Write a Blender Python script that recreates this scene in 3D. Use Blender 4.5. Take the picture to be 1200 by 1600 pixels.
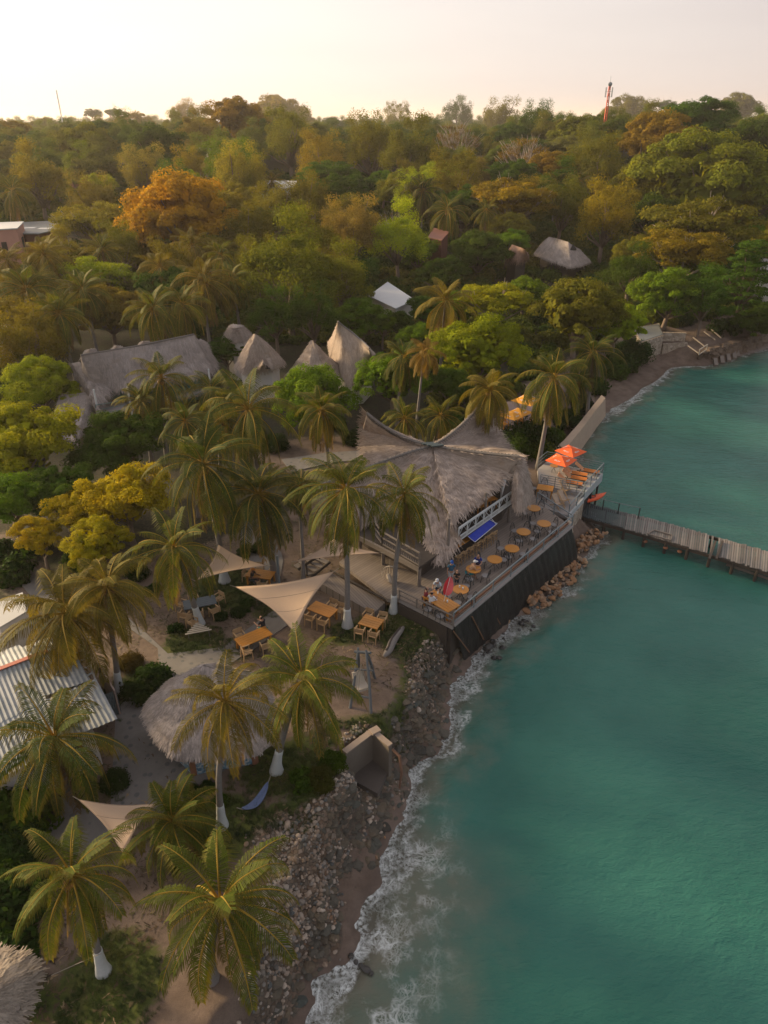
import bpy, math, random
import numpy as np
from math import sin, cos, tan, radians, pi, sqrt, atan2
rnd = random.Random(7)
nr = np.random.RandomState(11)
for _o in list(bpy.data.objects): bpy.data.objects.remove(_o)
SC = bpy.context.scene
COL = SC.collection
# ------------------------------------------------------------ camera
CAM_H = 30.0; PITCH = radians(29.1); FPX = 1110.0
cam = bpy.data.cameras.new('camera'); cam.sensor_fit = 'VERTICAL'; cam.sensor_height = 36.0
cam.lens = FPX/1600*36.0; cam.clip_start = 0.3; cam.clip_end = 60000
camo = bpy.data.objects.new('camera', cam); COL.objects.link(camo)
camo.location = (0, 0, CAM_H); camo.rotation_euler = (pi/2-PITCH, 0, 0); SC.camera = camo
# ------------------------------------------------------------ light
SUN_EL = radians(17.0); SUN_AZ = radians(-62)      # azimuth from +Y towards +X
S = (sin(SUN_AZ)*cos(SUN_EL), cos(SUN_AZ)*cos(SUN_EL), sin(SUN_EL))
w = bpy.data.worlds.new('World'); SC.world = w; w.use_nodes = True
nt = w.node_tree; nt.nodes.clear()
sky = nt.nodes.new('ShaderNodeTexSky'); sky.sky_type = 'NISHITA'; sky.sun_disc = False
sky.sun_elevation = SUN_EL; sky.sun_rotation = SUN_AZ; sky.altitude = 30
sky.air_density = 1.0; sky.dust_density = 3.5; sky.ozone_density = 1.2
tc = nt.nodes.new('ShaderNodeTexCoord'); sx = nt.nodes.new('ShaderNodeSeparateXYZ')
nt.links.new(tc.outputs['Generated'], sx.inputs[0])
# thin bright veil of high haze, a bit uneven; strong overhead as added fill
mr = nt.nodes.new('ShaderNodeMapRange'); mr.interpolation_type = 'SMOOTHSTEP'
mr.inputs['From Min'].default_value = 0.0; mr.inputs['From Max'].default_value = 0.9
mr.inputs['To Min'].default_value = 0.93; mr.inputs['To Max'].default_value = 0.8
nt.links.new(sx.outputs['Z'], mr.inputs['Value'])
mp = nt.nodes.new('ShaderNodeMapping'); mp.inputs['Scale'].default_value = (1.2, 1.2, 9)
nt.links.new(tc.outputs['Generated'], mp.inputs[0])
nz = nt.nodes.new('ShaderNodeTexNoise'); nz.inputs['Scale'].default_value = 1.6; nz.inputs['Detail'].default_value = 5
nt.links.new(mp.outputs[0], nz.inputs['Vector'])
dot = nt.nodes.new('ShaderNodeVectorMath'); dot.operation = 'DOT_PRODUCT'
dot.inputs[1].default_value = (sin(SUN_AZ), cos(SUN_AZ), 0.0)
nt.links.new(tc.outputs['Generated'], dot.inputs[0])
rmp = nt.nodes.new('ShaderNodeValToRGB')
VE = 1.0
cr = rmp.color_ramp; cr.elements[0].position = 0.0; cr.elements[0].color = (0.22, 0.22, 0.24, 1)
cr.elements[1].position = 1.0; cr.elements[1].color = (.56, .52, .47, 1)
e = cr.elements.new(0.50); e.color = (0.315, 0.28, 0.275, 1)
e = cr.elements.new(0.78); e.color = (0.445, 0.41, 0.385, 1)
m1 = nt.nodes.new('ShaderNodeMath'); m1.operation = 'MULTIPLY_ADD'; m1.inputs[1].default_value = 0.5; m1.inputs[2].default_value = 0.5
nt.links.new(dot.outputs['Value'], m1.inputs[0])
m2 = nt.nodes.new('ShaderNodeMath'); m2.operation = 'MULTIPLY_ADD'; m2.inputs[1].default_value = 0.20; m2.inputs[2].default_value = -0.10
nt.links.new(nz.outputs['Fac'], m2.inputs[0])
m3 = nt.nodes.new('ShaderNodeMath'); m3.operation = 'ADD'
nt.links.new(m1.outputs[0], m3.inputs[0]); nt.links.new(m2.outputs[0], m3.inputs[1])
nt.links.new(m3.outputs[0], rmp.inputs[0])
bgs = nt.nodes.new('ShaderNodeBackground'); bgs.inputs['Strength'].default_value = 0.14
nt.links.new(sky.outputs[0], bgs.inputs['Color'])
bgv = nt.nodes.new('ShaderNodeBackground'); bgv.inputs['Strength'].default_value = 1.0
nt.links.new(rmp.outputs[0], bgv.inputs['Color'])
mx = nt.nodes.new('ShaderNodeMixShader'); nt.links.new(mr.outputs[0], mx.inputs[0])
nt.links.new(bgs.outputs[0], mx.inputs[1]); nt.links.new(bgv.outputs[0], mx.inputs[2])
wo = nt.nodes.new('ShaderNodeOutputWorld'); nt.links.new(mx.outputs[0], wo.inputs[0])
sl = bpy.data.lights.new('sun', 'SUN'); sl.energy = 4.4; sl.angle = radians(12.0); sl.color = (1.0, 0.74, 0.42)
so = bpy.data.objects.new('sun', sl); COL.objects.link(so); so.location = (-60, 40, 80)
from mathutils import Vector, Matrix, Euler
so.rotation_euler = Vector(S).to_track_quat('Z', 'Y').to_euler()
SC.view_settings.view_transform = 'Standard'; SC.view_settings.look = 'None'
SC.view_settings.gamma = 1.0; SC.view_settings.exposure = 1.22
SC.cycles.max_bounces = 5; SC.cycles.diffuse_bounces = 2; SC.cycles.glossy_bounces = 2
SC.cycles.transmission_bounces = 3; SC.cycles.transparent_max_bounces = 8; SC.cycles.volume_bounces = 0
SC.cycles.use_denoising = True; SC.cycles.denoising_prefilter = 'ACCURATE'; SC.cycles.use_adaptive_sampling = False; SC.cycles.adaptive_threshold = 0.02
SC.cycles.volume_step_rate = 4.0; SC.cycles.volume_max_steps = 64
# ------------------------------------------------------------ pixel rays (photo pixels -> real places)
def ray(px, py):
    u = (px-600)/FPX; v = (800-py)/FPX
    return (u, cos(PITCH)+v*sin(PITCH), -sin(PITCH)+v*cos(PITCH))
def at(px, py, z=0.0):
    d = ray(px, py); t = (z-CAM_H)/d[2]
    return Vector((d[0]*t, d[1]*t, z))
def atY(px, py, Y):
    d = ray(px, py); t = Y/d[1]
    return Vector((d[0]*t, Y, CAM_H+d[2]*t))
def proj(x, y, z):
    zz = z-CAM_H
    dep = y*cos(PITCH)-zz*sin(PITCH); up = y*sin(PITCH)+zz*cos(PITCH)
    return 600+FPX*x/dep, 800-FPX*up/dep, dep
# ------------------------------------------------------------ shore and terrain height
SHORE_PX = [(330,1900,.3,2),(400,1740,.3,2),(468,1602,.3,2),(505,1545,.3,2),(530,1490,.4,2),(556,1430,.9,1.4),(590,1370,1.2,1.4),
 (616,1310,1.0,1.6),(640,1250,1.0,1.6),(668,1195,.6,1.8),(692,1155,.3,2.2),(700,1105,.3,2.4),(722,1055,.3,2),(745,1022,.3,1.2),
 (790,990,.4,1.2),(845,945,.4,1.2),(893,897,.4,1.2),(905,868,.6,1.4),(940,842,.6,2.2),(925,815,.6,3.5),(900,790,.6,3),(885,740,1,2),(892,705,1.5,2),
 (925,662,2,1.5),(960,640,4,2.5),(1000,610,4,3),(1030,588,4,3),(1052,568,2,2.5),(1100,573,.3,2.5),(1140,561,.5,2.5),
 (1200,543,1,3),(1300,512,1,3),(1450,470,1,3),(1700,420,1,4),(2300,360,1,4)]
SH = []
for a in SHORE_PX:
    p = at(a[0], a[1], 0); SH.append((p.x, p.y, a[2], a[3]))
SH = [(SH[0][0]-40, -60, .3, 2)]+SH+[(SH[-1][0]+500, SH[-1][1]+200, 1, 4)]
SHA = np.array(SH)
LAND = [(a[0], a[1]) for a in SH]+[(900, 900), (300, 1250), (-500, 1350), (-2500, 1100), (-2500, -60)]
def poly_inside(x, y, poly):
    ins = np.zeros(x.shape, bool); n = len(poly)
    for i in range(n):
        x1, y1 = poly[i]; x2, y2 = poly[(i+1) % n]
        if y1 == y2: continue
        c = ((y1 > y) != (y2 > y)) & (x < (x2-x1)*(y-y1)/(y2-y1)+x1)
        ins ^= c
    return ins
def seg_dist(x, y, pts, closed=True):
    n = len(pts); best = np.full(x.shape, 1e18); bi = np.zeros(x.shape); 
    for i in range(n if closed else n-1):
        x1, y1 = pts[i][:2]; x2, y2 = pts[(i+1) % n][:2]
        dx, dy = x2-x1, y2-y1; L = dx*dx+dy*dy+1e-12
        t = np.clip(((x-x1)*dx+(y-y1)*dy)/L, 0, 1)
        d = (x-x1-t*dx)**2+(y-y1-t*dy)**2
        m = d < best; best = np.where(m, d, best); bi = np.where(m, i+t, bi)
    return np.sqrt(best), bi
def sdf(x, y, poly):            # positive inside
    d, _ = seg_dist(x, y, poly); return np.where(poly_inside(x, y, poly), d, -d)
def sstep(a, b, x):
    t = np.clip((x-a)/(b-a), 0, 1); return t*t*(3-2*t)
def vnoise(x, y, seed=0):
    xi = np.floor(x).astype(np.int64); yi = np.floor(y).astype(np.int64); fx = x-xi; fy = y-yi
    fx = fx*fx*(3-2*fx); fy = fy*fy*(3-2*fy)
    def h(a, b):
        n = (a*374761393+b*668265263+seed*1442695041) & 0xffffffff
        n = ((n ^ (n >> 13))*1274126177) & 0xffffffff
        return ((n ^ (n >> 16)) & 0xffff)/65535.0
    return (h(xi, yi)*(1-fx)+h(xi+1, yi)*fx)*(1-fy)+(h(xi, yi+1)*(1-fx)+h(xi+1, yi+1)*fx)*fy
def fbm(x, y, oct=4, seed=0):
    v = 0; a = .5; s = 0
    for o in range(oct):
        v = v+a*vnoise(x*2**o, y*2**o, seed+o*17); s += a; a *= .5
    return v/s
PLAT = 2.8
def shore(x, y):
    d1, bi = seg_dist(x, y, SHA, False)
    d2, _ = seg_dist(x, y, LAND)
    ins = poly_inside(x, y, LAND)
    s = np.where(ins, d1, -d1); s = s+((fbm(x/1.3+9, y/1.3, 3, 44)-.5)*1.5+(fbm(x/5, y/5, 2, 45)-.5)*1.2)*np.exp(-(s/5)**2)*(y < 130)
    return s, np.where(ins, d2, -d2), bi
RUB = [(395,1320),(455,1290),(500,1272),(528,1205),(560,1150),(600,1165),(640,1110),(640,1045),(690,998),(728,1045),(700,1150),(668,1200),
       (622,1300),(590,1385),(545,1440),(515,1510),(490,1545),(420,1640),(360,1700),(300,1700),(385,1600),(390,1500),(400,1400)]
RUBW = [tuple(at(a, b, 1.8).xy) for a, b in RUB]
PIT = [tuple(at(a, b, 2.6).xy) for a, b in [(536,1178),(582,1141),(614,1166),(640,1180),(600,1240),(560,1225)]]
TERR = [tuple(at(a, b, 3.5).xy) for a, b in [(703, 962), (893, 806), (945, 722), (838, 705), (780, 700), (640, 800), (560, 880), (610, 938)]]
def hgt(x, y):
    x = np.asarray(x, float); y = np.asarray(y, float)
    s, s2, bi = shore(x, y)
    k = np.arange(len(SHA)); sw = np.interp(bi, k, SHA[:, 2]); rw = np.interp(bi, k, SHA[:, 3])
    land = 0.5*np.clip(s/np.maximum(sw, .01), 0, 1)*np.minimum(sw, 1.2)+(PLAT-0.45)*sstep(0, 1, (s-sw)/rw)
    r = np.hypot(x, y)
    far = np.exp(-((x-60)/900)**2)
    up = 11.5*sstep(62, 300, y)*(0.72+0.45*fbm(x/150+3.3, y/150, 3, 5)) - 10.5*sstep(300, 650, y)
    up = up+5*np.exp(-((x+60)/45)**2-((y-290)/60)**2)+6*np.exp(-((x-100)/60)**2-((y-260)/60)**2)
    up = up*sstep(4, 90, s2)
    und = (fbm(x/9, y/9, 3, 9)-.5)*0.25*sstep(3, 8, s)
    rough = (fbm(x/0.9, y/0.9, 4, 2)-.5)*0.9
    near = (y < 62) & (s < 14)
    rub = np.where(near, sstep(-0.6, 0.8, sdf(x, y, RUBW)), 0)*sstep(0.05, .8, s-sw)
    far_end = sstep(0, 60, s2)
    z = (land+up*far_end)+und+rub*rough-0.5*rub*sstep(0, 2.5, sdf(x, y, RUBW))*sstep(4.5, 3, s-sw)
    pit = np.where(near, sstep(-.15, .15, sdf(x, y, PIT)), 0); z = np.where(near, z*(1-pit)+np.minimum(z, .75+.3*rough)*pit, z)
    sea = -0.16*np.minimum(-s, 30)-0.02
    return np.where(np.where(y < 130, s, s2) > 0, z, np.maximum(sea, -4.5))
_HT = {}
def _ht_build():
    a = np.concatenate([np.arange(-300, -30, 2.), np.arange(-30, 30, .5), np.arange(30, 300, 2.)]); b = np.concatenate([np.arange(6, 90, .5), np.arange(90, 700, 2.5)])
    A, B = np.meshgrid(a, b); _HT['a'] = a; _HT['b'] = b; _HT['z'] = hgt(A.ravel(), B.ravel()).reshape(A.shape)
def hz(x, y):
    if not _HT: _ht_build()
    a, b, Z = _HT['a'], _HT['b'], _HT['z']
    i = int(min(max(np.searchsorted(a, x)-1, 0), len(a)-2)); j = int(min(max(np.searchsorted(b, y)-1, 0), len(b)-2))
    u = min(max((x-a[i])/(a[i+1]-a[i]), 0), 1); v = min(max((y-b[j])/(b[j+1]-b[j]), 0), 1)
    return float((Z[j, i]*(1-u)+Z[j, i+1]*u)*(1-v)+(Z[j+1, i]*(1-u)+Z[j+1, i+1]*u)*v)
def ground(px, py, dz=0.0):
    p = at(px, py, 2.8)
    for _ in range(12):
        z = hz(p.x, p.y); q = at(px, py, min(z, 25)); p = p.lerp(q, .7)
    p.z = hz(p.x, p.y)+dz
    return p
# ------------------------------------------------------------ colour and material helpers
def srgb(r, g, b):
    f = lambda c: (c/255/12.92) if c/255 <= .04045 else ((c/255+.055)/1.055)**2.4
    return (f(r), f(g), f(b), 1)
def newmat(name):
    m = bpy.data.materials.new(name); m.use_nodes = True; m.node_tree.nodes.clear()
    return m, m.node_tree
class NT:
    def __init__(s, name): s.m, s.t = newmat(name)
    def n(s, typ, ins=None, **kw):
        nd = s.t.nodes.new('ShaderNode'+typ)
        for k, v in kw.items(): setattr(nd, k, v)
        if ins:
            for k, v in ins.items():
                if isinstance(v, bpy.types.NodeSocket): s.t.links.new(v, nd.inputs[k])
                else: nd.inputs[k].default_value = v
        return nd
    def math(s, op, a, b=0.0, c=0.0, clamp=False):
        return s.n('Math', {0: a, 1: b, 2: c}, operation=op, use_clamp=clamp).outputs[0]
    def mix(s, f, a, b, blend='MIX'):
        nd = s.t.nodes.new('ShaderNodeMix'); nd.data_type = 'RGBA'; nd.blend_type = blend
        for k, v in ((0, f), (6, a), (7, b)):
            if isinstance(v, bpy.types.NodeSocket): s.t.links.new(v, nd.inputs[k])
            else: nd.inputs[k].default_value = v
        return nd.outputs[2]
    def noise(s, vec, scale, detail=4, rough=.55, dist=0.0):
        return s.n('TexNoise', {'Vector': vec, 'Scale': scale, 'Detail': detail, 'Roughness': rough, 'Distortion': dist}).outputs['Fac']
    def ramp(s, f, stops):
        nd = s.n('ValToRGB', {0: f}); cr = nd.color_ramp
        while len(cr.elements) < len(stops): cr.elements.new(.5)
        for el, (p, c) in zip(cr.elements, stops): el.position = p; el.color = c if len(c) == 4 else (*c, 1)
        return nd.outputs[0]
    def rng(s, v, a, b, c=0.0, d=1.0, smooth=False):
        nd = s.n('MapRange', {'Value': v, 'From Min': a, 'From Max': b, 'To Min': c, 'To Max': d})
        if smooth: nd.interpolation_type = 'SMOOTHSTEP'
        return nd.outputs[0]
    def out(s, shader, disp=None):
        o = s.n('OutputMaterial'); s.t.links.new(shader, o.inputs[0])
        return s.m
    def obj(s): return s.n('TexCoord').outputs['Object']
    def pos(s): return s.n('NewGeometry').outputs['Position']
    def bump(s, h, st=.4, dist=.05):
        return s.n('Bump', {'Height': h, 'Strength': st, 'Distance': dist}).outputs[0]
def simple(name, col, rough=.7, var=.25, scale=6.0, bump=.0, metallic=0.0, stretch=(1, 1, 1), bscale=None):
    t = NT(name); v = t.n('Mapping', {'Vector': t.obj(), 'Scale': stretch}).outputs[0]
    n = t.noise(v, scale, 5, .6)
    n2 = t.noise(v, scale*.23, 3)
    a = tuple(c*(1-var) for c in col[:3])+(1,); b = tuple(min(1, c*(1+var)) for c in col[:3])+(1,)
    c = t.mix(t.math('MULTIPLY_ADD', n, .6, t.math('MULTIPLY', n2, .4)), a, b)
    ins = {'Base Color': c, 'Roughness': rough, 'Metallic': metallic}
    if bump: ins['Normal'] = t.bump(t.noise(v, bscale or scale*3, 4), bump, .02)
    p = t.n('BsdfPrincipled', ins)
    return t.out(p.outputs[0])
# ------------------------------------------------------------ mesh helpers
def np_mesh(name, V, F, mat=None, smooth=False, fattr=None, vattr=None):
    """V (n,3); F (m,k) int array of equal sided faces, or list of arrays"""
    V = np.asarray(V, np.float32).reshape(-1, 3)
    Fs = F if isinstance(F, list) else [F]
    Fs = [np.asarray(f, np.int32) for f in Fs if len(f)]
    me = bpy.data.meshes.new(name)
    me.vertices.add(len(V)); me.vertices.foreach_set('co', V.ravel())
    nl = sum(f.size for f in Fs); npoly = sum(len(f) for f in Fs)
    me.loops.add(nl); me.loops.foreach_set('vertex_index', np.concatenate([f.ravel() for f in Fs]))
    me.polygons.add(npoly)
    tot = np.concatenate([np.full(len(f), f.shape[1], np.int32) for f in Fs])
    st = np.concatenate([[0], np.cumsum(tot)[:-1]]).astype(np.int32)
    me.polygons.foreach_set('loop_start', st)
    try: me.polygons.foreach_set('loop_total', tot)
    except Exception: pass
    me.update(calc_edges=True)
    me.polygons.foreach_set('use_smooth', np.full(npoly, bool(smooth)))
    for dom, dct in (('FACE', fattr), ('POINT', vattr)):
        for k, a in (dct or {}).items():
            a = np.asarray(a, np.float32)
            if a.ndim == 1:
                at_ = me.attributes.new(k, 'FLOAT', dom); at_.data.foreach_set('value', a)
            else:
                at_ = me.attributes.new(k, 'FLOAT_COLOR', dom)
                if a.shape[1] == 3: a = np.concatenate([a, np.ones((len(a), 1), np.float32)], 1)
                at_.data.foreach_set('color', a.ravel())
    if mat: me.materials.append(mat)
    return me
def tag(o, label=None, cat=None, group=None, kind=None):
    if label: o['label'] = label
    if cat: o['category'] = cat
    if group: o['group'] = group
    if kind: o['kind'] = kind
    return o
def obj(name, me, parent=None, loc=(0, 0, 0), rot=(0, 0, 0), scale=(1, 1, 1)):
    o = bpy.data.objects.new(name, me); COL.objects.link(o)
    o.location = loc; o.rotation_euler = rot; o.scale = scale if hasattr(scale, '__len__') else (scale,)*3
    if parent: o.parent = parent
    return o
def thing(name, label, cat, loc=(0, 0, 0), rz=0, group=None):
    o = obj(name, None, None, loc, (0, 0, rz)); o.empty_display_size = .2
    return tag(o, label, cat, group)
def copy_tree(root, loc=None, rz=None, scale=None, label=None, group=None):
    c = root.copy(); COL.objects.link(c)
    if loc is not None: c.location = loc
    if rz is not None: c.rotation_euler = (0, 0, rz)
    if scale is not None: c.scale = (scale,)*3 if not hasattr(scale, '__len__') else scale
    if label: c['label'] = label
    if group: c['group'] = group
    for ch in list(root.children):
        d = ch.copy(); COL.objects.link(d); d.parent = c
        for g in list(ch.children):
            e = g.copy(); COL.objects.link(e); e.parent = d
    return c
class MB:
    def __init__(s): s.v = []; s.f = []
    def add(s, vs, fs):
        b = len(s.v); s.v += [tuple(v) for v in vs]; s.f += [tuple(i+b for i in f) for f in fs]; return s
    def box(s, c, d, rz=0.0, rx=0.0, ry=0.0):
        M = Euler((rx, ry, rz)).to_matrix(); c = Vector(c); hx, hy, h = d[0]/2, d[1]/2, d[2]/2
        vs = [c+M@Vector((x*hx, y*hy, z*h)) for z in (-1, 1) for x, y in ((-1, -1), (1, -1), (1, 1), (-1, 1))]
        return s.add(vs, [(3, 2, 1, 0), (4, 5, 6, 7), (0, 1, 5, 4), (1, 2, 6, 5), (2, 3, 7, 6), (3, 0, 4, 7)])
    def tube(s, pts, r, n=6, cap=True):
        pts = [Vector(p) for p in pts]; rs = r if hasattr(r, '__len__') else [r]*len(pts)
        vs = []; fs = []
        for i, p in enumerate(pts):
            a = pts[max(i-1, 0)]; b = pts[min(i+1, len(pts)-1)]; d = (b-a).normalized() if (b-a).length > 1e-9 else Vector((0, 0, 1))
            u = d.cross(Vector((0, 0, 1)) if abs(d.z) < .9 else Vector((1, 0, 0))).normalized(); w_ = d.cross(u)
            for k in range(n):
                t = 2*pi*k/n; vs.append(p+(u*cos(t)+w_*sin(t))*rs[i])
        for i in range(len(pts)-1):
            for k in range(n):
                a = i*n+k; b = i*n+(k+1) % n; fs.append((a, b, b+n, a+n))
        if cap: fs.append(tuple(range(n-1, -1, -1))); fs.append(tuple(range((len(pts)-1)*n, len(pts)*n)))
        return s.add(vs, fs)
    def bar(s, a, b, w_=.05, h=.05):            # square section bar
        a = Vector(a); b = Vector(b); d = (b-a).normalized()
        u = d.cross(Vector((0, 0, 1)) if abs(d.z) < .99 else Vector((1, 0, 0))).normalized()*w_/2; v = u.cross(d).normalized()*h/2
        vs = [p+q for p in (a, b) for q in (-u-v, u-v, u+v, -u+v)]
        return s.add(vs, [(3, 2, 1, 0), (4, 5, 6, 7), (0, 1, 5, 4), (1, 2, 6, 5), (2, 3, 7, 6), (3, 0, 4, 7)])
    def disc(s, c, r, h, n=20):
        c = Vector(c); vs = [c+Vector((cos(2*pi*k/n)*r, sin(2*pi*k/n)*r, z)) for z in (-h/2, h/2) for k in range(n)]
        fs = [(k, (k+1) % n, n+(k+1) % n, n+k) for k in range(n)]+[tuple(range(n-1, -1, -1)), tuple(range(n, 2*n))]
        return s.add(vs, fs)
    def prism(s, poly, z0, z1):                 # poly list of xy (ccw or cw); z scalars or lists
        n = len(poly); Z0 = z0 if hasattr(z0, '__len__') else [z0]*n; Z1 = z1 if hasattr(z1, '__len__') else [z1]*n
        vs = [(p[0], p[1], z) for p, z in zip(poly, Z0)]+[(p[0], p[1], z) for p, z in zip(poly, Z1)]
        return s.add(vs, [tuple(range(n-1, -1, -1)), tuple(range(n, 2*n))]+[(k, (k+1) % n, n+(k+1) % n, n+k) for k in range(n)])
    def mesh(s, name, mat, smooth=False):
        me = bpy.data.meshes.new(name); me.from_pydata(s.v, [], s.f)
        me.update(); import bmesh
        bm = bmesh.new(); bm.from_mesh(me); bmesh.ops.recalc_face_normals(bm, faces=bm.faces); bm.to_mesh(me); bm.free()
        if smooth: me.polygons.foreach_set('use_smooth', [True]*len(me.polygons))
        me.materials.append(mat); return me
    def build(s, name, mat, parent=None, smooth=False, loc=(0, 0, 0), rz=0):
        return obj(name, s.mesh(name, mat, smooth), parent, loc, (0, 0, rz))
# ------------------------------------------------------------ ground sheet
def axis(lo, hi, step, far_lo, far_hi, g=1.09):
    a = list(np.arange(lo, hi, step)); s = step; v = a[-1]
    while v < far_hi: s = min(s*g, 400 if v < 5000 else 4000); v += s; a.append(v)
    s = step; v = a[0]; b = []
    while v > far_lo: s = min(s*g, 400 if v > -5000 else 4000); v -= s; b.append(v)
    return np.array(b[::-1]+a)
XS = axis(-24, 14, .17, -30000, 30000); YS = axis(9, 60, .17, -300, 40000, 1.045)
GX, GY = np.meshgrid(XS, YS); gx = GX.ravel(); gy = GY.ravel()
gz = hgt(gx, gy)
gz = np.where(gy > 3000, -4.5, gz)
def px_poly(pts, z=2.8): return [tuple(at(a, b, z).xy) for a, b in pts]
GRASS = [[(560,955),(625,955),(690,985),(705,1000),(650,1035),(640,1060),(636,1105),(600,1145),(560,1150),(535,1135),(520,1180),(505,1250),(480,1285),(440,1300),(390,1320),(350,1325),(325,1300),(335,1285),(380,1300),(400,1265),(445,1250),(455,1225),(400,1205),(420,1170),(470,1150),(545,1120),(600,1115),(628,1070),(622,1020),(590,1000),(560,985)]]
GRASS_BLOB = [(543,982,34),(616,962,40),(355,915,62),(300,1000,48),(370,1010,30),(165,1535,75),(347,1290,60),(432,1205,55),(210,1075,38),(200,1100,30),(185,1230,22),(425,950,30),(60,1560,30)]
SANDP = [[(210,870),(330,840),(420,810),(500,770),(640,860),(620,930),(700,990),(650,1050),(640,1110),(560,1150),(520,1200),(500,1260),(300,1310),(250,1500),(200,1640),(0,1700),(40,1400),(130,1260),(130,1000)],
         [(400,690),(520,680),(640,690),(640,720),(470,735),(400,720)], [(-20,830),(20,830),(60,880),(90,930),(60,950),(0,900)], [(640,880),(900,700),(945,640),(1050,560),(1100,560),(1000,660),(900,800)]]
g = np.full(gx.shape, -9.0); near = (gy < 135) & (np.abs(gx) < 80)
nx, ny = gx[near], gy[near]
gn = np.full(nx.shape, -9.0)
for P in GRASS: gn = np.maximum(gn, sdf(nx, ny, px_poly(P)))
for a, b, r in GRASS_BLOB:
    c = at(a, b, 2.8); rr = r*(c-Vector((0, 0, 30))).length/FPX*.9
    gn = np.maximum(gn, rr-np.hypot(nx-c.x, (ny-c.y)))
sn = np.full(nx.shape, -9.0)
for P in SANDP: sn = np.maximum(sn, sdf(nx, ny, px_poly(P)))
s_all, _, bi_ = shore(nx, ny)
rn = np.minimum(sdf(nx, ny, RUBW), (s_all-np.interp(bi_, np.arange(len(SHA)), SHA[:, 2])-.15)*1.5)
colr = np.zeros((len(gx), 3), np.float32)
def q(v, wd): return np.clip(v/wd*.5+.5, 0, 1)
tmp = np.zeros((len(nx), 3)); tmp[:, 0] = q(gn, .8); tmp[:, 2] = q(rn, 1.0)
tmp[:, 1] = np.maximum(q(sn, 1.5), (s_all < 9)*(q(9-s_all, 2)))
colr[near] = tmp
wet = np.zeros(len(gx)); wet[near] = s_all
nX, nY = len(XS), len(YS)
ii = np.arange(nX*nY).reshape(nY, nX)
F = np.stack([ii[:-1, :-1], ii[:-1, 1:], ii[1:, 1:], ii[1:, :-1]], -1).reshape(-1, 4)
# ground material: sand, forest litter, grass, coral rubble, wet sand
t = NT('ground'); P = t.pos(); C = t.n('Attribute', attribute_name='mask'); sp = t.n('SeparateColor', {0: C.outputs['Color']})
n1 = t.noise(P, .9, 6, .6); n2 = t.noise(P, 5, 6, .65); n3 = t.noise(P, .22, 4); n4 = t.noise(P, 28, 3, .6)
sand = t.mix(t.rng(n1, .3, .7), (.098, .070, .054, 1), (.19, .142, .113, 1))
sand = t.mix(t.math('MULTIPLY', t.rng(n4, .45, .75), .45), sand, (.06, .045, .034, 1))
sand = t.mix(t.math('MULTIPLY', t.rng(n2, .58, .72), .5), sand, (.05, .04, .03, 1))
litter = t.mix(t.rng(n2, .35, .7), (.012, .014, .008, 1), (.055, .045, .026, 1))
litter = t.mix(t.rng(n1, .5, .75), litter, (.03, .045, .014, 1))
gr = t.mix(t.rng(n2, .3, .7), (.02, .032, .008, 1), (.075, .092, .018, 1))
gr = t.mix(t.math('MULTIPLY', t.rng(n1, .5, .7), .55), gr, (.10, .085, .03, 1))
edge = t.math('MULTIPLY_ADD', n2, .5, t.math('MULTIPLY_ADD', n1, .9, -.7))
def mask(ch, k=3.5): return t.rng(t.math('ADD', sp.outputs[ch], t.math('MULTIPLY', edge, 1.1)), .5-.5/k, .5+.5/k, smooth=True)
c = t.mix(mask(1, 3), litter, sand); c = t.mix(mask(0, 3), c, gr)
vor = t.n('TexVoronoi', {'Vector': P, 'Scale': 5.5, 'Randomness': 1.0}); vor2 = t.n('TexVoronoi', {'Vector': P, 'Scale': 14.0, 'Randomness': 1.0})
vs = t.n('SeparateColor', {0: vor.outputs['Color']})
rubc = t.ramp(t.math('FRACT', t.math('ADD', vs.outputs[0], t.math('MULTIPLY', n1, .6))), [(0, (.09, .062, .042, 1)), (.3, (.22, .155, .11, 1)), (.55, (.08, .075, .06, 1)), (.75, (.27, .21, .165, 1)), (1, (.14, .08, .045, 1))])
rubc = t.mix(t.rng(vor.outputs['Distance'], .05, .16), rubc, rubc)
dk = t.rng(t.n('TexVoronoi', {'Vector': P, 'Scale': 5.5}, feature='DISTANCE_TO_EDGE').outputs['Distance'], 0.0, .06)
rubc = t.mix(t.math('MULTIPLY', t.math('SUBTRACT', 1.0, dk), .75), rubc, (.02, .017, .014, 1))
rubc = t.mix(t.rng(n3, .42, .56, 0, .55), rubc, t.mix(n2, (.025, .032, .03, 1), (.10, .085, .07, 1)))
c = t.mix(mask(2, 4), c, rubc)
zz = t.n('SeparateXYZ', {0: P}).outputs['Z']
wetf = t.rng(t.math('ADD', zz, t.math('MULTIPLY', n1, .2)), .1, .32, .5, 0)
c = t.mix(wetf, c, t.mix(1, c, (.62, .56, .52, 1), 'MULTIPLY'))
rough_ = t.rng(zz, .05, .3, .35, .93)
hb = t.math('ADD', t.math('MULTIPLY', n2, .6), t.math('MULTIPLY', n4, .25))
hb = t.math('ADD', hb, t.math('MULTIPLY', t.math('MULTIPLY', dk, mask(2, 4)), 1.4))
p = t.n('BsdfPrincipled', {'Base Color': c, 'Roughness': rough_, 'Normal': t.bump(hb, .6, .08), 'Specular IOR Level': .25})
M_GROUND = t.out(p.outputs[0])
me = np_mesh('ground', np.stack([gx, gy, gz], 1), F, M_GROUND, True, vattr={'mask': colr})
tag(obj('ground', me), kind='structure')
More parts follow.
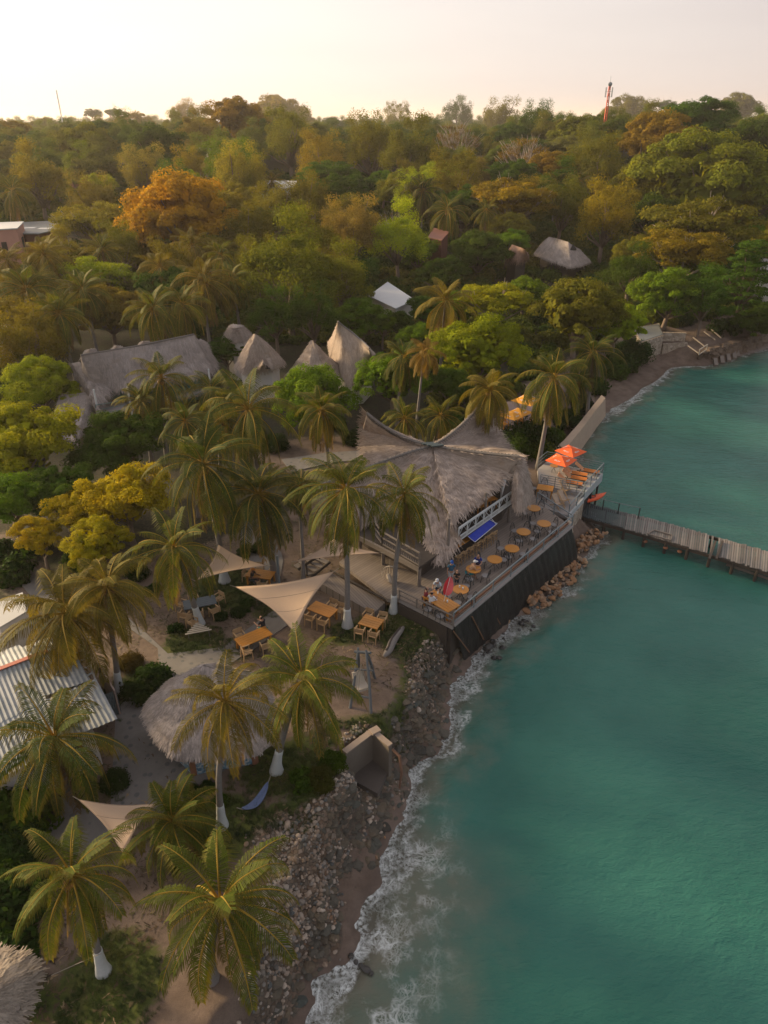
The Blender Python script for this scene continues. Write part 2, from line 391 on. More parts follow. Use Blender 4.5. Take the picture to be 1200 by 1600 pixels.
# ------------------------------------------------------------ sea
XW = axis(-14, 40, .35, -40000, 40000, 1.1); YW = axis(8, 110, .35, -400, 60000, 1.1)
WX, WY = np.meshgrid(XW, YW); wx = WX.ravel(); wy = WY.ravel()
ws, _, _ = shore(wx, wy)
wz = np.zeros(len(wx))
dist = np.hypot(wx, wy)
nm = (dist < 160)
wz[nm] += ((fbm(wx[nm]/1.7+wy[nm]/5, wy[nm]/1.1, 3, 31)-.5)*.16+(fbm(wx[nm]/6, wy[nm]/4, 2, 32)-.5)*.2)*sstep(0, 4, -ws[nm])
brk = np.exp(-((ws+1.5+1.0*fbm(wx/4, wy/4, 2, 7))/.55)**2)*.16*(fbm(wx/2.5, wy/2.5, 2, 40)>.42)
wz += np.where(nm, brk, 0)
ii = np.arange(len(wx)).reshape(len(YW), len(XW))
F = np.stack([ii[:-1, :-1], ii[:-1, 1:], ii[1:, 1:], ii[1:, :-1]], -1).reshape(-1, 4)
keep = (ws[F] < 3.0).any(1); F = F[keep]
# foam strength along the coast: strong at the southern bank, weaker elsewhere
_, bi = seg_dist(wx, wy, SHA, False)
kk = np.arange(len(SHA)); fo_tab = np.interp(kk, [0, 2, 5, 8, 11, 13, 15, 17, 20, 22, 24, 26, 28, 30, 33, 60], [1, 1.15, 1.15, .95, .8, .85, .7, .6, .5, .6, .5, 1.0, .9, .7, .35, .3])
fw_tab = np.interp(kk, [0, 4, 7, 9, 11, 13, 15, 18, 24, 26, 28, 33, 60], [6.0, 6.0, 4.4, 2.4, 1.3, 1.5, 1.4, 1.0, 1.0, 1.5, 1.1, .7, .7])
att = np.stack([np.clip(-ws/40, 0, 1), np.interp(bi, kk, fo_tab)/2, np.interp(bi, kk, fw_tab)/8], 1)
t = NT('sea_water'); P = t.pos(); A = t.n('SeparateColor', {0: t.n('Attribute', attribute_name='sea').outputs['Color']})
Pf = t.n('VectorMath', {0: P, 1: (1, 1, 0)}, operation='MULTIPLY').outputs[0]
sd = t.math('MULTIPLY', A.outputs[0], 40.0)
nb = t.noise(Pf, .12, 4, .5); nm_ = t.noise(Pf, .5, 5, .6)
sdn = t.math('ADD', sd, t.math('MULTIPLY_ADD', nm_, 5.0, -2.5))
deep = t.mix(t.rng(nb, .35, .65), (.019, .103, .083, 1), (.033, .142, .113, 1))
deep = t.mix(t.rng(sd, 14, 40), deep, t.mix(1, deep, (.80, .92, .96, 1), 'MULTIPLY'))
shal = t.mix(nm_, (.165, .140, .105, 1), (.105, .140, .108, 1))
dfac = t.rng(sdn, .5, 7.5, smooth=True)
dfac = t.mix(t.rng(A.outputs[2], .3, .55), t.rng(sdn, -.5, 3.5, smooth=True), dfac)
base = t.mix(dfac, shal, deep)
# lacework foam
wp = t.n('VectorMath', {0: Pf, 1: t.n('VectorMath', {0: t.n('TexNoise', {'Vector': Pf, 'Scale': .8, 'Detail': 4}).outputs['Color'], 'Scale': 1.5}, operation='SCALE').outputs[0]}, operation='ADD').outputs[0]
e1 = t.n('TexVoronoi', {'Vector': wp, 'Scale': .95}, feature='DISTANCE_TO_EDGE').outputs['Distance']
e2 = t.n('TexVoronoi', {'Vector': wp, 'Scale': 2.6}, feature='DISTANCE_TO_EDGE').outputs['Distance']
e3 = t.n('TexVoronoi', {'Vector': wp, 'Scale': 7.0}, feature='DISTANCE_TO_EDGE').outputs['Distance']
lace = t.math('MAXIMUM', t.rng(e1, .0, .075, 1, 0), t.math('MULTIPLY', t.rng(e2, .0, .13, 1, 0), .8))
lace = t.math('MAXIMUM', lace, t.math('MULTIPLY', t.rng(e3, .0, .2, 1, 0), .55))
fw = t.math('MULTIPLY', A.outputs[2], 8.0); fs = t.math('MULTIPLY', A.outputs[1], 2.0)
patch = t.noise(Pf, .55, 5, .65)
band = t.rng(t.math('DIVIDE', sd, fw), .1, 1.1, 1, 0, True)
lf = t.math('MULTIPLY', t.math('MULTIPLY', lace, band), t.rng(patch, .46, .62))
swn = t.math('ADD', t.math('MULTIPLY_ADD', t.noise(Pf, .7, 3), 3.2, -1.1), t.math('MULTIPLY', nm_, .0))
sw_ = t.math('ABSOLUTE', t.math('SUBTRACT', sd, swn))
swash = t.math('MULTIPLY', t.rng(sw_, .04, .45, 1, 0, True), t.math('MULTIPLY', t.rng(t.noise(Pf, 6.5, 5, .75), .40, .58), t.rng(t.noise(Pf, .45, 3), .38, .58)))
edgef = t.math('MULTIPLY', t.rng(sd, .0, .45, 1, 0), t.rng(t.noise(Pf, 6, 4), .4, .6))
foam = t.math('MULTIPLY', t.math('MAXIMUM', t.math('MAXIMUM', lf, t.math('MULTIPLY', swash, .95)), edgef), fs, clamp=True)
foam = t.math('MULTIPLY', foam, t.rng(t.noise(Pf, 22, 3), .2, .5, .55, 1))
# ripples
mpv = t.n('Mapping', {'Vector': Pf, 'Rotation': (0, 0, .5), 'Scale': (1.0, 2.2, 1)}).outputs[0]
h = t.math('ADD', t.math('MULTIPLY', t.noise(mpv, 1.1, 5, .62, .3), .65), t.math('MULTIPLY', t.noise(mpv, 4.5, 3, .6), .22))
h = t.math('ADD', h, t.math('MULTIPLY', t.noise(mpv, .25, 2), .6))
bmp = t.bump(h, .55, .32)
wat = t.n('BsdfPrincipled', {'Base Color': base, 'Roughness': .12, 'IOR': 1.33, 'Normal': bmp, 'Specular IOR Level': .42})
thin = t.rng(t.math('ADD', sd, t.math('MULTIPLY_ADD', nm_, .6, -.3)), 0.0, 1.3, .70, 0)
tr = t.n('BsdfTransparent', {'Color': (.8, .84, .8, 1)})
ms = t.n('MixShader', {0: thin, 1: wat.outputs[0], 2: tr.outputs[0]})
fb = t.n('BsdfDiffuse', {'Color': (.62, .66, .66, 1), 'Normal': t.bump(foam, .5, .05)})
ms2 = t.n('MixShader', {0: foam, 1: ms.outputs[0], 2: fb.outputs[0]})
M_SEA = t.out(ms2.outputs[0])
me = np_mesh('sea', np.stack([wx, wy, wz], 1), F, M_SEA, True, vattr={'sea': att})
me.validate()
tag(obj('sea', me), kind='structure')
# ------------------------------------------------------------ foliage
def leaf_mat(name, trans=.36, rough=.6, spread=.28):
    t = NT(name); oi = t.n('ObjectInfo'); r = t.n('Attribute', attribute_name='rnd').outputs['Fac']
    n = t.noise(t.obj(), .45, 3)
    c = t.mix(1, oi.outputs['Color'], t.mix(r, (1-spread, 1-spread, 1-spread, 1), (1+spread, 1+spread*.9, 1+spread*.4, 1)), 'MULTIPLY')
    c = t.mix(t.rng(n, .35, .65, 0, .55), c, t.mix(1, c, (1.25, 1.0, .55, 1), 'MULTIPLY'))
    hs = t.n('HueSaturation', {'Hue': t.rng(oi.outputs['Random'], 0, 1, .488, .508), 'Value': t.rng(oi.outputs['Random'], 0, 1, .85, 1.15), 'Color': c}).outputs[0]
    d = t.n('BsdfPrincipled', {'Base Color': hs, 'Roughness': .85, 'Specular IOR Level': .07})
    tl = t.n('BsdfTranslucent', {'Color': t.mix(1, hs, (1.5, 1.35, .5, 1), 'MULTIPLY')})
    m = t.n('MixShader', {0: trans, 1: d.outputs[0], 2: tl.outputs[0]})
    return t.out(m.outputs[0])
M_LEAF = leaf_mat('leaf')
M_BARK = simple('bark', (.14, .105, .08), .9, .4, 5, .6, stretch=(1, 1, .3))
M_PALEBARK = simple('pale_bark', (.30, .25, .21), .9, .3, 5, .5)
def leaf_cloud(cent, rad, n, size, flat=1.0, up=.25, seed=0, shell=.25, asp=.55, dome=True, nj=.38):
    """diamond leaves on the shells of clumps; returns V,F,rnd"""
    r = np.random.RandomState(seed); m = len(cent)
    k = np.repeat(np.arange(m), n)
    d = r.normal(size=(len(k), 3)); 
    if dome: d[:, 2] = np.abs(d[:, 2])*1.0-.35*r.rand(len(k))
    d /= np.linalg.norm(d, axis=1, keepdims=True)
    rr = rad[k]*(1-shell*r.rand(len(k))**1.5)*(1+.12*r.normal(size=len(k)))
    p = cent[k]+d*rr[:, None]*np.array([1, 1, flat])
    nrm = d+r.normal(size=d.shape)*nj+np.array([0, 0, up]); nrm /= np.linalg.norm(nrm, axis=1, keepdims=True)
    a = np.cross(nrm, r.normal(size=d.shape)); a /= np.linalg.norm(a, axis=1, keepdims=True); b = np.cross(nrm, a)
    s = size*(.6+.8*r.rand(len(k)))[:, None]
    V = np.stack([p-a*s*.5, p+b*s*asp*.5, p+a*s*.5-nrm*s*.1, p-b*s*asp*.5], 1).reshape(-1, 3)
    F = np.arange(len(V)).reshape(-1, 4)
    cr = r.rand(m); rn = np.clip(.5+.5*(cr[k]-.5)+.7*(r.rand(len(k))-.5), 0, 1)
    return V, F, rn
def crown_proto(kind, seed):
    r = np.random.RandomState(seed)
    R = 5.0
    if kind == 'mango':      # dense rounded dome of tight clumps
        ns = 7; so_ = [(0, 0, .5, 3.3)]+[(2.5*cos(k*2*pi/ns+r.rand()*.7)*(.75+.45*r.rand()), 2.5*sin(k*2*pi/ns+r.rand()*.7)*(.75+.45*r.rand()), -1.5+2.6*r.rand(), 1.9+1.1*r.rand()) for k in range(ns)]
        c = []
        for sx_, sy_, sz_, sr_ in so_:
            for _ in range(int(15*(sr_/2.2)**2)):
                d = r.normal(size=3); d /= np.linalg.norm(d); d[2] = abs(d[2])*1.0-.45*r.rand(); p = np.array([sx_, sy_, sz_])+d*sr_*(.82+.2*r.rand())*np.array([1, 1, .85])
                if all(np.linalg.norm((p-np.array(q_[:3]))/np.array([1, 1, .85])) > q_[3]*.72 for q_ in so_): c.append(p)
        c = np.array(c); nc = len(c); rc = .55+.75*r.rand(nc)**1.4; V, F, q_ = leaf_cloud(c, rc, int(26000/nc), .25, .74, .25, seed, .16, .55, True, .32)
    elif kind == 'feather':    # looser upright clumps with gaps
        nc = 80; d = r.normal(size=(nc, 3)); d /= np.linalg.norm(d, axis=1, keepdims=True); d[:, 2] = np.where(d[:, 2] < -.3, -d[:, 2], d[:, 2])
        rad = R*(.45+.5*r.rand(nc)**.6); lob = 1+.22*np.sin(np.arctan2(d[:, 1], d[:, 0])*3+seed)
        c = d*rad[:, None]*lob[:, None]*np.array([1, 1, .95])*(1+.28*np.sin(d[:, 2:3]*4+seed)); rc = .55+.95*r.rand(nc)
        V, F, q_ = leaf_cloud(c, rc, 240, .25, 1.0, .15, seed, .5, .45, False)
    elif kind == 'umbrella':   # wide layered pads
        nc = 80; ph = r.rand(nc)*2*pi; rr = R*np.sqrt(r.rand(nc))*1.02
        z = 1.3*(1-(rr/R)**2)+r.choice([-.9, 0, .5], nc)+.3*r.normal(size=nc)
        c = np.stack([rr*np.cos(ph), rr*np.sin(ph), z], 1); rc = .8+.75*r.rand(nc)
        V, F, q_ = leaf_cloud(c, rc, 200, .28, .42, .6, seed, .4)
    elif kind == 'tier':       # tall conifer-like or almond, branches in storeys
        c = []; rc = []
        for L in range(8):
            zz = -3.6+L*1.25; RR = R*.82*(1-L/9.0)**.75; nb = int(5+RR*3)
            for k in range(nb):
                a = 2*pi*(k+r.rand()*.7)/nb; q1 = RR*(.45+.6*r.rand()); c.append((q1*cos(a), q1*sin(a), zz+.3*r.normal())); rc.append(.6+.6*r.rand())
        c = np.array(c); rc = np.array(rc); V, F, q_ = leaf_cloud(c, rc, 150, .3, .45, .5, seed, .4)
    elif kind == 'sparse':
        nc = 60; d = r.normal(size=(nc, 3)); d /= np.linalg.norm(d, axis=1, keepdims=True); d[:, 2] = np.abs(d[:, 2])*.8+.05
        c = d*R*(.7+.25*r.rand(nc))[:, None]; rc = .4+.5*r.rand(nc)
        V, F, q_ = leaf_cloud(c, rc, 60, .26, .7, .3, seed, .8, .4, False)
    # inner leaf mass so crowns are not see-through
    if kind in ('mango', 'umbrella'):
        nc2 = 26; d = r.normal(size=(nc2, 3)); d /= np.linalg.norm(d, axis=1, keepdims=True)
        c2 = d*R*.42*np.array([1, 1, .7 if kind == 'mango' else .2])
        V2, F2, q2 = leaf_cloud(c2, np.full(nc2, 1.5), 60, .75, .7, .2, seed+5, .5, .8, False)
        F = np.concatenate([F, F2+len(V)]); V = np.concatenate([V, V2]); q_ = np.concatenate([q_, q2])
    mb = MB()
    r2 = random.Random(seed)
    base = (0, 0, -R*1.35-(1.5 if kind != 'mango' else .3)); fk = Vector((r2.uniform(-.3, .3), r2.uniform(-.3, .3), -R*.62))
    mb.tube([Vector(base)+Vector((0, 0, -3)), base, Vector(base).lerp(fk, .5)+Vector((.12, -.1, 0)), fk], [.55, .42, .33, .28], 8)
    order = r2.sample(range(len(c)), min(len(c), 9 if kind == 'mango' else (16 if kind != 'sparse' else 40)))
    for i in order:
        e_ = Vector(c[i]); m_ = fk.lerp(e_, .5)+Vector((r2.uniform(-.5, .5), r2.uniform(-.5, .5), r2.uniform(-.3, .5)))
        mb.tube([fk+Vector((0, 0, -.3)), m_, fk.lerp(e_, .8)+Vector((0, 0, .1)), e_], [.19, .11, .06, .025], 5)
        if kind in ('sparse', 'umbrella'):
            for _ in range(3):
                g_ = e_+Vector((r2.uniform(-1, 1), r2.uniform(-1, 1), r2.uniform(.1, 1))); mb.tube([m_.lerp(e_, r2.uniform(.2, .8)), g_], [.05, .015], 4)
    cm = np_mesh('crown', V, F, M_LEAF, False, fattr={'rnd': q_})
    tm = mb.mesh('trunk', M_PALEBARK if kind in ('sparse', 'umbrella') else M_BARK, True)
    return cm, tm
PROTO = {}
for kind, n in (('mango', 4), ('feather', 3), ('umbrella', 2), ('tier', 2), ('sparse', 2)):
    PROTO[kind] = [crown_proto(kind, 100+i*7+len(kind)*31) for i in range(n)]
KIND_WORD = {'mango': 'round dense', 'feather': 'loose bushy', 'umbrella': 'wide spreading', 'tier': 'tiered dark', 'sparse': 'thin half-bare'}
LC = dict(yg=(.105, .145, .010), g=(.042, .085, .010), dg=(.020, .046, .010), gold=(.118, .115, .008), olive=(.060, .070, .016),
          gol=(.085, .088, .028), or_=(.165, .110, .012), rust=(.082, .070, .016), ogr=(.085, .082, .012), grey=(.080, .078, .045))
CW = dict(yg='yellow-green', g='green', dg='dark green', gold='golden green', olive='olive', gol='grey-olive', or_='orange', rust='rusty brown', ogr='orange-tinged olive', grey='greyish')
TREES = []     # (x, y, r, info)
def plant_tree(x, y, zc, rpx_r, kind, colk, label=None, group=None, var=None):
    """x,y trunk; zc crown centre height; rpx_r crown radius in metres"""
    s = rpx_r/5.0; P_ = PROTO[kind]; cm, tm = P_[rnd.randrange(len(P_)) if var is None else var]
    zg = hz(x, y); rz = rnd.uniform(0, 2*pi)
    root = thing('palm' if 0 else 'broadleaf_tree' if kind != 'tier' else 'tiered_tree', label or 'tree', 'tree', (x, y, zg), rz, group)
    zs = (zc-zg)
    o = obj('crown', cm, root, (0, 0, zs), (0, 0, 0), (s*rnd.uniform(.93, 1.07), s*rnd.uniform(.93, 1.07), s*rnd.uniform(.9, 1.05)))
    j = rnd.uniform(.85, 1.15); c = tuple(q_*k_ for q_, k_ in zip(LC[colk], (1.98, 1.84, .85)))
    o.color = (c[0]*j*rnd.uniform(.9, 1.1), c[1]*j, c[2]*j, 1)
    tl = (5*1.35+1.5)       # proto trunk base below centre
    o2 = obj('trunk', tm, root, (0, 0, zs), (0, 0, 0), (s, s, max(s, (zs+.3)/tl) if kind != 'mango' else max(s, (zs+.3)/(5*1.35+.3))))
    TREES.append((x, y, zc, rpx_r, root, kind, colk)); return root
def tree_px(cx, cy, rpx, kind, colk, **kw):
    """march along the pixel ray until a tree of that apparent size stands on the ground there"""
    for i in range(2000):
        Y = 30+i*.4; p = atY(cx, cy, Y); _, _, dep = proj(p.x, p.y, p.z); r = rpx*dep/FPX
        hc = (.85 if kind in ('mango', 'sparse') else 1.05)*r+.8+max(0, 4-r)*.5
        if p.z <= hz(p.x, p.y)+hc: break
    return plant_tree(p.x, p.y, p.z, r, kind, colk, **kw)
HAND = [(62,598,62,'mango','yg'),(40,690,88,'mango','yg'),(15,780,60,'mango','g'),(190,692,70,'mango','dg'),(95,765,55,'mango','dg'),
 (120,800,48,'mango','gold'),(195,778,72,'mango','gold'),(150,850,50,'mango','gold'),(60,838,40,'mango','gold'),
 (50,548,60,'feather','olive'),(172,485,56,'mango','gol'),(352,548,30,'mango','dg'),(485,618,70,'mango','g'),(612,590,56,'mango','g'),(565,495,46,'mango','g'),
 (450,432,84,'feather','olive'),(548,372,54,'feather','grey'),(283,335,90,'mango','or_'),(742,548,76,'mango','yg'),(660,530,40,'mango','g'),
 (905,487,76,'mango','olive'),(965,505,50,'mango','yg'),(775,470,52,'umbrella','yg'),(820,458,40,'mango','g'),(622,502,26,'mango','dg'),(598,506,22,'mango','g'),(622,380,50,'feather','yg'),(722,325,46,'mango','dg'),
 (800,312,64,'umbrella','ogr'),(745,392,48,'mango','dg'),(945,350,52,'feather','ogr'),(1110,285,105,'mango','olive'),(1100,355,80,'umbrella','olive'),
 (1165,440,58,'tier','dg'),(1065,392,68,'umbrella','ogr'),(1045,458,58,'mango','g'),(1020,222,62,'mango','rust'),(1085,195,60,'mango','dg'),(1170,235,60,'mango','dg'),
 (712,232,44,'sparse','grey'),(820,255,46,'sparse','rust'),(500,262,44,'feather','gol'),(452,228,46,'feather','olive'),(372,190,54,'mango','rust'),(430,182,50,'mango','rust'),
 (375,290,50,'feather','gol'),(130,228,48,'mango','olive'),(250,240,56,'mango','dg'),(315,215,40,'feather','grey'),(60,290,50,'feather','gol'),(225,275,40,'feather','grey'),
 (560,300,40,'mango','dg'),(580,240,48,'feather','olive'),(640,250,50,'feather','olive'),(490,500,46,'feather','dg'),(430,500,44,'feather','dg'),
 (655,395,34,'mango','g'),(690,430,40,'mango','dg'),(880,330,44,'feather','olive'),(860,270,50,'mango','rust'),(930,270,50,'feather','olive'),(990,300,56,'mango','olive'),
 (1020,340,50,'mango','dg'),(1130,400,48,'mango','dg'),(985,430,44,'feather','dg'),(720,480,36,'mango','g'),(1185,500,40,'mango','dg'),(1100,470,46,'feather','dg'),
 (560,560,30,'mango','dg'),(700,600,40,'mango','dg'),(270,430,44,'feather','olive'),(390,380,50,'feather','olive'),(330,400,46,'mango','ogr'),(210,390,42,'mango','ogr'),
 (480,330,46,'feather','olive'),(430,340,42,'feather','gol'),(150,330,44,'feather','grey'),(100,400,40,'feather','gol'),(1150,170,34,'mango','olive'),(985,185,42,'mango','olive'),
 (290,182,22,'feather','rust'),(145,178,14,'umbrella','dg'),(180,177,14,'umbrella','dg'),(1040,165,16,'umbrella','dg'),(715,188,26,'feather','dg'),(620,190,22,'feather','olive'),
 (20,215,40,'mango','rust'),(75,210,36,'mango','olive'),(205,205,36,'mango','rust'),(900,215,44,'mango','olive'),(840,205,34,'feather','dg'),(780,200,36,'feather','olive'),
 (520,210,36,'mango','dg'),(1080,420,44,'mango','g'),(560,425,34,'mango','dg'),(530,440,42,'feather','olive'),(662,482,26,'mango','dg')]
for h_ in HAND: tree_px(*h_)
# clearings round houses (pixel boxes seen from here, taken to the ground) are kept open by distance tests
CLEAR = []
def clear(px, py, z, r): p = at(px, py, z); CLEAR.append((p.x, p.y, r))
for a in [(215,590,5,13),(405,560,5,7),(490,570,5,7),(545,560,5,8),(620,470,4,7),(875,400,9,9),(805,400,9,6),(430,300,12,10),(20,385,8,12),(90,370,8,12),(685,380,8,6),(340,240,14,14),(115,270,12,12)]: clear(*a)
p_ = at(215, 590, 5); 
def blocked(x, y, r):
    for cx, cy, cr in CLEAR:
        if (x-cx)**2+(y-cy)**2 < (cr+r*.7)**2: return True
        # keep the line of sight to houses open just in front of them
        L = math.hypot(cx, cy); t_ = (x*cx+y*cy)/(L*L)
        if .72 < t_ < 1 and abs(x*cy-y*cx)/L < cr*.45: return True
    return False
rf = random.Random(5); n_ind = len(TREES)
y = 70.0
cands = []
while y < 205:
    sp_ = 9.0+(y-70)*.02; x = -y*.62-8
    while x < y*.62+8:
        cands.append((x+rf.uniform(-3, 3), y+rf.uniform(-3, 3), sp_)); x += sp_
    y += sp_*.9
_c = np.array(cands); _s = shore(_c[:, 0], _c[:, 1])[0]
for (x, y, sp_), s_ in zip(cands, _s):
    r = rf.uniform(.38, .62)*sp_
    if s_ < 8+r or blocked(x, y, r): continue
    if min((x-t_[0])**2+(y-t_[1])**2-(.75*(r+t_[3]))**2 for t_ in TREES) < 0: continue
    if len(TREES) >= 285: break
    kind = rf.choices(['mango', 'feather', 'umbrella', 'sparse'], [5, 4.5, 1.6, .5])[0]
    warm = x < -10
    colk = rf.choices(['dg', 'g', 'olive', 'gol', 'ogr', 'yg', 'rust', 'grey'], [3, 4, 6, 3, 1.4 if warm else .6, 4, .25, .8])[0]
    plant_tree(x, y, hz(x, y)+r*1.0+1.4, r, kind, colk)
# far woodland: nobody could count it; one object of points carrying the crowns of the near trees
pts = []; y = 205.0
while y < 1150:
    sp_ = 10+(y-200)*.010; x = -y*.64
    while x < y*.64:
        pts.append((x+rf.uniform(-3.5, 3.5), y+rf.uniform(-3.5, 3.5), sp_)); x += sp_
    y += sp_*.95
pts = np.array(pts); s, s2, _ = shore(pts[:, 0], pts[:, 1]); pz = hgt(pts[:, 0], pts[:, 1])
ok = (s2 > 12)
tx = np.array([(t_[0], t_[1], t_[3]) for t_ in TREES])
dmin = np.min(np.hypot(pts[:, 0][:, None]-tx[:, 0], pts[:, 1][:, None]-tx[:, 1])-tx[:, 2]*1.1, 1); ok &= dmin > 3
for cx, cy, cr in CLEAR: ok &= np.hypot(pts[:, 0]-cx, pts[:, 1]-cy) > cr+3
pts = pts[ok]; pz = pz[ok]; npt = len(pts)
r3 = np.random.RandomState(3); sc_ = pts[:, 2]*(.085+.05*r3.rand(npt)); kd = r3.choice(4, npt, p=[.34, .3, .24, .12])
def far_wood(name, label, kidx, kinds_cols):
    pass
farme = bpy.data.meshes.new('distant_woodland'); farme.vertices.add(npt)
farme.vertices.foreach_set('co', np.stack([pts[:, 0], pts[:, 1], pz+sc_*5*1.05+1.0], 1).astype(np.float32).ravel())
for nme, arr in (('sc', sc_), ('rot', r3.rand(npt)*6.28), ('kd', kd.astype(float)), ('tone', r3.rand(npt))):
    a_ = farme.attributes.new(nme, 'FLOAT', 'POINT'); a_.data.foreach_set('value', np.asarray(arr, np.float32))
def leaf_far():
    t = NT('far_leaf'); r = t.n('Attribute', attribute_name='rnd').outputs['Fac']
    tn = t.n('Attribute', attribute_name='tone', attribute_type='INSTANCER').outputs['Fac']
    c = t.ramp(tn, [(0, (.03, .065, .014)), (.2, (.07, .105, .018)), (.4, (.12, .13, .03)), (.6, (.05, .095, .015)), (.75, (.13, .13, .024)), (.9, (.11, .15, .016)), (1, (.11, .115, .045))])
    c = t.mix(1, c, t.mix(r, (.65, .65, .65, 1), (1.35, 1.3, 1.1, 1)), 'MULTIPLY')
    d = t.n('BsdfPrincipled', {'Base Color': c, 'Roughness': .85, 'Specular IOR Level': .07})
    tl = t.n('BsdfTranslucent', {'Color': t.mix(1, c, (1.5, 1.35, .5, 1), 'MULTIPLY')})
    return t.out(t.n('MixShader', {0: .35, 1: d.outputs[0], 2: tl.outputs[0]}).outputs[0])
M_FAR = leaf_far()
fo = obj('distant_woodland', farme); tag(fo, 'far woodland canopy stretching to the sea horizon behind the nearer trees', 'woodland', None, 'stuff')
ng = bpy.data.node_groups.new('woodland', 'GeometryNodeTree')
ng.interface.new_socket('Geometry', in_out='INPUT', socket_type='NodeSocketGeometry'); ng.interface.new_socket('Geometry', in_out='OUTPUT', socket_type='NodeSocketGeometry')
gi = ng.nodes.new('NodeGroupInput'); go = ng.nodes.new('NodeGroupOutput'); jn = ng.nodes.new('GeometryNodeJoinGeometry')
def named(nm):
    n = ng.nodes.new('GeometryNodeInputNamedAttribute'); n.data_type = 'FLOAT'; n.inputs['Name'].default_value = nm; return n.outputs['Attribute']
first = {}
for t_ in TREES:
    ck = [o for o in t_[4].children if o.name.startswith('crown')][0]
    first.setdefault(ck.data.name, ck)
crowns = [first[k] for k in sorted(first)]
sel = [next(o for o in crowns if o.data == PROTO['mango'][0][0]) if any(o.data == PROTO['mango'][0][0] for o in crowns) else crowns[0]]
def crown_of(kind):
    for v in PROTO[kind]:
        for o in crowns:
            if o.data == v[0]: return o
    return crowns[0]
m2_ = [o for o in crowns if o.data in (PROTO['mango'][1][0], PROTO['mango'][2][0])]
for k, co in enumerate([crown_of('mango'), crown_of('feather'), m2_[0], crown_of('umbrella')]):
    oi = ng.nodes.new('GeometryNodeObjectInfo'); oi.inputs['Object'].default_value = co; oi.transform_space = 'ORIGINAL'; oi.inputs['As Instance'].default_value = False
    smn = ng.nodes.new('GeometryNodeSetMaterial'); smn.inputs['Material'].default_value = M_FAR
    ng.links.new(oi.outputs['Geometry'], smn.inputs['Geometry'])
    ip = ng.nodes.new('GeometryNodeInstanceOnPoints'); cp = ng.nodes.new('FunctionNodeCompare'); cp.data_type = 'FLOAT'; cp.operation = 'EQUAL'
    ng.links.new(named('kd'), cp.inputs[0]); cp.inputs[1].default_value = float(k); cp.inputs['Epsilon'].default_value = .1
    rv = ng.nodes.new('ShaderNodeCombineXYZ'); ng.links.new(named('rot'), rv.inputs[2])
    ng.links.new(gi.outputs[0], ip.inputs['Points']); ng.links.new(cp.outputs[0], ip.inputs['Selection']); ng.links.new(smn.outputs[0], ip.inputs['Instance'])
    ng.links.new(rv.outputs[0], ip.inputs['Rotation']); ng.links.new(named('sc'), ip.inputs['Scale']); ng.links.new(ip.outputs[0], jn.inputs[0])
ng.links.new(jn.outputs[0], go.inputs[0])
md = fo.modifiers.new('woodland', 'NODES'); md.node_group = ng
farme.materials.append(M_FAR)

# ------------------------------------------------------------ undergrowth between the trees
def bush_mesh(name, seed, R=1.0, nc=14, n=70, size=.22, flat=.8):
    r = np.random.RandomState(seed); d = r.normal(size=(nc, 3)); d /= np.linalg.norm(d, axis=1, keepdims=True); d[:, 2] = np.abs(d[:, 2])
    c = d*R*.6*np.array([1, 1, .7]); V, F, q_ = leaf_cloud(c, R*(.3+.25*r.rand(nc)), n, size, flat, .4, seed, .6, .5, False)
    return np_mesh(name, V, F, M_FAR, False, fattr={'rnd': q_})
def scatter_gn(name, P3, sc, tone, label, meshes, mat, kind='stuff', cat='undergrowth'):
    me_ = bpy.data.meshes.new(name); n = len(P3); me_.vertices.add(n); me_.vertices.foreach_set('co', np.asarray(P3, np.float32).ravel())
    kd_ = r3.randint(0, len(meshes), n)
    for nme, arr in (('sc', sc), ('rot', r3.rand(n)*6.28), ('kd', kd_.astype(float)), ('tone', tone)):
        a_ = me_.attributes.new(nme, 'FLOAT', 'POINT'); a_.data.foreach_set('value', np.asarray(arr, np.float32))
    me_.materials.append(mat)
    o_ = obj(name, me_); tag(o_, label, cat, None, kind)
    g = bpy.data.node_groups.new(name, 'GeometryNodeTree')
    g.interface.new_socket('Geometry', in_out='INPUT', socket_type='NodeSocketGeometry'); g.interface.new_socket('Geometry', in_out='OUTPUT', socket_type='NodeSocketGeometry')
    gi_ = g.nodes.new('NodeGroupInput'); go_ = g.nodes.new('NodeGroupOutput'); jn_ = g.nodes.new('GeometryNodeJoinGeometry')
    def nm(k):
        q_ = g.nodes.new('GeometryNodeInputNamedAttribute'); q_.data_type = 'FLOAT'; q_.inputs['Name'].default_value = k; return q_.outputs['Attribute']
    for k, mm in enumerate(meshes):
        mo = bpy.data.objects.new(name+'_piece', mm)      # not linked to the scene: only its mesh is read
        oi = g.nodes.new('GeometryNodeObjectInfo'); oi.inputs['Object'].default_value = mo
        ip = g.nodes.new('GeometryNodeInstanceOnPoints'); cp = g.nodes.new('FunctionNodeCompare'); cp.data_type = 'FLOAT'; cp.operation = 'EQUAL'
        g.links.new(nm('kd'), cp.inputs[0]); cp.inputs[1].default_value = float(k); cp.inputs['Epsilon'].default_value = .1
        rv = g.nodes.new('ShaderNodeCombineXYZ'); g.links.new(nm('rot'), rv.inputs[2])
        g.links.new(gi_.outputs[0], ip.inputs['Points']); g.links.new(cp.outputs[0], ip.inputs['Selection']); g.links.new(oi.outputs['Geometry'], ip.inputs['Instance'])
        g.links.new(rv.outputs[0], ip.inputs['Rotation']); g.links.new(nm('sc'), ip.inputs['Scale']); g.links.new(ip.outputs[0], jn_.inputs[0])
    g.links.new(jn_.outputs[0], go_.inputs[0]); o_.modifiers.new(name, 'NODES').node_group = g
    return o_
ux = []; y = 56.0
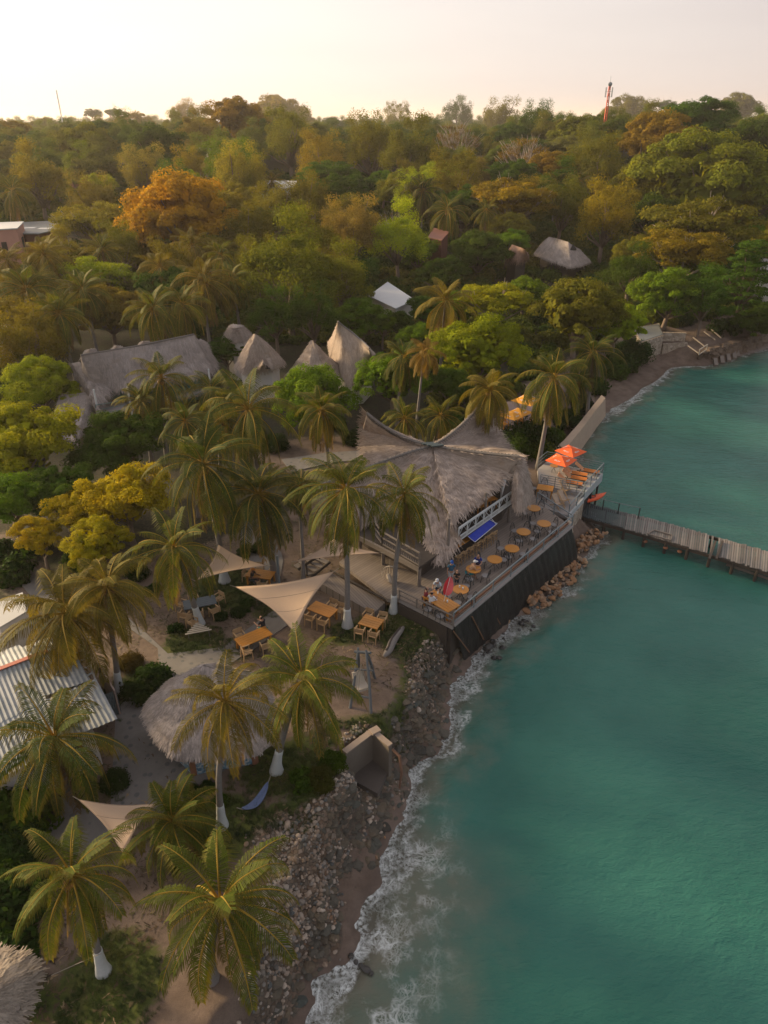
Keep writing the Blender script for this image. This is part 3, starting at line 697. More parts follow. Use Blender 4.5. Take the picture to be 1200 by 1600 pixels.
while y < 240:
    st_ = 2.1+(y-56)*.012; x = -y*.62-6
    while x < y*.62+6: ux.append((x+rf.uniform(-1, 1)*st_*.5, y+rf.uniform(-1, 1)*st_*.5, st_)); x += st_
    y += st_
ux = np.array(ux); s = shore(ux[:, 0], ux[:, 1])[0]
ok = (s > 9)
for Pq in SANDP+[[(200,860),(640,860),(700,690),(640,560),(100,520),(60,700)]]: ok &= sdf(ux[:, 0], ux[:, 1], px_poly(Pq)) < -1.0
for cx, cy, cr in CLEAR: ok &= np.hypot(ux[:, 0]-cx, ux[:, 1]-cy) > cr*.6
ux = ux[ok]
scatter_gn('undergrowth', np.stack([ux[:, 0], ux[:, 1], hgt(ux[:, 0], ux[:, 1])], 1), ux[:, 2]*(.5+.5*r3.rand(len(ux))), r3.rand(len(ux))*.75,
           'low tangled undergrowth covering the forest floor between the trunks', [bush_mesh('bush', k) for k in range(3)], M_FAR)

# ------------------------------------------------------------ labels of the forest trees
LMK = [('orange tree', 283, 335), ('pink house', 20, 365), ('grey metal roof', 75, 360), ('pale bare tree', 712, 232), ('radio mast', 950, 165), ('grey gabled thatch', 880, 395), ('red-brown cabin', 685, 368),
 ('white-roofed house', 612, 462), ('thatched hall', 215, 585), ('gable-window hut', 405, 560), ('tallest hut', 550, 550), ('swooping restaurant roof', 690, 740), ('yellow parasols', 823, 632), ('stone bastion', 1020, 540),
 ('tall slender palm', 664, 600), ('rusty horizon dome', 375, 188), ('orange spreading tree', 800, 312), ('blue-walled house', 430, 288), ('brick ruin', 115, 262), ('thin mast', 92, 175), ('giant olive crown', 1110, 285), ('golden dome trees', 150, 800), ('far row of white roofs', 330, 235), ('little beach', 980, 600)]
ORDW = ['', 'second', 'third', 'fourth', 'fifth', 'sixth', 'seventh', 'eighth', 'ninth', 'tenth', 'eleventh', 'twelfth', 'thirteenth']
KW = dict(mango='dense round', feather='loose bushy', umbrella='wide flat-topped', tier='tiered', sparse='thin bare-branched')
_cnt = {}
for x, y, zc, r, root, kind, colk in sorted(TREES, key=lambda t_: t_[1]):
    px_, py_, dep_ = proj(x, y, zc); nm, lx, ly = min(LMK, key=lambda L_: math.hypot(L_[1]-px_, (L_[2]-py_)*1.3))
    dx, dy = px_-lx, py_-ly; rp = r*FPX/dep_
    if abs(dx)+abs(dy) < 14: rel = 'that is'; 
    elif abs(dx) > abs(dy)*1.1: rel = 'left of' if dx < 0 else 'right of'
    else: rel = 'beyond' if dy < 0 else 'in front of'
    size = 'big' if rp > 62 else ('small' if rp < 30 else 'mid-sized')
    if rel == 'that is': nm = {'giant olive crown': 'largest crown at the right'}.get(nm, nm); rel = 'standing as the'; the = ''
    else: the = 'the '
    core = '%s %s %s tree' % (size, CW[colk], KW[kind]); key = (core, rel, nm); n_ = _cnt[key] = _cnt.get(key, 0)+1
    root['label'] = (ORDW[n_-1]+' nearest ' if n_ > 1 else '')+core+' '+rel+' '+the+nm
    if y > 60: root['group'] = 'trees of the forest behind the resort'
# ------------------------------------------------------------ coconut palms
def palm_leaf_mat():
    t = NT('palm_leaf'); oi = t.n('ObjectInfo'); r = t.n('Attribute', attribute_name='rnd').outputs['Fac']; dry = t.n('Attribute', attribute_name='dry').outputs['Fac']
    c = t.mix(1, oi.outputs['Color'], t.mix(r, (.7, .7, .7, 1), (1.3, 1.25, 1.1, 1)), 'MULTIPLY')
    c = t.ramp(dry, [(0, (0, 0, 0)), (1, (1, 1, 1))]) and t.mix(t.rng(dry, .15, .75), c, (.165, .118, .030, 1))
    c = t.mix(t.rng(dry, .8, .95), c, (.155, .105, .055, 1)); c = t.mix(t.rng(dry, 1.4, 1.6), c, (.30, .205, .035, 1))
    d = t.n('BsdfPrincipled', {'Base Color': c, 'Roughness': .7, 'Specular IOR Level': .12})
    tl = t.n('BsdfTranslucent', {'Color': t.mix(1, c, (1.5, 1.3, .5, 1), 'MULTIPLY')})
    return t.out(t.n('MixShader', {0: .33, 1: d.outputs[0], 2: tl.outputs[0]}).outputs[0])
M_PALM = palm_leaf_mat()
M_PTRUNK = simple('palm_trunk', (.165, .15, .14), .9, .35, 4, .7, stretch=(1, 1, 5))
M_WHITEW = simple('whitewash', (.43, .45, .445), .85, .18, 7, .4)
M_COCO = simple('coconut', (.28, .14, .02), .5, .5, 9)
def palm_crown(seed, nf=24, L=3.2, dryness=.2):
    r = random.Random(seed); V = []; F = []; Q = []; D = []
    for i in range(nf):
        u = i/(nf-1.0)                       # 0 youngest .. 1 oldest
        az = i*2.39996+r.uniform(-.3, .3); e0 = radians(84-152*u**.9+r.uniform(-9, 9)); ln = L*(.62+.38*min(1, u*3))*r.uniform(.88, 1.08)
        bend = radians(52+38*sin(pi*u)+r.uniform(-12, 20)); n = 14
        pts = [Vector((0.06*cos(az), .06*sin(az), .05*(1-u)*3))]; dirs = []
        tw = r.uniform(-.5, .5); azc = r.uniform(-.35, .35)
        for k in range(n):
            t_ = (k+.5)/n; e = e0-bend*t_**1.25; e = max(e, -1.45); a = az+azc*t_*t_
            d = Vector((cos(e)*cos(a), cos(e)*sin(a), sin(e))); dirs.append(d); pts.append(pts[-1]+d*ln/n)
        dirs.append(dirs[-1])
        dryf = max(0, (u-.8)/.2)*(.3+.7*r.random())+dryness*r.random()*.5
        dead = u > .9 and r.random() < .6
        if dead: dryf = 1.0
        # rachis
        for k in range(n):
            rad0 = .038*(1-k/n)+.006; rad1 = .038*(1-(k+1)/n)+.006; d = dirs[k]
            side = d.cross(Vector((0, 0, 1))).normalized(); upv = side.cross(d)
            b = len(V)
            for p_, rr in ((pts[k], rad0), (pts[k+1], rad1)):
                V += [p_+side*rr, p_+upv*rr*.8, p_-side*rr, p_-upv*rr*.6]
            for j in range(4): F.append((b+j, b+(j+1) % 4, b+4+(j+1) % 4, b+4+j)); Q.append(r.random()); D.append(2.0 if not dead else 1)
        nl = 40
        for j in range(nl):
            t_ = .15+.85*(j+r.uniform(-.2, .2))/nl; f = min(t_*n, n-.01); k = int(f); p0 = pts[k].lerp(pts[k+1], f-k); d = dirs[k].lerp(dirs[min(k+1, n)], f-k).normalized()
            side = d.cross(Vector((0, 0, 1)))
            if side.length < .05: side = Vector((-sin(az), cos(az), 0))
            side.normalize(); upv = side.cross(d).normalized()
            side = (side*cos(tw)+upv*sin(tw)).normalized(); upv = side.cross(d).normalized()
            ll = L*.235*(min(1, .35+2.4*(t_-.13))*(1-.62*max(0, t_-.55)/.45))*r.uniform(.85, 1.1)
            fw = .30+.55*t_
            for sg in (-1, 1):
                if r.random() < .03+.15*(u > .85): continue
                d1 = (side*sg*(1-.2*t_)+d*fw+upv*(.22-.35*u)+Vector((0, 0, -.3))).normalized()
                drp = Vector((0, 0, -1))*(1.0+.7*u)
                d2 = (d1*.75+drp*.8+Vector((r.uniform(-.1, .1), r.uniform(-.1, .1), 0))).normalized()
                m = p0+d1*ll*.5; e_ = m+d2*ll*.5; w0 = .0185; wv = d.cross(d1).cross(d1).normalized() if d.cross(d1).length > .01 else d
                b = len(V); V += [p0-wv*w0*.6, p0+wv*w0*.6, m+wv*w0, m-wv*w0, e_+wv*.005, e_-wv*.005]
                F += [(b, b+1, b+2, b+3), (b+3, b+2, b+4, b+5)]; q_ = r.random(); Q += [q_, q_]
                dd = min(1, dryf+.25*t_*r.random()); D += [dd, min(1, dd+.22)]
    # fibre skirt / inflorescences at the heart
    for i in range(26):
        az = r.uniform(0, 2*pi); e = radians(r.uniform(-60, 50)); d = Vector((cos(e)*cos(az), cos(e)*sin(az), sin(e))); ln = r.uniform(.25, .6)
        sd = d.cross(Vector((0, 0, 1))).normalized()*.03; b = len(V); p0 = Vector((0, 0, -.05)); e_ = p0+d*ln+Vector((0, 0, -.1))
        V += [p0-sd, p0+sd, e_+sd*.5, e_-sd*.5]; F.append((b, b+1, b+2, b+3)); Q.append(r.random()); D.append(r.choice([.6, .8, 1]))
    cm = np_mesh('crown', np.array([tuple(v) for v in V]), np.array(F), M_PALM, False, fattr={'rnd': np.array(Q), 'dry': np.array(D)})
    mb = MB()
    for i in range(9):
        az = r.uniform(0, 2*pi); c = Vector((cos(az)*.2, sin(az)*.2, -.22-.12*r.random())); rr = .10*r.uniform(.8, 1.15)
        mb.tube([c+Vector((0, 0, rr*1.15)), c+Vector((0, 0, rr*.8)), c, c-Vector((0, 0, rr*.8)), c-Vector((0, 0, rr*1.15))], [rr*.15, rr*.75, rr, rr*.7, rr*.1], 7)
    return cm, mb.mesh('coconuts', M_COCO, True)
PALMS = [palm_crown(40+i, nf, L, dr) for i, (nf, L, dr) in enumerate([(33, 3.2, .1), (30, 3.2, .25), (38, 3.25, .15), (32, 3.1, .45), (27, 3.0, .25), (36, 3.3, .05), (29, 3.35, .2), (37, 3.0, .3), (33, 3.4, .12)])]
PROOT = []
def trunk_mesh(dx, dy, H, lean, seed, r0=.17, r1=.105, white=0):
    r = random.Random(seed); n = 22; pts = []; rs = []
    for i in range(n+1):
        t_ = i/n; s_ = t_*t_*(1-.35*lean)+t_*.35*lean if lean > 0 else t_
        s_ = t_**(1+lean)
        w_ = .10*sin(t_*5+seed)*t_*(1-t_)*2
        pts.append((dx*s_+w_, dy*s_+w_*.6, H*t_)); fl = .11*math.exp(-t_*H/.55)
        rs.append((r0+(r1-r0)*t_+fl)*(1+(.05 if i % 2 else -.02)))
    return pts, rs
def palm(cx, cy, rpx, base=None, H=None, var=0, white=False, label=None, col=(.062, .072, .012), coco=True, lean=.5, group=None, rz=None):
    if base:
        g_ = ground(*base); d = Vector(ray(cx, cy)); o_ = Vector((0, 0, CAM_H))
        hd = Vector((d.x, d.y)); t_ = Vector((g_.x, g_.y)).dot(hd)/hd.dot(hd)   # ray point nearest the vertical line over the base
        c = o_+d*t_
    else:
        for i in range(1500):
            Y = 20+i*.3; c = atY(cx, cy, Y)
            if c.z <= hz(c.x, c.y)+H: break
        g_ = Vector((c.x+rnd.uniform(-.8, .8), c.y+rnd.uniform(-.8, .8), 0)); g_.z = hz(g_.x, g_.y)
    g_.z = hz(g_.x, g_.y)
    _, _, dep = proj(c.x, c.y, c.z); s = rpx*dep/FPX/2.42
    root = thing('palm_tree', label or 'palm', 'palm tree', tuple(g_), 0, group)
    PROOT.append((root, c.x, c.y, c.z, s))
    H_ = c.z-g_.z; pts, rs = trunk_mesh(c.x-g_.x, c.y-g_.y, H_, lean, len(PROOT)*3.1)
    k = min(1.25, max(.8, s)); rs = [a*k for a in rs]
    pts[0] = (pts[0][0], pts[0][1], -.35)
    mb = MB(); mb.tube(pts, rs, 10); mb.build('trunk', M_PTRUNK, root, True)
    if white:
        hh = 1.35; n = 9; wp_ = []; wr = []
        for i in range(n+1):
            z_ = -.12+(hh+.12)*i/n; f = max(0, z_)/H_*(len(pts)-1); i0 = min(int(f), len(pts)-2); a = Vector(pts[i0]).lerp(Vector(pts[i0+1]), f-i0); a.z = z_
            wp_.append(a); wr.append(rs[i0]*(1-f+i0)+rs[i0+1]*(f-i0)+.02+.06*math.exp(-max(z_, 0)/.3)*k)
        mb = MB(); mb.tube(wp_, wr, 14, True); mb.build('painted_base', M_WHITEW, root, True)
    cm, co = PALMS[(var+5*(len(PROOT) % 2)+3*(len(PROOT) % 3)) % len(PALMS)]
    rel = (c.x-g_.x, c.y-g_.y, H_)
    tilt = (rnd.uniform(-.1, .1), rnd.uniform(-.1, .1), rnd.uniform(0, 6.28) if rz is None else rz)
    o_ = obj('crown', cm, root, rel, tilt, s); j = rnd.uniform(.88, 1.12); o_.color = (col[0]*j, col[1]*j, col[2], 1)
    if coco and s*FPX/dep*.1 > .9: obj('coconuts', co, root, rel, tilt, s)
    return root
GY_ = (.058, .080, .009); DK = (.036, .058, .009); YL = (.100, .090, .011)
NEARP = [
 ((102,962,98),(128,1085),3,False,'tall golden-tinged palm leaning over the corrugated metal roof',YL),
 ((168,918,72),(187,1080),3,True,'palm with whitewashed foot in the dark planting bed beside the tin shed',YL),
 ((272,858,70),(312,975),1,True,'leaning palm with whitewashed foot beside the blue-grey picnic table',GY_),
 ((318,728,82),(351,908),2,True,'palm whose whitewashed foot shows under the small rear shade sail',DK),
 ((404,775,76),(430,905),0,False,'full-crowned palm between the rear shade sail and the stone walk',DK),
 ((540,768,76),(543,978),5,True,'straight palm with whitewashed foot in the middle of the sandy table yard',GY_),
 ((632,774,66),(615,956),4,True,'palm with whitewashed foot at the corner of the timber deck',GY_),
 ((474,1065,88),(432,1205),2,True,'broad palm whose whitewashed foot holds the upper hammock end',GY_),
 ((352,1098,84),(347,1290),1,True,'curved-trunk palm with whitewashed foot in front of the round thatched bar',YL),
 ((85,1155,110),(108,1262),0,False,'dark palm with an orange coconut bunch above the corrugated metal roof',DK),
 ((270,1285,85),(286,1345),5,False,'short palm right of the lowest shade sail',GY_),
 ((112,1370,100),(162,1518),1,True,'palm with whitewashed foot at the bottom near the reed thatch corner',GY_),
 ((345,1412,128),(330,1530),2,False,'largest palm at the bottom with long arching fronds over the rubble bank',GY_)]
for (a, b, v, wh, lb, cl) in NEARP: palm(*a, base=b, var=v, white=wh, label=lb, col=cl)
MIDP = [(388,642,74,9,2,'big palm crown with hanging brown fronds left of the dark gap in the yard trees',GY_),(252,592,52,8,5,'palm standing in front of the long thatched hall',GY_),(222,628,44,6,4,'smaller palm at the front eave of the long thatched hall',GY_),
 (503,642,50,8,1,'palm in front of the round mango trees left of the swooping restaurant roof',GY_),(664,552,32,10.5,3,'tall slender palm with orange crown rising behind the restaurant',(.16,.10,.02)),
 (766,612,50,9,1,'palm hanging over the back horn of the restaurant roof',YL),(866,592,56,8.5,4,'palm beside the yellow parasols',GY_),(926,553,42,8,0,'palm nearest the small beach',DK),
 (632,655,42,6.5,1,'low palm directly behind the restaurant ridge',GY_),(688,650,40,6.5,4,'low palm between the restaurant and the tall slender palm',GY_),(696,472,50,9,3,'golden palm among the trees above the restaurant',YL),
 (318,440,52,9,1,'palm with long hanging fronds beyond the long thatched hall',YL),(250,418,38,9,3,'bright golden palm beyond the long thatched hall',YL),(240,485,50,8,2,'palm left of the pair above the hall ridge',GY_),(285,478,46,8,0,'palm right of the pair above the hall ridge',GY_),
 (92,492,50,8,5,'dense palm at the left edge above the hall',GY_),(42,455,56,8,2,'palm at the left edge below the pink house',GY_),(70,400,40,9,3,'golden palm in front of the grey metal roof',YL),(160,392,34,8,1,'palm right of the grey metal roof',GY_),
 (20,300,34,9,1,'palm at the far left edge above the pink house',GY_),(130,455,46,8,4,'palm in the left grove',GY_),(12,410,36,8,3,'palm in front of the pink house wall',YL),(60,440,44,7,4,'palm deep in the left grove',GY_),
 (345,400,34,9,2,'palm behind the orange tree at its right foot',GY_),(360,440,40,8,1,'palm right of the hanging-frond palm beyond the hall',GY_),(300,385,34,8,3,'palm under the orange tree',YL),(385,265,26,9,3,'small far palm near the white walled house',YL),(425,285,22,8,3,'rusty palm beside the white walled house',YL),
 (870,290,30,9,1,'far palm between the rusty crowns',GY_),(905,285,28,9,4,'far palm right of the rusty crowns',GY_),(700,330,34,9,0,'far palm with grey fronds in mid forest',GY_),(660,300,34,9,2,'broad far palm in mid forest',DK),(640,295,30,9,2,'darker far palm in mid forest',DK),
 (560,330,28,9,4,'far palm left of the mid forest pair',DK),(740,270,26,9,3,'far golden palm below the pale bare tree',YL),(460,370,30,8,0,'palm behind the big olive tree',DK),(500,430,36,7,2,'palm half hidden behind the tall thatched hut',DK),
 (630,560,38,7,0,'dark palm left of the tall slender palm',DK),(330,610,40,7,5,'palm at the right end of the long thatched hall',DK),(345,660,44,7,4,'shaded palm between the hall and the yard',DK),(290,660,44,8,0,'shaded palm in front of the hall terrace',DK),
 (470,760,40,7,5,'low palm left of the restaurant side wing',DK),(850,625,30,5,4,'small palm tucked under the parasol-side palm',DK),(905,600,30,5,5,'small palm above the sea wall',DK),(760,330,28,9,1,'far palm near the orange spreading tree',GY_)]
for a in MIDP: palm(a[0], a[1], a[2], H=a[3], var=a[4], label=a[5], col=a[6])
# ------------------------------------------------------------ thatch
def straw_mat(name, col, warm=.3):
    t = NT(name); r = t.n('Attribute', attribute_name='rnd').outputs['Fac']; n = t.noise(t.pos(), .8, 5, .6); n2 = t.noise(t.pos(), 7, 4, .65)
    a = tuple(c*.55 for c in col)+(1,); b = tuple(min(.7, c*1.35) for c in col)+(1,)
    c = t.mix(t.math('ADD', t.math('MULTIPLY', r, .55), t.math('MULTIPLY', n2, .45)), a, b)
    c = t.mix(t.rng(n, .56, .72, 0, warm), c, (.30, .17, .09, 1)); c = t.mix(t.rng(n, .30, .44, .5, 0), c, (col[0]*.5, col[1]*.52, col[2]*.55, 1))
    return t.out(t.n('BsdfPrincipled', {'Base Color': c, 'Roughness': .9, 'Specular IOR Level': .1, 'Normal': t.bump(n2, .6, .06)}).outputs[0])
M_STRAW = straw_mat('straw', (.385, .315, .27)); M_STRAW2 = straw_mat('weathered_straw', (.32, .28, .26), .15); M_STRAW3 = straw_mat('reed_straw', (.30, .255, .21), .2)
def thatch(name, parent, inner, outer, nu=96, nv=14, dens=45, thick=.22, mat=None, sag=0.0, closed=True, seed=1, fringe=22, lng=.5):
    """loft from the ridge line (inner) to the eave line (outer); entries are (x,y,z[,power])"""
    mat = mat or M_STRAW; r = np.random.RandomState(seed)
    I = np.array([tuple(a)[:3] for a in inner], float); O = np.array([tuple(a)[:3] for a in outer], float)
    PW = np.array([a[3] if len(a) > 3 else 1.0 for a in [tuple(x) for x in outer]])
    if len(I) == 1: I = np.repeat(I, len(O), 0)
    m = len(O)
    if closed: I = np.vstack([I, I[:1]]); O = np.vstack([O, O[:1]]); PW = np.append(PW, PW[0])
    L = np.concatenate([[0], np.cumsum(np.linalg.norm(np.diff(O, axis=0), axis=1)+.02)]); u = np.linspace(0, L[-1], nu+1)
    f = lambda A: np.stack([np.interp(u, L, A[:, k]) for k in range(A.shape[1])], 1)
    I2, O2, P2 = f(I), f(O), np.interp(u, L, PW)
    v = np.linspace(0, 1, nv+1)
    def surf(ui, vv):            # fractional u index, v
        i0 = np.clip(np.floor(ui).astype(int), 0, nu-1); fr = (ui-i0)[:, None]
        a = I2[i0]*(1-fr)+I2[i0+1]*fr; b = O2[i0]*(1-fr)+O2[i0+1]*fr; p = P2[i0]*(1-fr[:, 0])+P2[i0+1]*fr[:, 0]
        q_ = a+(b-a)*vv[:, None]; q_[:, 2] = a[:, 2]+(b[:, 2]-a[:, 2])*vv**p-sag*np.sin(np.pi*np.clip(vv, 0, 1))
        return q_
    UU, VV = np.meshgrid(np.arange(nu+1, dtype=float), v, indexing='ij')
    T = surf(UU.ravel(), VV.ravel()); nzv = (fbm(T[:, 0]*1.3+seed, T[:, 1]*1.3+T[:, 2], 3, seed)-.5)*.28*(VV.ravel() > .01)
    T[:, 2] += nzv; Bt = T.copy(); Bt[:, 2] -= thick
    n1 = (nu+1)*(nv+1); idx = np.arange(n1).reshape(nu+1, nv+1)
    F1 = np.stack([idx[:-1, :-1], idx[:-1, 1:], idx[1:, 1:], idx[1:, :-1]], -1).reshape(-1, 4)
    rim = np.stack([idx[:-1, -1], idx[:-1, -1]+n1, idx[1:, -1]+n1, idx[1:, -1]], -1)
    Fs = [F1, F1[:, ::-1]+n1, rim]
    if not closed:
        for e_ in (0, nu): Fs.append(np.stack([idx[e_, :-1], idx[e_, 1:], idx[e_, 1:]+n1, idx[e_, :-1]+n1], -1))
    V = np.vstack([T, Bt]); F = np.vstack(Fs); RN = r.rand(len(F))*.5+.2
    # straw lying down the slope
    area = np.sum(np.linalg.norm(O2-I2, axis=1))*L[-1]/(nu+1)*.62
    N = int(area*dens); ui = r.rand(N)*nu; vv = np.sqrt(r.rand(N))*.97; slope = float(np.mean(np.linalg.norm(O2-I2, axis=1))); ncs = max(3, int(slope/.62)); qz = r.rand(N) < .62; vv = np.where(qz, np.clip((np.floor(vv*ncs)+.08*r.rand(N)+.04*np.sin(ui*.7))/ncs, 0, .97), vv)
    Nf = int(L[-1]*fringe); ui = np.concatenate([ui, r.rand(Nf)*nu]); vv = np.concatenate([vv, np.full(Nf, .985)]); fr = np.concatenate([np.zeros(N), np.ones(Nf)])
    p0 = surf(ui, vv); p1 = surf(ui, np.maximum(vv-.02, 0)); p2 = surf(np.clip(ui+.5, 0, nu), vv)
    d = p0-p1; d /= np.linalg.norm(d, axis=1, keepdims=True)+1e-9
    sd = p2-p0; sd -= d*np.sum(sd*d, 1, keepdims=True); sd /= np.linalg.norm(sd, axis=1, keepdims=True)+1e-9
    nn = np.cross(sd, d); nn *= np.sign(nn[:, 2:3]+1e-9)
    d = d+sd*r.normal(size=(len(d), 1))*.28+nn*(r.rand(len(d), 1)*.13); d[:, 2] -= fr*(.7*r.rand(len(d))); d /= np.linalg.norm(d, axis=1, keepdims=True)
    ln = (lng*(.5+.9*r.rand(len(d))))[:, None]; wd = (.018+.028*r.rand(len(d)))[:, None]
    nz2 = (fbm(p0[:, 0]*1.3+seed, p0[:, 1]*1.3+p0[:, 2], 3, seed)-.5)*.28
    p0[:, 2] += nz2; p0 += nn*.015; e_ = p0+d*ln; b = len(V)
    SV = np.stack([p0-sd*wd, p0+sd*wd, e_+sd*wd*.35, e_-sd*wd*.35], 1).reshape(-1, 3)
    F = np.vstack([F, b+np.arange(len(SV)).reshape(-1, 4)]); V = np.vstack([V, SV]); RN = np.concatenate([RN, r.rand(len(d))])
    me_ = np_mesh(name, V, F, mat, False, fattr={'rnd': RN})
    return obj(name, me_, parent)
def W(l): return [(*at(a[0], a[1], a[2]), *(a[3:4])) for a in l]
M_WOOD = simple('grey_wood', (.17, .145, .125), .85, .35, 4, .4, stretch=(1, 1, 4)); M_DWOOD = simple('dark_wood', (.045, .035, .028), .85, .4, 5, .4)
M_ORW = simple('varnished_wood', (.42, .18, .028), .45, .3, 6, .15, stretch=(1, 6, 1)); M_LWOOD = simple('pale_wood', (.36, .235, .12), .6, .25, 6)
M_WHITE = simple('white_paint', (.58, .60, .60), .6, .12, 3); M_METAL = simple('grey_metal', (.16, .19, .205), .5, .25, 8); M_BLACK = simple('black_metal', (.022, .026, .03), .5, .3, 8)
M_CONC = simple('concrete', (.25, .23, .22), .9, .25, 1.4, .4, bscale=9); M_PLAS = simple('plaster', (.52, .50, .48), .9, .15, 1.2, .2)
M_DARK = simple('opening_shade', (.02, .018, .016), .9, .2, 2); M_ROPE = simple('rope', (.25, .22, .18), .9, .2, 9)  # near-black colour painted as the shade inside openings and gaps
M_CREAM = simple('cream_cushion', (.42, .36, .29), .9, .15, 4)
# ------------------------------------------------------------ restaurant
R = thing('thatched_restaurant', 'large open restaurant under a swooping horned thatch roof beside the sea terrace', 'restaurant', tuple(at(675, 800, 3.5)))
RL = R.location.copy(); R.location = (0, 0, 0)
ZF = 5.1
CEN = at(676, 697, 8.9)
out_ = [(573,646,10.7,2.1),(567,668,9.0,1.6),(568,700,7.4,1.2),(574,738,6.7,1.0),(552,744,6.6,1),(524,748,6.6,1),(504,758,7.6,1.35),(508,795,5.9,1),(525,820,5.5,1),
 (560,818,5.6,1),(605,803,5.9,1),(640,792,6.3,.95),(660,828,5.7,.9),(672,862,5.1,.85),(684,876,4.9,.8),(706,858,5.1,.82),(718,834,5.6,.9),(703,813,6.6,.95),(725,796,6.8,.95),
 (747,774,7.0,.95),(772,757,7.25,1),(791,738,7.8,1.1),(811,714,9.3,1.7),(801,705,8.2,1.3),(790,694,7.7,1.1),(778,672,7.9,1.1),(768,652,8.8,1.3),(751,634,10.4,1.9),(738,652,8.8,1.4),(712,682,7.6,1.1),
 (655,696,7.0,1),(615,690,7.3,1),(590,668,8.6,1.4)]
rf_ = thatch('roof', R, [CEN]*1, W(out_), nu=260, nv=26, dens=85, thick=.28, seed=3, fringe=55, lng=.62)
def ridge_line(tip, pw, n=12):
    T_ = at(*tip); return [Vector((CEN.x+(T_.x-CEN.x)*k/n, CEN.y+(T_.y-CEN.y)*k/n, CEN.z+(T_.z-CEN.z)*(k/n)**pw+.05)) for k in range(n+1)]
mb = MB()
for tip, pw in (((573,646,10.7),2.1), ((811,714,9.3),1.7), ((751,634,10.4),1.9), ((504,758,7.6),1.35)):
    mb.tube(ridge_line(tip, pw), .10, 6)
    rl = ridge_line(tip, pw, 26)
    for p in rl[1:-1]: mb.tube([p+Vector((-.25, .1, -.12)), p+Vector((0, 0, .13)), p+Vector((.25, -.1, -.12))], .03, 4)
mb.build('ridge_cap', simple('ridge_binding', (.15, .135, .125), .9, .4, 6), rf_)
mb = MB(); c0 = CEN+Vector((0, -.1, .22))
for k in range(3): mb.box(c0+Vector((-.35+.32*k, .1-.22*k, .02*k)), (1.0, .30, .07), .5, .0, .12)
mb.build('ridge_tarp', simple('dark_tarp', (.03, .05, .055), .5, .2), rf_)
hood = W([(800,770,6.5),(802,786,5.9),(808,796,5.6),(818,796,5.6),(828,780,5.9),(832,758,6.6),(825,740,7.3),(815,729,8.0)])
thatch('gable_hood', R, [at(808, 727, 8.4)], hood, nu=60, nv=10, dens=110, thick=.2, closed=False, seed=9, fringe=40, lng=.45, mat=M_STRAW, sag=-.5)
fl = [at(a, b, ZF) for a, b in [(655,886),(802,784),(818,756),(770,690),(600,735),(500,790),(560,836),(597,852)]]
mb = MB(); mb.prism([p.xy for p in fl], ZF-.22, ZF); mb.build('upper_floor', M_DWOOD, R)
def rail(name, parent, pts, h=1.0, mat=None, posts=6, bars=(1.0, .5, .1), w_=.06, cross=False, sp=None):
    mb = MB()
    for i in range(len(pts)-1):
        a, b = Vector(pts[i]), Vector(pts[i+1]); up = Vector((0, 0, 1)); L_ = (b-a).length; n = max(1, int(round(L_/(sp or 1.6))))
        for k in bars: mb.bar(a+up*h*k, b+up*h*k, w_ if k == 1 else w_*.7, w_*.8 if k == 1 else w_*.6)
        for k in range(n+1): p = a.lerp(b, k/n); mb.bar(p, p+up*h*.98, w_*.9, w_*.9)
        if cross:
            for k in range(n):
                p, q_ = a.lerp(b, k/n), a.lerp(b, (k+1)/n)
                for x0, x1 in ((0, .5), (.5, 0), (.5, 1), (1, .5)):
                    mb.bar(p.lerp(q_, x0)+up*h*(.35 if x0 in (0, 1) else .95), p.lerp(q_, x1)+up*h*(.95 if x1 == .5 else .35), .05, .03)
                for j in range(8): mb.bar(p.lerp(q_, j/8)+up*h*.05, p.lerp(q_, (j+.7)/8)+up*h*.3, .035, .03)
    return mb.build(name, mat or M_METAL, parent)
rail('balcony_railing', R, [at(716, 846, ZF), at(802, 785, ZF)], 1.05, M_WHITE, bars=(1.0, .9, .33, 0.02), w_=.09, cross=True, sp=1.1)
rail('veranda_railing', R, [at(655, 885, ZF), at(597, 851, ZF), at(585, 835, ZF)], 1.0, M_WOOD, bars=(1.0, .55, .08), w_=.10, cross=True, sp=1.9)
for a, b in [(655,886),(597,852),(700,855),(760,813),(800,787),(560,830),(640,800),(700,780),(760,740),(780,770),(520,800),(640,845)]:
    p = at(a, b, ZF); mb = MB()
    if not (a in (700,)): p = p.lerp(CEN, .02)
    mb.tube([(p.x, p.y, 2.6), (p.x, p.y, ZF-.2)], .13, 8)
    mb.tube([(p.x, p.y, ZF), (p.x*.98+CEN.x*.02, p.y*.98+CEN.y*.02, 7.2)], .09, 8) if a not in (655, 597) else None
    mb.build('post', M_WOOD, R)
i0 = [Vector((p.x, p.y, 0)).lerp(Vector((CEN.x, CEN.y, 0)), .12) for p in fl]
mb = MB(); mb.prism([p.xy for p in i0], 2.4, ZF-.25); mb.build('lower_shade_block', simple('lower_shade_brown', (.06, .045, .036), .85, .35, 3, .3), R)  # dark block stands in for the shade under the raised floor
mb = MB(); a, b = at(786, 772, ZF), at(752, 792, ZF); d_ = (b-a).normalized()
mb.box((a+b)/2+Vector((-.7, .9, 1.0)), ((b-a).length, .1, 2.0), atan2(d_.y, d_.x)); a, b = at(793, 778, ZF), at(800, 752, ZF); d_ = (b-a).normalized()
mb.box((a+b)/2+Vector((-.5, 0, 1.0)), ((b-a).length, .1, 2.1), atan2(d_.y, d_.x)); mb.build('partition', M_PLAS, R)
mb = MB()
a, b = at(655, 886, ZF-.1), at(560, 836, ZF-.1); mb.bar(a+Vector((0, -.12, -.1)), b+Vector((0, -.12, -.1)), .18, .34)
mb.build('floor_beam', M_WOOD, R)
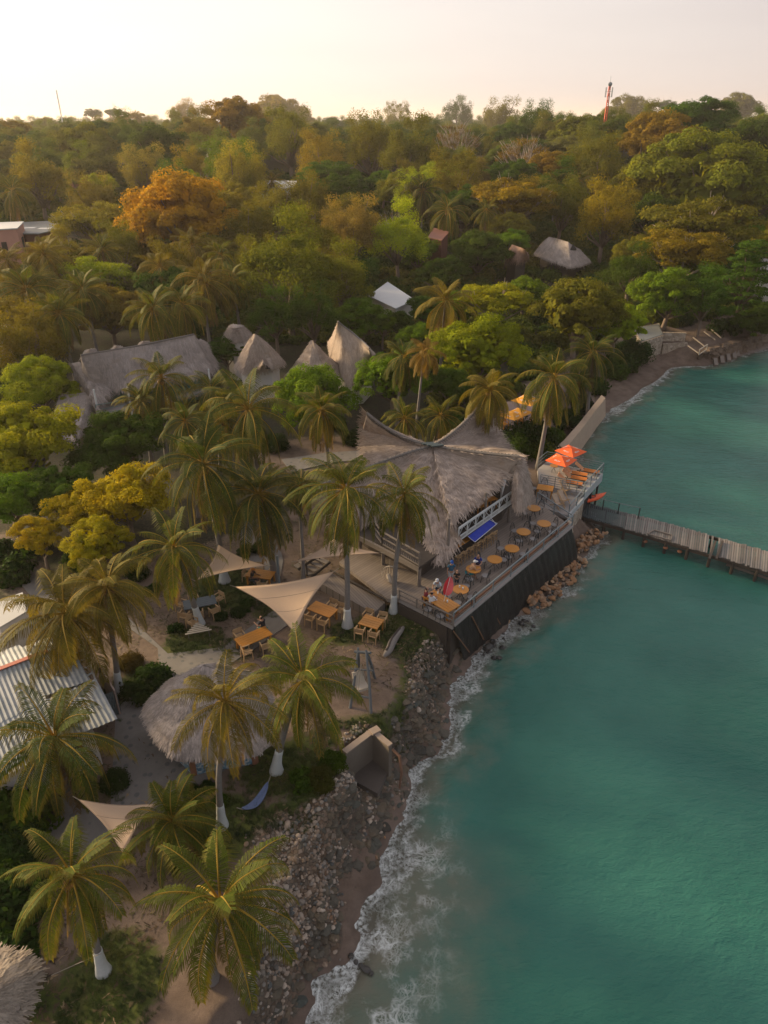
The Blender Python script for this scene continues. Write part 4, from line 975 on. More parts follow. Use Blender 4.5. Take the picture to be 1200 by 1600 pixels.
# blue awning over the bar counter
AW = thing('blue_awning', 'bright blue canvas awning sloping out below the white balcony railing', 'awning')
a0, a1 = at(733, 845, ZF-.45), at(766, 808, ZF-.45); b0, b1 = at(744, 846, ZF-.85), at(776, 812, ZF-.85)
a0, a1 = at(731, 838, 5.0), at(765, 812, 5.0); b0, b1 = at(742, 847, 4.55), at(777, 818, 4.55)
mb = MB(); n = 10; vs = []
for k in range(n+1):
    for q_ in (0, .5, 1): p = a0.lerp(a1, k/n).lerp(b0.lerp(b1, k/n), q_); vs.append(p+Vector((0, 0, -.05*sin(pi*q_)-.02*(k % 2))))
fs = [(k*3+j, (k+1)*3+j, (k+1)*3+j+1, k*3+j+1) for k in range(n) for j in range(2)]
mb.add(vs, fs); mb.add([v-Vector((0, 0, .03)) for v in vs], [f[::-1] for f in fs]); mb.build('canvas', simple('blue_canvas', (.012, .035, .36), .7, .2, 3), AW)
mb = MB(); mb.tube([b0, b1], .025, 6); mb.tube([a0, b0], .02, 5); mb.tube([a1, b1], .02, 5); m_ = a0.lerp(a1, .75); m2 = b0.lerp(b1, .95); mb.tube([m_+Vector((0, 0, 1.0)), m2], .025, 5)
mb.build('frame', M_WHITE, AW)
# ------------------------------------------------------------ other thatched houses
M_TEAL = simple('teal_paint', (.05, .14, .14), .7, .2, 3)
def hut(name, label, inner, outer, wall_z, wcol, inset=.25, **kw):
    h_ = thing(name, label, 'hut'); r_ = thatch('roof', h_, W(inner), W(outer), **kw)
    O = [Vector(p[:3]) for p in W(outer)]; c = sum(O, Vector())/len(O)
    poly = [(o.xy.lerp(c.xy, inset)) for o in O]; mb = MB(); zt = min(o.z for o in O)+.25
    mb.prism(poly, hz(c.x, c.y)-1, zt); mb.build('wall', wcol, h_); return h_, r_
def ridge_tubes(r_, lines, rad=.09):
    mb = MB()
    for l in lines: mb.tube([p+Vector((0, 0, .06)) for p in l], rad, 5)
    mb.build('ridge_cap', bpy.data.materials['ridge_binding'], r_)
H1, r_ = hut('thatched_hall', 'long hall with a straight grey thatch ridge and shaggy eaves among the left palms',
 [(126,556,9.6),(165,550,9.55),(215,541,9.5),(265,531,9.5),(303,523,9.6),(303,523,9.6),(303,523,9.6),(265,531,9.5),(215,541,9.5),(165,550,9.55),(126,556,9.6),(126,556,9.6)],
 [(150,606,6.0),(178,604,6.2),(222,603,6.2),(276,590,6.2),(334,577,6.2),(336,566,6.4),(330,548,6.6),(290,556,6.4),(240,562,6.4),(180,574,6.4),(136,584,6.4),(128,592,6.2)],
 5, M_TEAL, nu=150, nv=14, dens=60, thick=.3, mat=M_STRAW2, seed=21, fringe=45, lng=.7, sag=.25)
ridge_tubes(r_, [[at(*p) for p in ((126,556,9.6),(215,541,9.5),(303,523,9.6))]])
thatch('side_roof', H1, W([(124,565,8.2),(124,565,8.2),(110,568,7.9),(112,570,7.9)]), W([(172,608,6.0),(150,640,4.9),(140,622,5.2),(108,568,7.8)]), nu=50, nv=8, dens=70, thick=.25, closed=False, mat=M_STRAW2, seed=22, lng=.7)
thatch('dormer_roof', H1, [at(221, 566, 8.3)], W([(232,582,6.9),(226,590,6.5),(215,588,6.5),(211,578,6.9),(216,566,7.8),(230,570,7.8)]), nu=40, nv=6, dens=80, thick=.2, mat=M_STRAW2, seed=23)
for k, (a, b) in enumerate(((140,545),(182,541),(224,533))): thatch('back_dormer', H1, [at(a, b, 9.4)], W([(a-14,b+16,8.0),(a,b+20,8.0),(a+14,b+12,8.0),(a+10,b,8.6),(a-8,b+3,8.6)]), nu=24, nv=5, dens=60, thick=.15, mat=M_STRAW2, seed=30+k)
thatch('end_roof', H1, [at(310, 532, 8.8)], W([(300,560,7.2),(320,560,7.0),(330,555,7.0),(324,535,8.0),(312,530,8.6)]), nu=24, nv=5, dens=60, thick=.15, mat=M_STRAW2, seed=35)
mb = MB(); f1 = [at(a, b, 4.3) for a, b in ((150,650),(200,640),(330,612),(345,590),(150,612))]; mb.prism([p.xy for p in f1], 4.05, 4.3); mb.build('terrace_floor', M_CONC, H1)
rail('veranda_railing', H1, [at(152, 648, 4.3), at(200, 640, 4.3), at(330, 613, 4.3)], 1.0, M_TEAL, sp=2.2)
for a, b in ((154,646),(205,638),(262,628),(330,612)): p = at(a, b, 4.3); mb = MB(); mb.tube([(p.x, p.y, 2), (p.x, p.y, 6.8)], .09, 6); mb.build('post', M_WHITE, H1)
H2, r_ = hut('thatched_hut', 'steep pointed hut whose gable window looks out over the mango trees',
 [(397,522,10.4),(399,523,10.4),(402,524,10.35),(404,526,10.2),(402,524,10.3),(400,523,10.4),(399,522,10.4),(398,522,10.4)],
 [(366,572,7.0),(380,582,6.7),(405,578,6.8),(430,575,6.8),(446,566,7.0),(432,552,7.2),(405,548,7.4),(376,556,7.2)], 5, M_PLAS, nu=80, nv=12, dens=70, seed=41, sag=-.15)
mb = MB(); p = at(412, 572, 6.95); mb.box(p+Vector((0, -.45, .35)), (1.5, .35, 1.0), .1); mb.build('gable_window', M_DARK, H2)
thatch('gable_hood', H2, [at(411, 553, 8.3)], W([(398,572,7.2),(402,574,7.3),(411,566,8.05),(421,572,7.3),(425,573,7.2),(420,560,7.9)]), nu=30, nv=5, dens=100, seed=44, closed=False, thick=.12)
H3, r_ = hut('thatched_dome', 'low rounded thatch cap half hidden behind the pointed hut',
 [(371,513,9.3)]*6, [(347,526,7.8),(360,534,7.6),(380,533,7.6),(396,524,7.8),(385,518,8.2),(355,518,8.2)], 5, M_PLAS, nu=50, nv=8, dens=60, seed=51, sag=-.5, mat=M_STRAW2)
H4, r_ = hut('thatched_hut', 'short pyramid-roofed hut between the gable-window hut and the tallest hut',
 [(487,532,9.6),(488,532,9.6),(489,533,9.6),(488,532,9.6),(487,532,9.6),(486,532,9.6)], [(448,584,6.0),(480,600,5.6),(515,598,5.7),(540,580,6.2),(515,562,7),(465,566,7)], 5, M_PLAS, nu=70, nv=12, dens=70, seed=61, sag=.1)
H5, r_ = hut('thatched_hut', 'tallest hut with a sharp orange-tipped horn above the mango trees',
 [(528,503,11.8),(535,509,11.3),(550,520,10.6),(566,534,10.0),(577,545,9.7),(566,534,10.0),(550,520,10.6),(535,509,11.3),(528,503,11.8)],
 [(516,560,6.8),(535,592,5.8),(550,600,5.7),(572,596,5.8),(590,570,6.4),(588,556,7.0),(570,535,7.5),(540,520,8.0),(512,535,7.6)], 5, M_PLAS, nu=90, nv=14, dens=75, seed=71, sag=.3)
ridge_tubes(r_, [[at(*p) for p in ((528,503,11.8),(535,509,11.3),(550,520,10.6),(566,534,10.0),(577,545,9.7))]])
def zroof(px, py, H):      # height at which this pixel ray passes H above the ground
    for i in range(3000):
        c = atY(px, py, 40+i*.3)
        if c.z <= hz(c.x, c.y)+H: return c.z
    return 8
z = zroof(880, 412, 3.2)
H6, r_ = hut('thatched_house', 'grey gabled thatch roof showing between the right-hand forest crowns',
 [(858,370,z+3.4),(868,372,z+3.4),(878,375,z+3.4),(888,378,z+3.4),(888,378,z+3.4),(888,378,z+3.4),(868,373,z+3.4),(858,370,z+3.4)],
 [(834,396,z+.5),(852,404,z+.2),(872,411,z),(892,417,z-.2),(912,414,z-.1),(924,409,z),(905,388,z+.8),(846,380,z+1)], 5, M_DWOOD, nu=90, nv=8, dens=12, thick=.3, fringe=8, seed=81, mat=M_STRAW2, lng=.6)
mb = MB(); p_ = at(894, 389, z+2.3); mb.prism([(p_.x-.5, p_.y-.6), (p_.x+.7, p_.y-.3), (p_.x+.1, p_.y+.3)], p_.z-.2, [p_.z+.0, p_.z+.1, p_.z+.8]); mb.build('gable_vent', M_DARK, H6)
z = zroof(806, 402, 4.6)
H7, r_ = hut('thatched_cabin', 'small brownish thatch roof left of the grey gabled thatch in the forest',
 [(800,382,z+1.8),(812,386,z+1.8),(821,390,z+1.8),(812,386,z+1.8),(800,382,z+1.8)], [(788,399,z+.1),(806,405,z),(826,404,z),(824,394,z+.4),(800,388,z+.6)], 5, M_DWOOD, nu=40, nv=6, dens=14, seed=91, mat=straw_mat('brown_straw', (.26, .17, .13)), lng=1.0)
H8 = thing('lean_to_roof', 'bluish weathered thatch lean-to seen through the left green trees', 'hut')
thatch('roof', H8, W([(92,618,5.6),(140,612,5.6),(150,616,5.5)]), W([(80,668,3.9),(118,690,3.6),(150,640,4.2)]), nu=60, nv=8, dens=40, seed=95, mat=M_STRAW2, closed=False, lng=.6)
for a, b in ((92,660),(118,680),(140,650),(100,625)): p = at(a, b, 4.2); mb = MB(); mb.tube([(p.x, p.y, 2.4), (p.x, p.y, 4.3)], .08, 6); mb.build('post', M_WOOD, H8)
# round bar hut
B1 = thing('thatched_bar', 'round thatched beach bar with a tiled counter behind the curved-trunk palm', 'bar hut')
ap = at(322, 1048, 6.9)
thatch('roof', B1, [tuple(at(a, b, z)) for a, b, z in [(318,1040,7.0)]*4+[(336,1046,6.9)]*5+[(318,1040,7.0)]*5], W([(221,1117,4.7),(243,1158,4.6),(271,1183,4.55),(317,1188,4.5),(360,1184,4.5),(402,1177,4.5),(426,1160,4.6),(431,1120,4.7),(424,1082,4.8),(402,1052,4.9),(355,1040,5.0),(300,1046,5.0),(258,1068,4.9),(230,1096,4.8)]),
 nu=170, nv=20, dens=190, thick=.2, seed=101, fringe=30, lng=.24, mat=M_STRAW2, sag=-.05)
mosaic = NT('mosaic'); vr = mosaic.n('TexVoronoi', {'Vector': mosaic.pos(), 'Scale': 9.0}); mc = mosaic.ramp(mosaic.n('SeparateColor', {0: vr.outputs['Color']}).outputs[0], [(0, (.05, .12, .19)), (.5, (.14, .26, .34)), (1, (.42, .44, .44))])
M_MOS = mosaic.out(mosaic.n('BsdfPrincipled', {'Base Color': mc, 'Roughness': .5}).outputs[0]); M_TERRA = simple('terracotta', (.22, .10, .055), .85, .3, 3, .3)
mb = MB(); pa, pb, pc, pd_ = at(304, 1208, 2.9), at(398, 1190, 2.9), at(392, 1150, 2.9), at(275, 1180, 2.9)
def wall_seg(mb, a, b, z0, z1, th=.25):
    d = (Vector(b)-Vector(a)); L_ = math.hypot(d.x, d.y); m = (Vector(a)+Vector(b))/2; mb.box((m.x, m.y, (z0+z1)/2), (L_, th, z1-z0), atan2(d.y, d.x))
wall_seg(mb, pa, pb, 2.6, 3.75); wall_seg(mb, pa, pd_, 2.6, 3.75); mb.build('counter_wall', M_MOS, B1)
mb = MB(); wall_seg(mb, pa, pb, 3.752, 3.86, .42); 
mb.build('counter_top', M_TERRA, B1)
for p in (pa, pb, pc, pd_): mb = MB(); mb.tube([(p.x, p.y, 2.5), (p.x, p.y, 4.75)], .19, 8); mb.build('pillar', M_TERRA, B1)
mb = MB(); mb.tube([(ap.x, ap.y-.2, 2.4), (ap.x, ap.y-.2, 6.7)], .16, 8); mb.build('centre_post', M_WOOD, B1)
B2 = thing('reed_shelter', 'pale reed thatch shelter cut off by the bottom left edge', 'hut')
thatch('roof', B2, [at(-50, 1570, 5.6)], W([(-80,1500,4.6),(0,1486,4.6),(42,1492,4.5),(60,1520,4.4),(50,1552,4.35),(28,1600,4.3),(-10,1660,4.3),(-80,1680,4.3)]), nu=90, nv=12, dens=150, seed=111, mat=M_STRAW3, closed=False, fringe=50, lng=.36)
for a, b in ((30,1510),(30,1580),(-20,1640)): p = at(a, b, 4.4); mb = MB(); mb.tube([(p.x, p.y, 2.4), (p.x, p.y, 4.6)], .08, 6); mb.build('post', M_WOOD, B2)
# ------------------------------------------------------------ houses in the forest
def box_house(name, label, corners, z0, z1, wall, roofc, over=.4, par=None, cat='house', roof_rise=0.0, windows=()):
    h_ = thing(name, label, cat); P_ = [at(a, b, z1) for a, b in corners]; mb = MB(); mb.prism([p.xy for p in P_], z0, z1); mb.build('wall', wall, h_)
    c = sum(P_, Vector())/len(P_); Q_ = [p.xy+(p.xy-c.xy).normalized()*over for p in P_]; n = len(Q_)
    mb = MB(); zt = [z1+.02+(roof_rise if k in (n-1, n-2) else 0) for k in range(n)]; mb.prism(Q_, zt, [z+.18 for z in zt]); mb.build('roof', roofc, h_)
    for (u0, u1, v0, v1, e) in windows:
        a, b = P_[e], P_[(e+1) % n]; d = (b-a).normalized(); nn = Vector((d.y, -d.x, 0)); nn = nn if (nn.xy.dot(a.xy-c.xy)) > 0 else -nn
        p0 = a.lerp(b, (u0+u1)/2)+nn*.03; wd = (b-a).length*(u1-u0); mb = MB(); mb.box((p0.x, p0.y, z0+(z1-z0)*(v0+v1)/2), (wd, .12, (z1-z0)*(v1-v0)), atan2(d.y, d.x)); mb.build('window', M_DARK, h_)
    return h_
M_PINK = simple('pink_plaster', (.50, .26, .20), .9, .2, 1.5, .2); M_GREYMET = simple('grey_sheet_metal', (.13, .14, .15), .5, .25, 1.0); M_WHITER = simple('white_roof', (.46, .47, .48), .7, .2, .6)
M_REDW = simple('red_boards', (.14, .045, .03), .85, .3, 2)
z = zroof(20, 352, 7); box_house('pink_house', 'flat-roofed pink plastered house at the left edge above the palms', [(-40,362),(26,358),(36,348),(-20,350)], z-9, z, M_PINK, M_WHITER, .3, windows=((.1,.32,.55,.8,0),(.55,.68,.62,.78,0),(.3,.5,.5,.8,1),(.7,.9,.5,.8,1)))
z = zroof(70, 360, 5); hh = box_house('metal_roofed_house', 'grey sheet-metal roofed house with pale skylights beside the pink house', [(38,366),(62,366),(102,356),(98,346),(36,349)], z-6, z, M_REDW, M_GREYMET, .5)
mb = MB(); 
for a, b in ((46,356),(70,357)): p = at(a, b, z+.22); mb.box(p, (2.2, 1.8, .06), .1)
mb.build('skylight', M_WHITER, hh)
z = zroof(612, 462, 3.4); box_house('white_roofed_house', 'white flat-roofed house in the trees behind the tallest hut', [(580,464),(618,483),(645,470),(606,443)], z-5, z, M_PLAS, M_WHITER, .4)
z = zroof(430, 288, 6); box_house('blue_walled_house', 'far house with a white roof and pale blue wall amid the forest', [(400,293),(458,295),(462,284),(404,283)], z-6, z, simple('pale_blue_wall', (.30, .38, .44), .8, .2), M_WHITER, .6, windows=((.2,.3,.3,.7,0),(.6,.7,.3,.7,0)))
z = zroof(685, 368, 6); box_house('red_cabin', 'red-brown boarded cabin in a dark gap of the forest', [(670,372),(690,376),(700,364),(678,358)], z-8, z, M_REDW, simple('rust_roof', (.20, .075, .05), .7, .3, 1), .5)
z = zroof(115, 262, 6); box_house('brick_ruin', 'roofless pink brick house far off on the left', [(95,262),(110,264),(133,262),(130,255),(98,256)], z-6, z, simple('pink_brick', (.36, .17, .12), .9, .3, 2), M_PINK, -.1, windows=((.2,.4,.4,.8,0),(.55,.8,.4,.8,1)))
z = zroof(320, 236, 6); box_house('long_white_roofs', 'far row of whitish metal roofs right of the olive dome trees', [(308,232),(330,241),(356,238),(334,229)], z-5, z, M_PLAS, M_WHITER, .5)
z = zroof(588, 206, 7); box_house('far_shed', 'distant grey-roofed shed near the horizon at the centre', [(572,208),(606,208),(606,203),(574,203)], z-5, z, M_PLAS, M_CONC, .5)
z = zroof(8, 508, 4); box_house('white_shed', 'small white-roofed shed at the left edge beyond the hall', [(-30,516),(4,520),(12,508),(-20,500)], z-4, z, M_PLAS, M_WHITER, .3)
z = zroof(147, 418, 3); box_house('green_kiosk', 'tiny white-roofed kiosk with a green wall under the left palms', [(146,420),(162,422),(163,414),(148,413)], z-4, z, simple('green_wall', (.03, .16, .10), .8, .2), M_WHITER, .2)
z = zroof(1195, 430, 5); box_house('concrete_house', 'pale concrete house corner at the right edge among dark trees', [(1186,425),(1230,440),(1240,415),(1190,405)], z-6, z, M_PLAS, M_CONC, .3)
# ------------------------------------------------------------ sea terrace
ZT = 3.5
def planks_mat(name, col, ang, w_=.16, var=.4, gap_mix=.5):
    t = NT(name); v = t.n('Mapping', {'Vector': t.pos(), 'Rotation': (0, 0, ang)}).outputs[0]; s = t.n('SeparateXYZ', {0: v}).outputs['X']
    k = t.math('DIVIDE', s, w_); fl_ = t.math('FLOOR', k); fr = t.math('FRACT', k)
    rr = t.n('TexWhiteNoise', {'W': fl_}, noise_dimensions='1D').outputs['Value']; gap = t.math('GREATER_THAN', t.math('ABSOLUTE', t.math('SUBTRACT', fr, .5)), .44)
    n = t.noise(t.pos(), 1.1, 5, .6); f = t.math('ADD', t.math('MULTIPLY', rr, .5), t.math('MULTIPLY', n, .5))
    c = t.mix(f, tuple(x*(1-var) for x in col)+(1,), tuple(x*(1+var) for x in col)+(1,)); c = t.mix(t.math('MULTIPLY', gap, gap_mix), c, (.02, .017, .014, 1))  # gaps between boards mixed towards near-black
    return t.out(t.n('BsdfPrincipled', {'Base Color': c, 'Roughness': .85, 'Normal': t.bump(t.math('SUBTRACT', 1.0, gap), .5, .01)}).outputs[0])
M_DECK = planks_mat('sandy_boards', (.20, .165, .14), .75, .2, .22, .45); M_DECK2 = planks_mat('grey_boards', (.185, .155, .135), -.55, .17, .25, .6)
TB = thing('sea_terrace', 'long sandy-floored dining terrace on a dark streaked retaining wall above the sea', 'terrace')
c1, c2 = at(708, 978, ZT), at(893, 823, ZT)
tp = [c1, c2, at(838, 782, ZT), at(828, 752, ZT), at(800, 735, ZT), at(660, 770, ZT), at(556, 858, ZT), at(530, 878, ZT), at(606, 936, ZT), at(624, 936, ZT)]
mb = MB(); mb.prism([p.xy for p in tp], ZT-.25, ZT); mb.build('floor', M_DECK, TB)
# dark battered wall facing the sea
b1, b2 = at(724, 1034, .1), at(903, 878, .1); d = (c2-c1).normalized(); nn = Vector((d.y, -d.x, 0))
t = NT('wet_reed_wall'); v = t.n('Mapping', {'Vector': t.obj(), 'Rotation': (0, 0, -atan2(d.y, d.x)), 'Scale': (1, 1, 1)}).outputs[0]; v2 = t.n('Mapping', {'Vector': v, 'Scale': (7, 7, .35)}).outputs[0]
n = t.noise(v2, 1.6, 5, .7); n2 = t.noise(v, .5, 3); c = t.mix(t.rng(n, .45, .8), (.006, .005, .005, 1), (.04, .034, .03, 1)); c = t.mix(t.rng(n, .62, .74), c, (.17, .155, .145, 1)); c = t.mix(t.math('MULTIPLY', t.rng(n2, .5, .7), .5), c, (.02, .03, .026, 1))
M_REED = t.out(t.n('BsdfPrincipled', {'Base Color': c, 'Roughness': .6, 'Normal': t.bump(n, .8, .05)}).outputs[0])
nU, nV = 80, 14; V = []; 
for i in range(nU+1):
    for j in range(nV+1):
        a = c1.lerp(c2, i/nU)+nn*.03+Vector((0, 0, -.02)); b = b1.lerp(b2, i/nU); p = a.lerp(b, j/nV); V.append(p+nn*(.10*sin(pi*j/nV)+.05*(rnd.random()-.5)+.03*sin(i*1.7)))
idx = np.arange(len(V)).reshape(nU+1, nV+1); F = np.stack([idx[:-1, :-1], idx[1:, :-1], idx[1:, 1:], idx[:-1, 1:]], -1).reshape(-1, 4)
bk = len(V); V += [c1-nn*.6, c2-nn*.6, b2-nn*1.6, b1-nn*1.6]
obj('sea_wall', np_mesh('sea_wall', np.array([tuple(v) for v in V]), F, M_REED, True), TB)
mb = MB(); s1 = [c2, at(838, 782, ZT), at(845, 800, 0)]; p = at(838, 782, ZT)
wall_seg(mb, (c1.x-nn.x*.3, c1.y-nn.y*.3, 0), (c2.x-nn.x*.3, c2.y-nn.y*.3, 0), -.5, ZT-.26, .4)
wall_seg(mb, (c1.x-nn.x*.35, c1.y-nn.y*.35, 0), tuple(at(624, 937, ZT)), 1.4, ZT-.26, .3); wall_seg(mb, tuple(c2-nn*.2), tuple(p), .5, ZT-.26, .3)
mb.build('core_wall', M_DWOOD, TB)
mb = MB(); mb.bar(c1+Vector((0, 0, .06)), c2+Vector((0, 0, .06)), .30, .12); mb.bar(c1+Vector((0, 0, -.13)), at(624, 938, ZT-.13), .12, .24); mb.build('kerb', M_CONC, TB)
mb = MB(); mb.bar(c1-nn*.28+Vector((0, 0, .22)), c2-nn*.28+Vector((0, 0, .22)), .05, .16); mb.build('foot_board', M_TERRA, TB)
rail('railing', TB, [c1, c2], .95, M_METAL, bars=(1.0, .28), w_=.075, sp=2.05)
rail('upper_railing', TB, [c2, at(838, 786, ZT)], .95, M_METAL, bars=(1.0, .5), w_=.08, sp=1.7)
rail('timber_railing', TB, [c1, at(624, 937, ZT)], .75, M_WOOD, bars=(.95, .5, .1), w_=.10, sp=1.6)
for k, (a, b, q1, q2) in enumerate([(735,962,752,1010),(757,935,772,985),(706,985,718,1020),(785,895,790,940),(815,880,823,925)]):
    mb = MB(); p = at(a, b, ZT-.3)+nn*.12; q_ = p.lerp(b1.lerp(b2, min(.95, max(.02, (p-c1).length/(c2-c1).length+.03))), .8)+nn*.16; mb.tube([p, q_], .045, 6); mb.build('drain_pole', simple('rust_pole', (.16, .085, .05), .8) if k == 0 else bpy.data.materials['rust_pole'], TB)
# timber yard deck with step and stairs
YD = thing('timber_step_deck', 'weathered timber deck step in front of the restaurant facing the sandy yard', 'deck')
mb = MB(); mb.prism([at(a, b, 3.05).xy for a, b in [(497,909),(514,893),(602,941),(584,958)]], 2.3, 3.05); mb.build('lower_step', M_DECK2, YD)
mb = MB(); mb.bar(at(516, 891, 3.3), at(604, 938, 3.3), .1, .12); mb.build('edge_beam', M_DWOOD, YD)
ST = thing('timber_stair', 'short flight of timber steps beside the far shade sail', 'stairs')
for k in range(4):
    mb = MB(); a, b = at(462+k*7, 882-k*5, 2.95+.17*k), at(486+k*9, 898-k*6, 2.95+.17*k); mb.bar(a, b, .42, .09); mb.build('step', M_WOOD, ST)
mb = MB(); mb.bar(at(466, 890, 3.0), at(492, 872, 3.6), .08, .2); mb.bar(at(486, 902, 3.0), at(516, 878, 3.6), .08, .2)
for a, b in ((480,900),(500,885)): p = at(a, b, 2.9); mb.bar(p, p+Vector((0, 0, 1.1)), .08, .08)
mb.build('stringer', M_DWOOD, ST)
# mid platform, lounge platform
LP = thing('lounge_platform', 'pale grey lounge platform with metal railings jutting over the water by the jetty', 'platform')
Zm, Zl = 3.05, 3.35
mid = [at(888, 806, Zm), at(912, 778, Zm), at(845, 762, Zm), at(832, 778, Zm), at(840, 790, Zm)]
lou = [at(912, 771, Zl), at(941, 740, Zl), at(853, 722, Zl), at(840, 733, Zl), at(843, 758, Zl)]
mb = MB(); mb.prism([p.xy for p in mid], Zm-.35, Zm); mb.build('lower_floor', M_CONC, LP)
mb = MB(); mb.prism([p.xy for p in lou], Zl-.35, Zl); mb.build('upper_floor', simple('pale_floor', (.30, .285, .28), .85, .15, 1.2), LP)
mb = MB()
for a, b in ((lou[0], lou[1]), (lou[1], lou[2])): mb.bar(a+Vector((0, 0, -.35)), b+Vector((0, 0, -.35)), .14, .75)
mb.bar(mid[0]+Vector((0, 0, -.2)), mid[1]+Vector((0, 0, -.2)), .14, .55); mb.build('fascia', simple('pale_fascia', (.34, .37, .38), .8, .15, 2), LP)
rail('railing', LP, [at(888, 806, Zm), mid[1]], 1.0, M_METAL, bars=(1.0, .5), w_=.07, sp=1.5)
rail('railing', LP, [lou[0], lou[1]], 1.0, M_METAL, bars=(1.0, .5), w_=.07, sp=1.5)
rail('railing', LP, [lou[1], lou[2]], 1.0, M_METAL, bars=(1.0, .8, .6, .4, .2), w_=.05, sp=1.2)
rail('railing', LP, [lou[2], lou[3]], 1.0, M_METAL, bars=(1.0, .66, .33), w_=.05, sp=1.2)
rail('railing', LP, [lou[4]+Vector((0, -.05, 0)), lou[0]+Vector((0, -.05, 0))], 1.0, M_METAL, bars=(1.0, .8, .6, .4, .2), w_=.05, sp=.6)
masm = NT('rubble_masonry'); vr = masm.n('TexVoronoi', {'Vector': masm.pos(), 'Scale': 3.2}); eg = masm.n('TexVoronoi', {'Vector': masm.pos(), 'Scale': 3.2}, feature='DISTANCE_TO_EDGE').outputs['Distance']
cc = masm.mix(masm.n('SeparateColor', {0: vr.outputs['Color']}).outputs[0], (.24, .19, .14, 1), (.42, .36, .29, 1)); cc = masm.mix(masm.rng(eg, 0, .05, .6, 0), cc, (.11, .09, .07, 1))
M_MAS = masm.out(masm.n('BsdfPrincipled', {'Base Color': cc, 'Roughness': .9, 'Normal': masm.bump(masm.rng(eg, 0, .12), .6, .05)}).outputs[0])
mb = MB(); q0, q1 = at(889, 808, Zm), at(912, 780, Zm); wall_seg(mb, tuple(c2+nn*.05), tuple(q0), -.5, Zm-.01, .3); wall_seg(mb, tuple(q0-Vector((.1, 0, 0))), tuple(q1-Vector((.1, 0, 0))), -.5, Zm-.36, .3); mb.build('masonry_wall', M_MAS, LP)
mb = MB()
for a, b in ((930,752),(940,742),(915,768),(922,735),(880,728)): p = at(a, b, Zl); mb.tube([(p.x-.15, p.y+.1, -1.5), (p.x-.15, p.y+.1, Zl-.36)], .09, 7)
mb.build('pile', M_BLACK, LP)
mb = MB(); wall_seg(mb, tuple(at(908, 772, Zl)), tuple(at(928, 745, Zl)), .9, Zl-.7, .1); mb.build('underdeck_shade', M_DARK, LP)  # added dark panel paints the shade of the open underside
# ------------------------------------------------------------ jetty
ZJ = 1.15
JT = thing('wooden_jetty', 'long weathered plank jetty reaching out over the teal water to the right edge', 'jetty')
jt = [at(905, 783, ZJ), at(1025, 812, ZJ), at(1200, 861, ZJ), at(1330, 898, ZJ)]; jb = [at(902, 804, ZJ), at(1020, 838, ZJ), at(1200, 893, ZJ), at(1330, 933, ZJ)]
M_PL = NT('plank_wood'); r_a = M_PL.n('Attribute', attribute_name='rnd').outputs['Fac']; na = M_PL.noise(M_PL.pos(), 2.2, 5, .65); wt = M_PL.n('Attribute', attribute_name='wet').outputs['Fac']
cj = M_PL.mix(M_PL.math('ADD', M_PL.math('MULTIPLY', r_a, .6), M_PL.math('MULTIPLY', na, .4)), (.06, .055, .05, 1), (.26, .23, .205, 1)); cj = M_PL.mix(M_PL.rng(M_PL.math('ADD', wt, M_PL.math('MULTIPLY', na, .5)), .45, .85), cj, (.030, .045, .050, 1))
M_PLK = M_PL.out(M_PL.n('BsdfPrincipled', {'Base Color': cj, 'Roughness': .8}).outputs[0])
V = []; F = []; R1 = []; WT = []
def along(arr, s_):
    seg = [(arr[i+1]-arr[i]).length for i in range(len(arr)-1)]; s_ = s_*sum(seg)
    for i, l in enumerate(seg):
        if s_ <= l or i == len(seg)-1: return arr[i].lerp(arr[i+1], min(1, s_/l))
        s_ -= l
Lj = sum((jt[i+1]-jt[i]).length for i in range(len(jt)-1)); npk = int(Lj/.17); gap = None
for k in range(npk):
    s0, s1 = k/npk, (k+.84)/npk
    a, b, c, e_ = along(jt, s0), along(jb, s0), along(jb, s1), along(jt, s1)
    px_, _, _ = proj(*((a+b)/2)); 
    if 1111 < px_ < 1119 or rnd.random() < .012: continue
    dz = rnd.uniform(-.02, .02); ex = rnd.uniform(-.12, .10); dd = (a-b).normalized()
    a, e_ = a+dd*ex, e_+dd*ex; ex = rnd.uniform(-.08, .12); b, c = b-dd*ex, c-dd*ex; bI = len(V)
    for z_ in (dz, dz-.05):
        for p in (a, b, c, e_): V.append((p.x, p.y, p.z+z_))
    F += [[bI, bI+1, bI+2, bI+3], [bI+7, bI+6, bI+5, bI+4], [bI, bI+4, bI+5, bI+1], [bI+1, bI+5, bI+6, bI+2], [bI+2, bI+6, bI+7, bI+3], [bI+3, bI+7, bI+4, bI]]
    rv = rnd.random(); R1 += [rv]*6; WT += [max(0, min(1, (1010-px_)/90))]*6
obj('planking', np_mesh('planking', np.array(V), np.array(F), M_PLK, fattr={'rnd': np.array(R1), 'wet': np.array(WT)}), JT)
for arr in (jt, jb):
    mb = MB(); o_ = [along(arr, k/30) for k in range(31)]
    for i in range(30): mb.bar(o_[i]+Vector((0, 0, -.2)), o_[i+1]+Vector((0, 0, -.2)), .14, .24)
    mb.build('beam', M_DWOOD, JT)
for k in range(12):
    for arr in (jt, jb):
        p = along(arr, (k+.4)/12); mb = MB(); mb.tube([(p.x, p.y, -2.5), (p.x, p.y, ZJ-.1)], .12, 7); mb.build('pile', M_DWOOD, JT)
for (a, b) in ((941,797),(965,803),(997,810)):
    p = at(a, b, ZJ); mb = MB(); mb.bar(p, p+Vector((0, 0, 1.0)), .07, .07); mb.build('rail_post', M_BLACK, JT)
mb = MB(); ps = [at(a, b, ZJ)+Vector((0, 0, 1.0)) for a, b in ((935,794),(941,797),(965,803),(997,810))]
for i in range(3): mb.tube([ps[i], ps[i+1]], .025, 5)
mb.build('hand_rail', M_METAL, JT)
mb = MB()
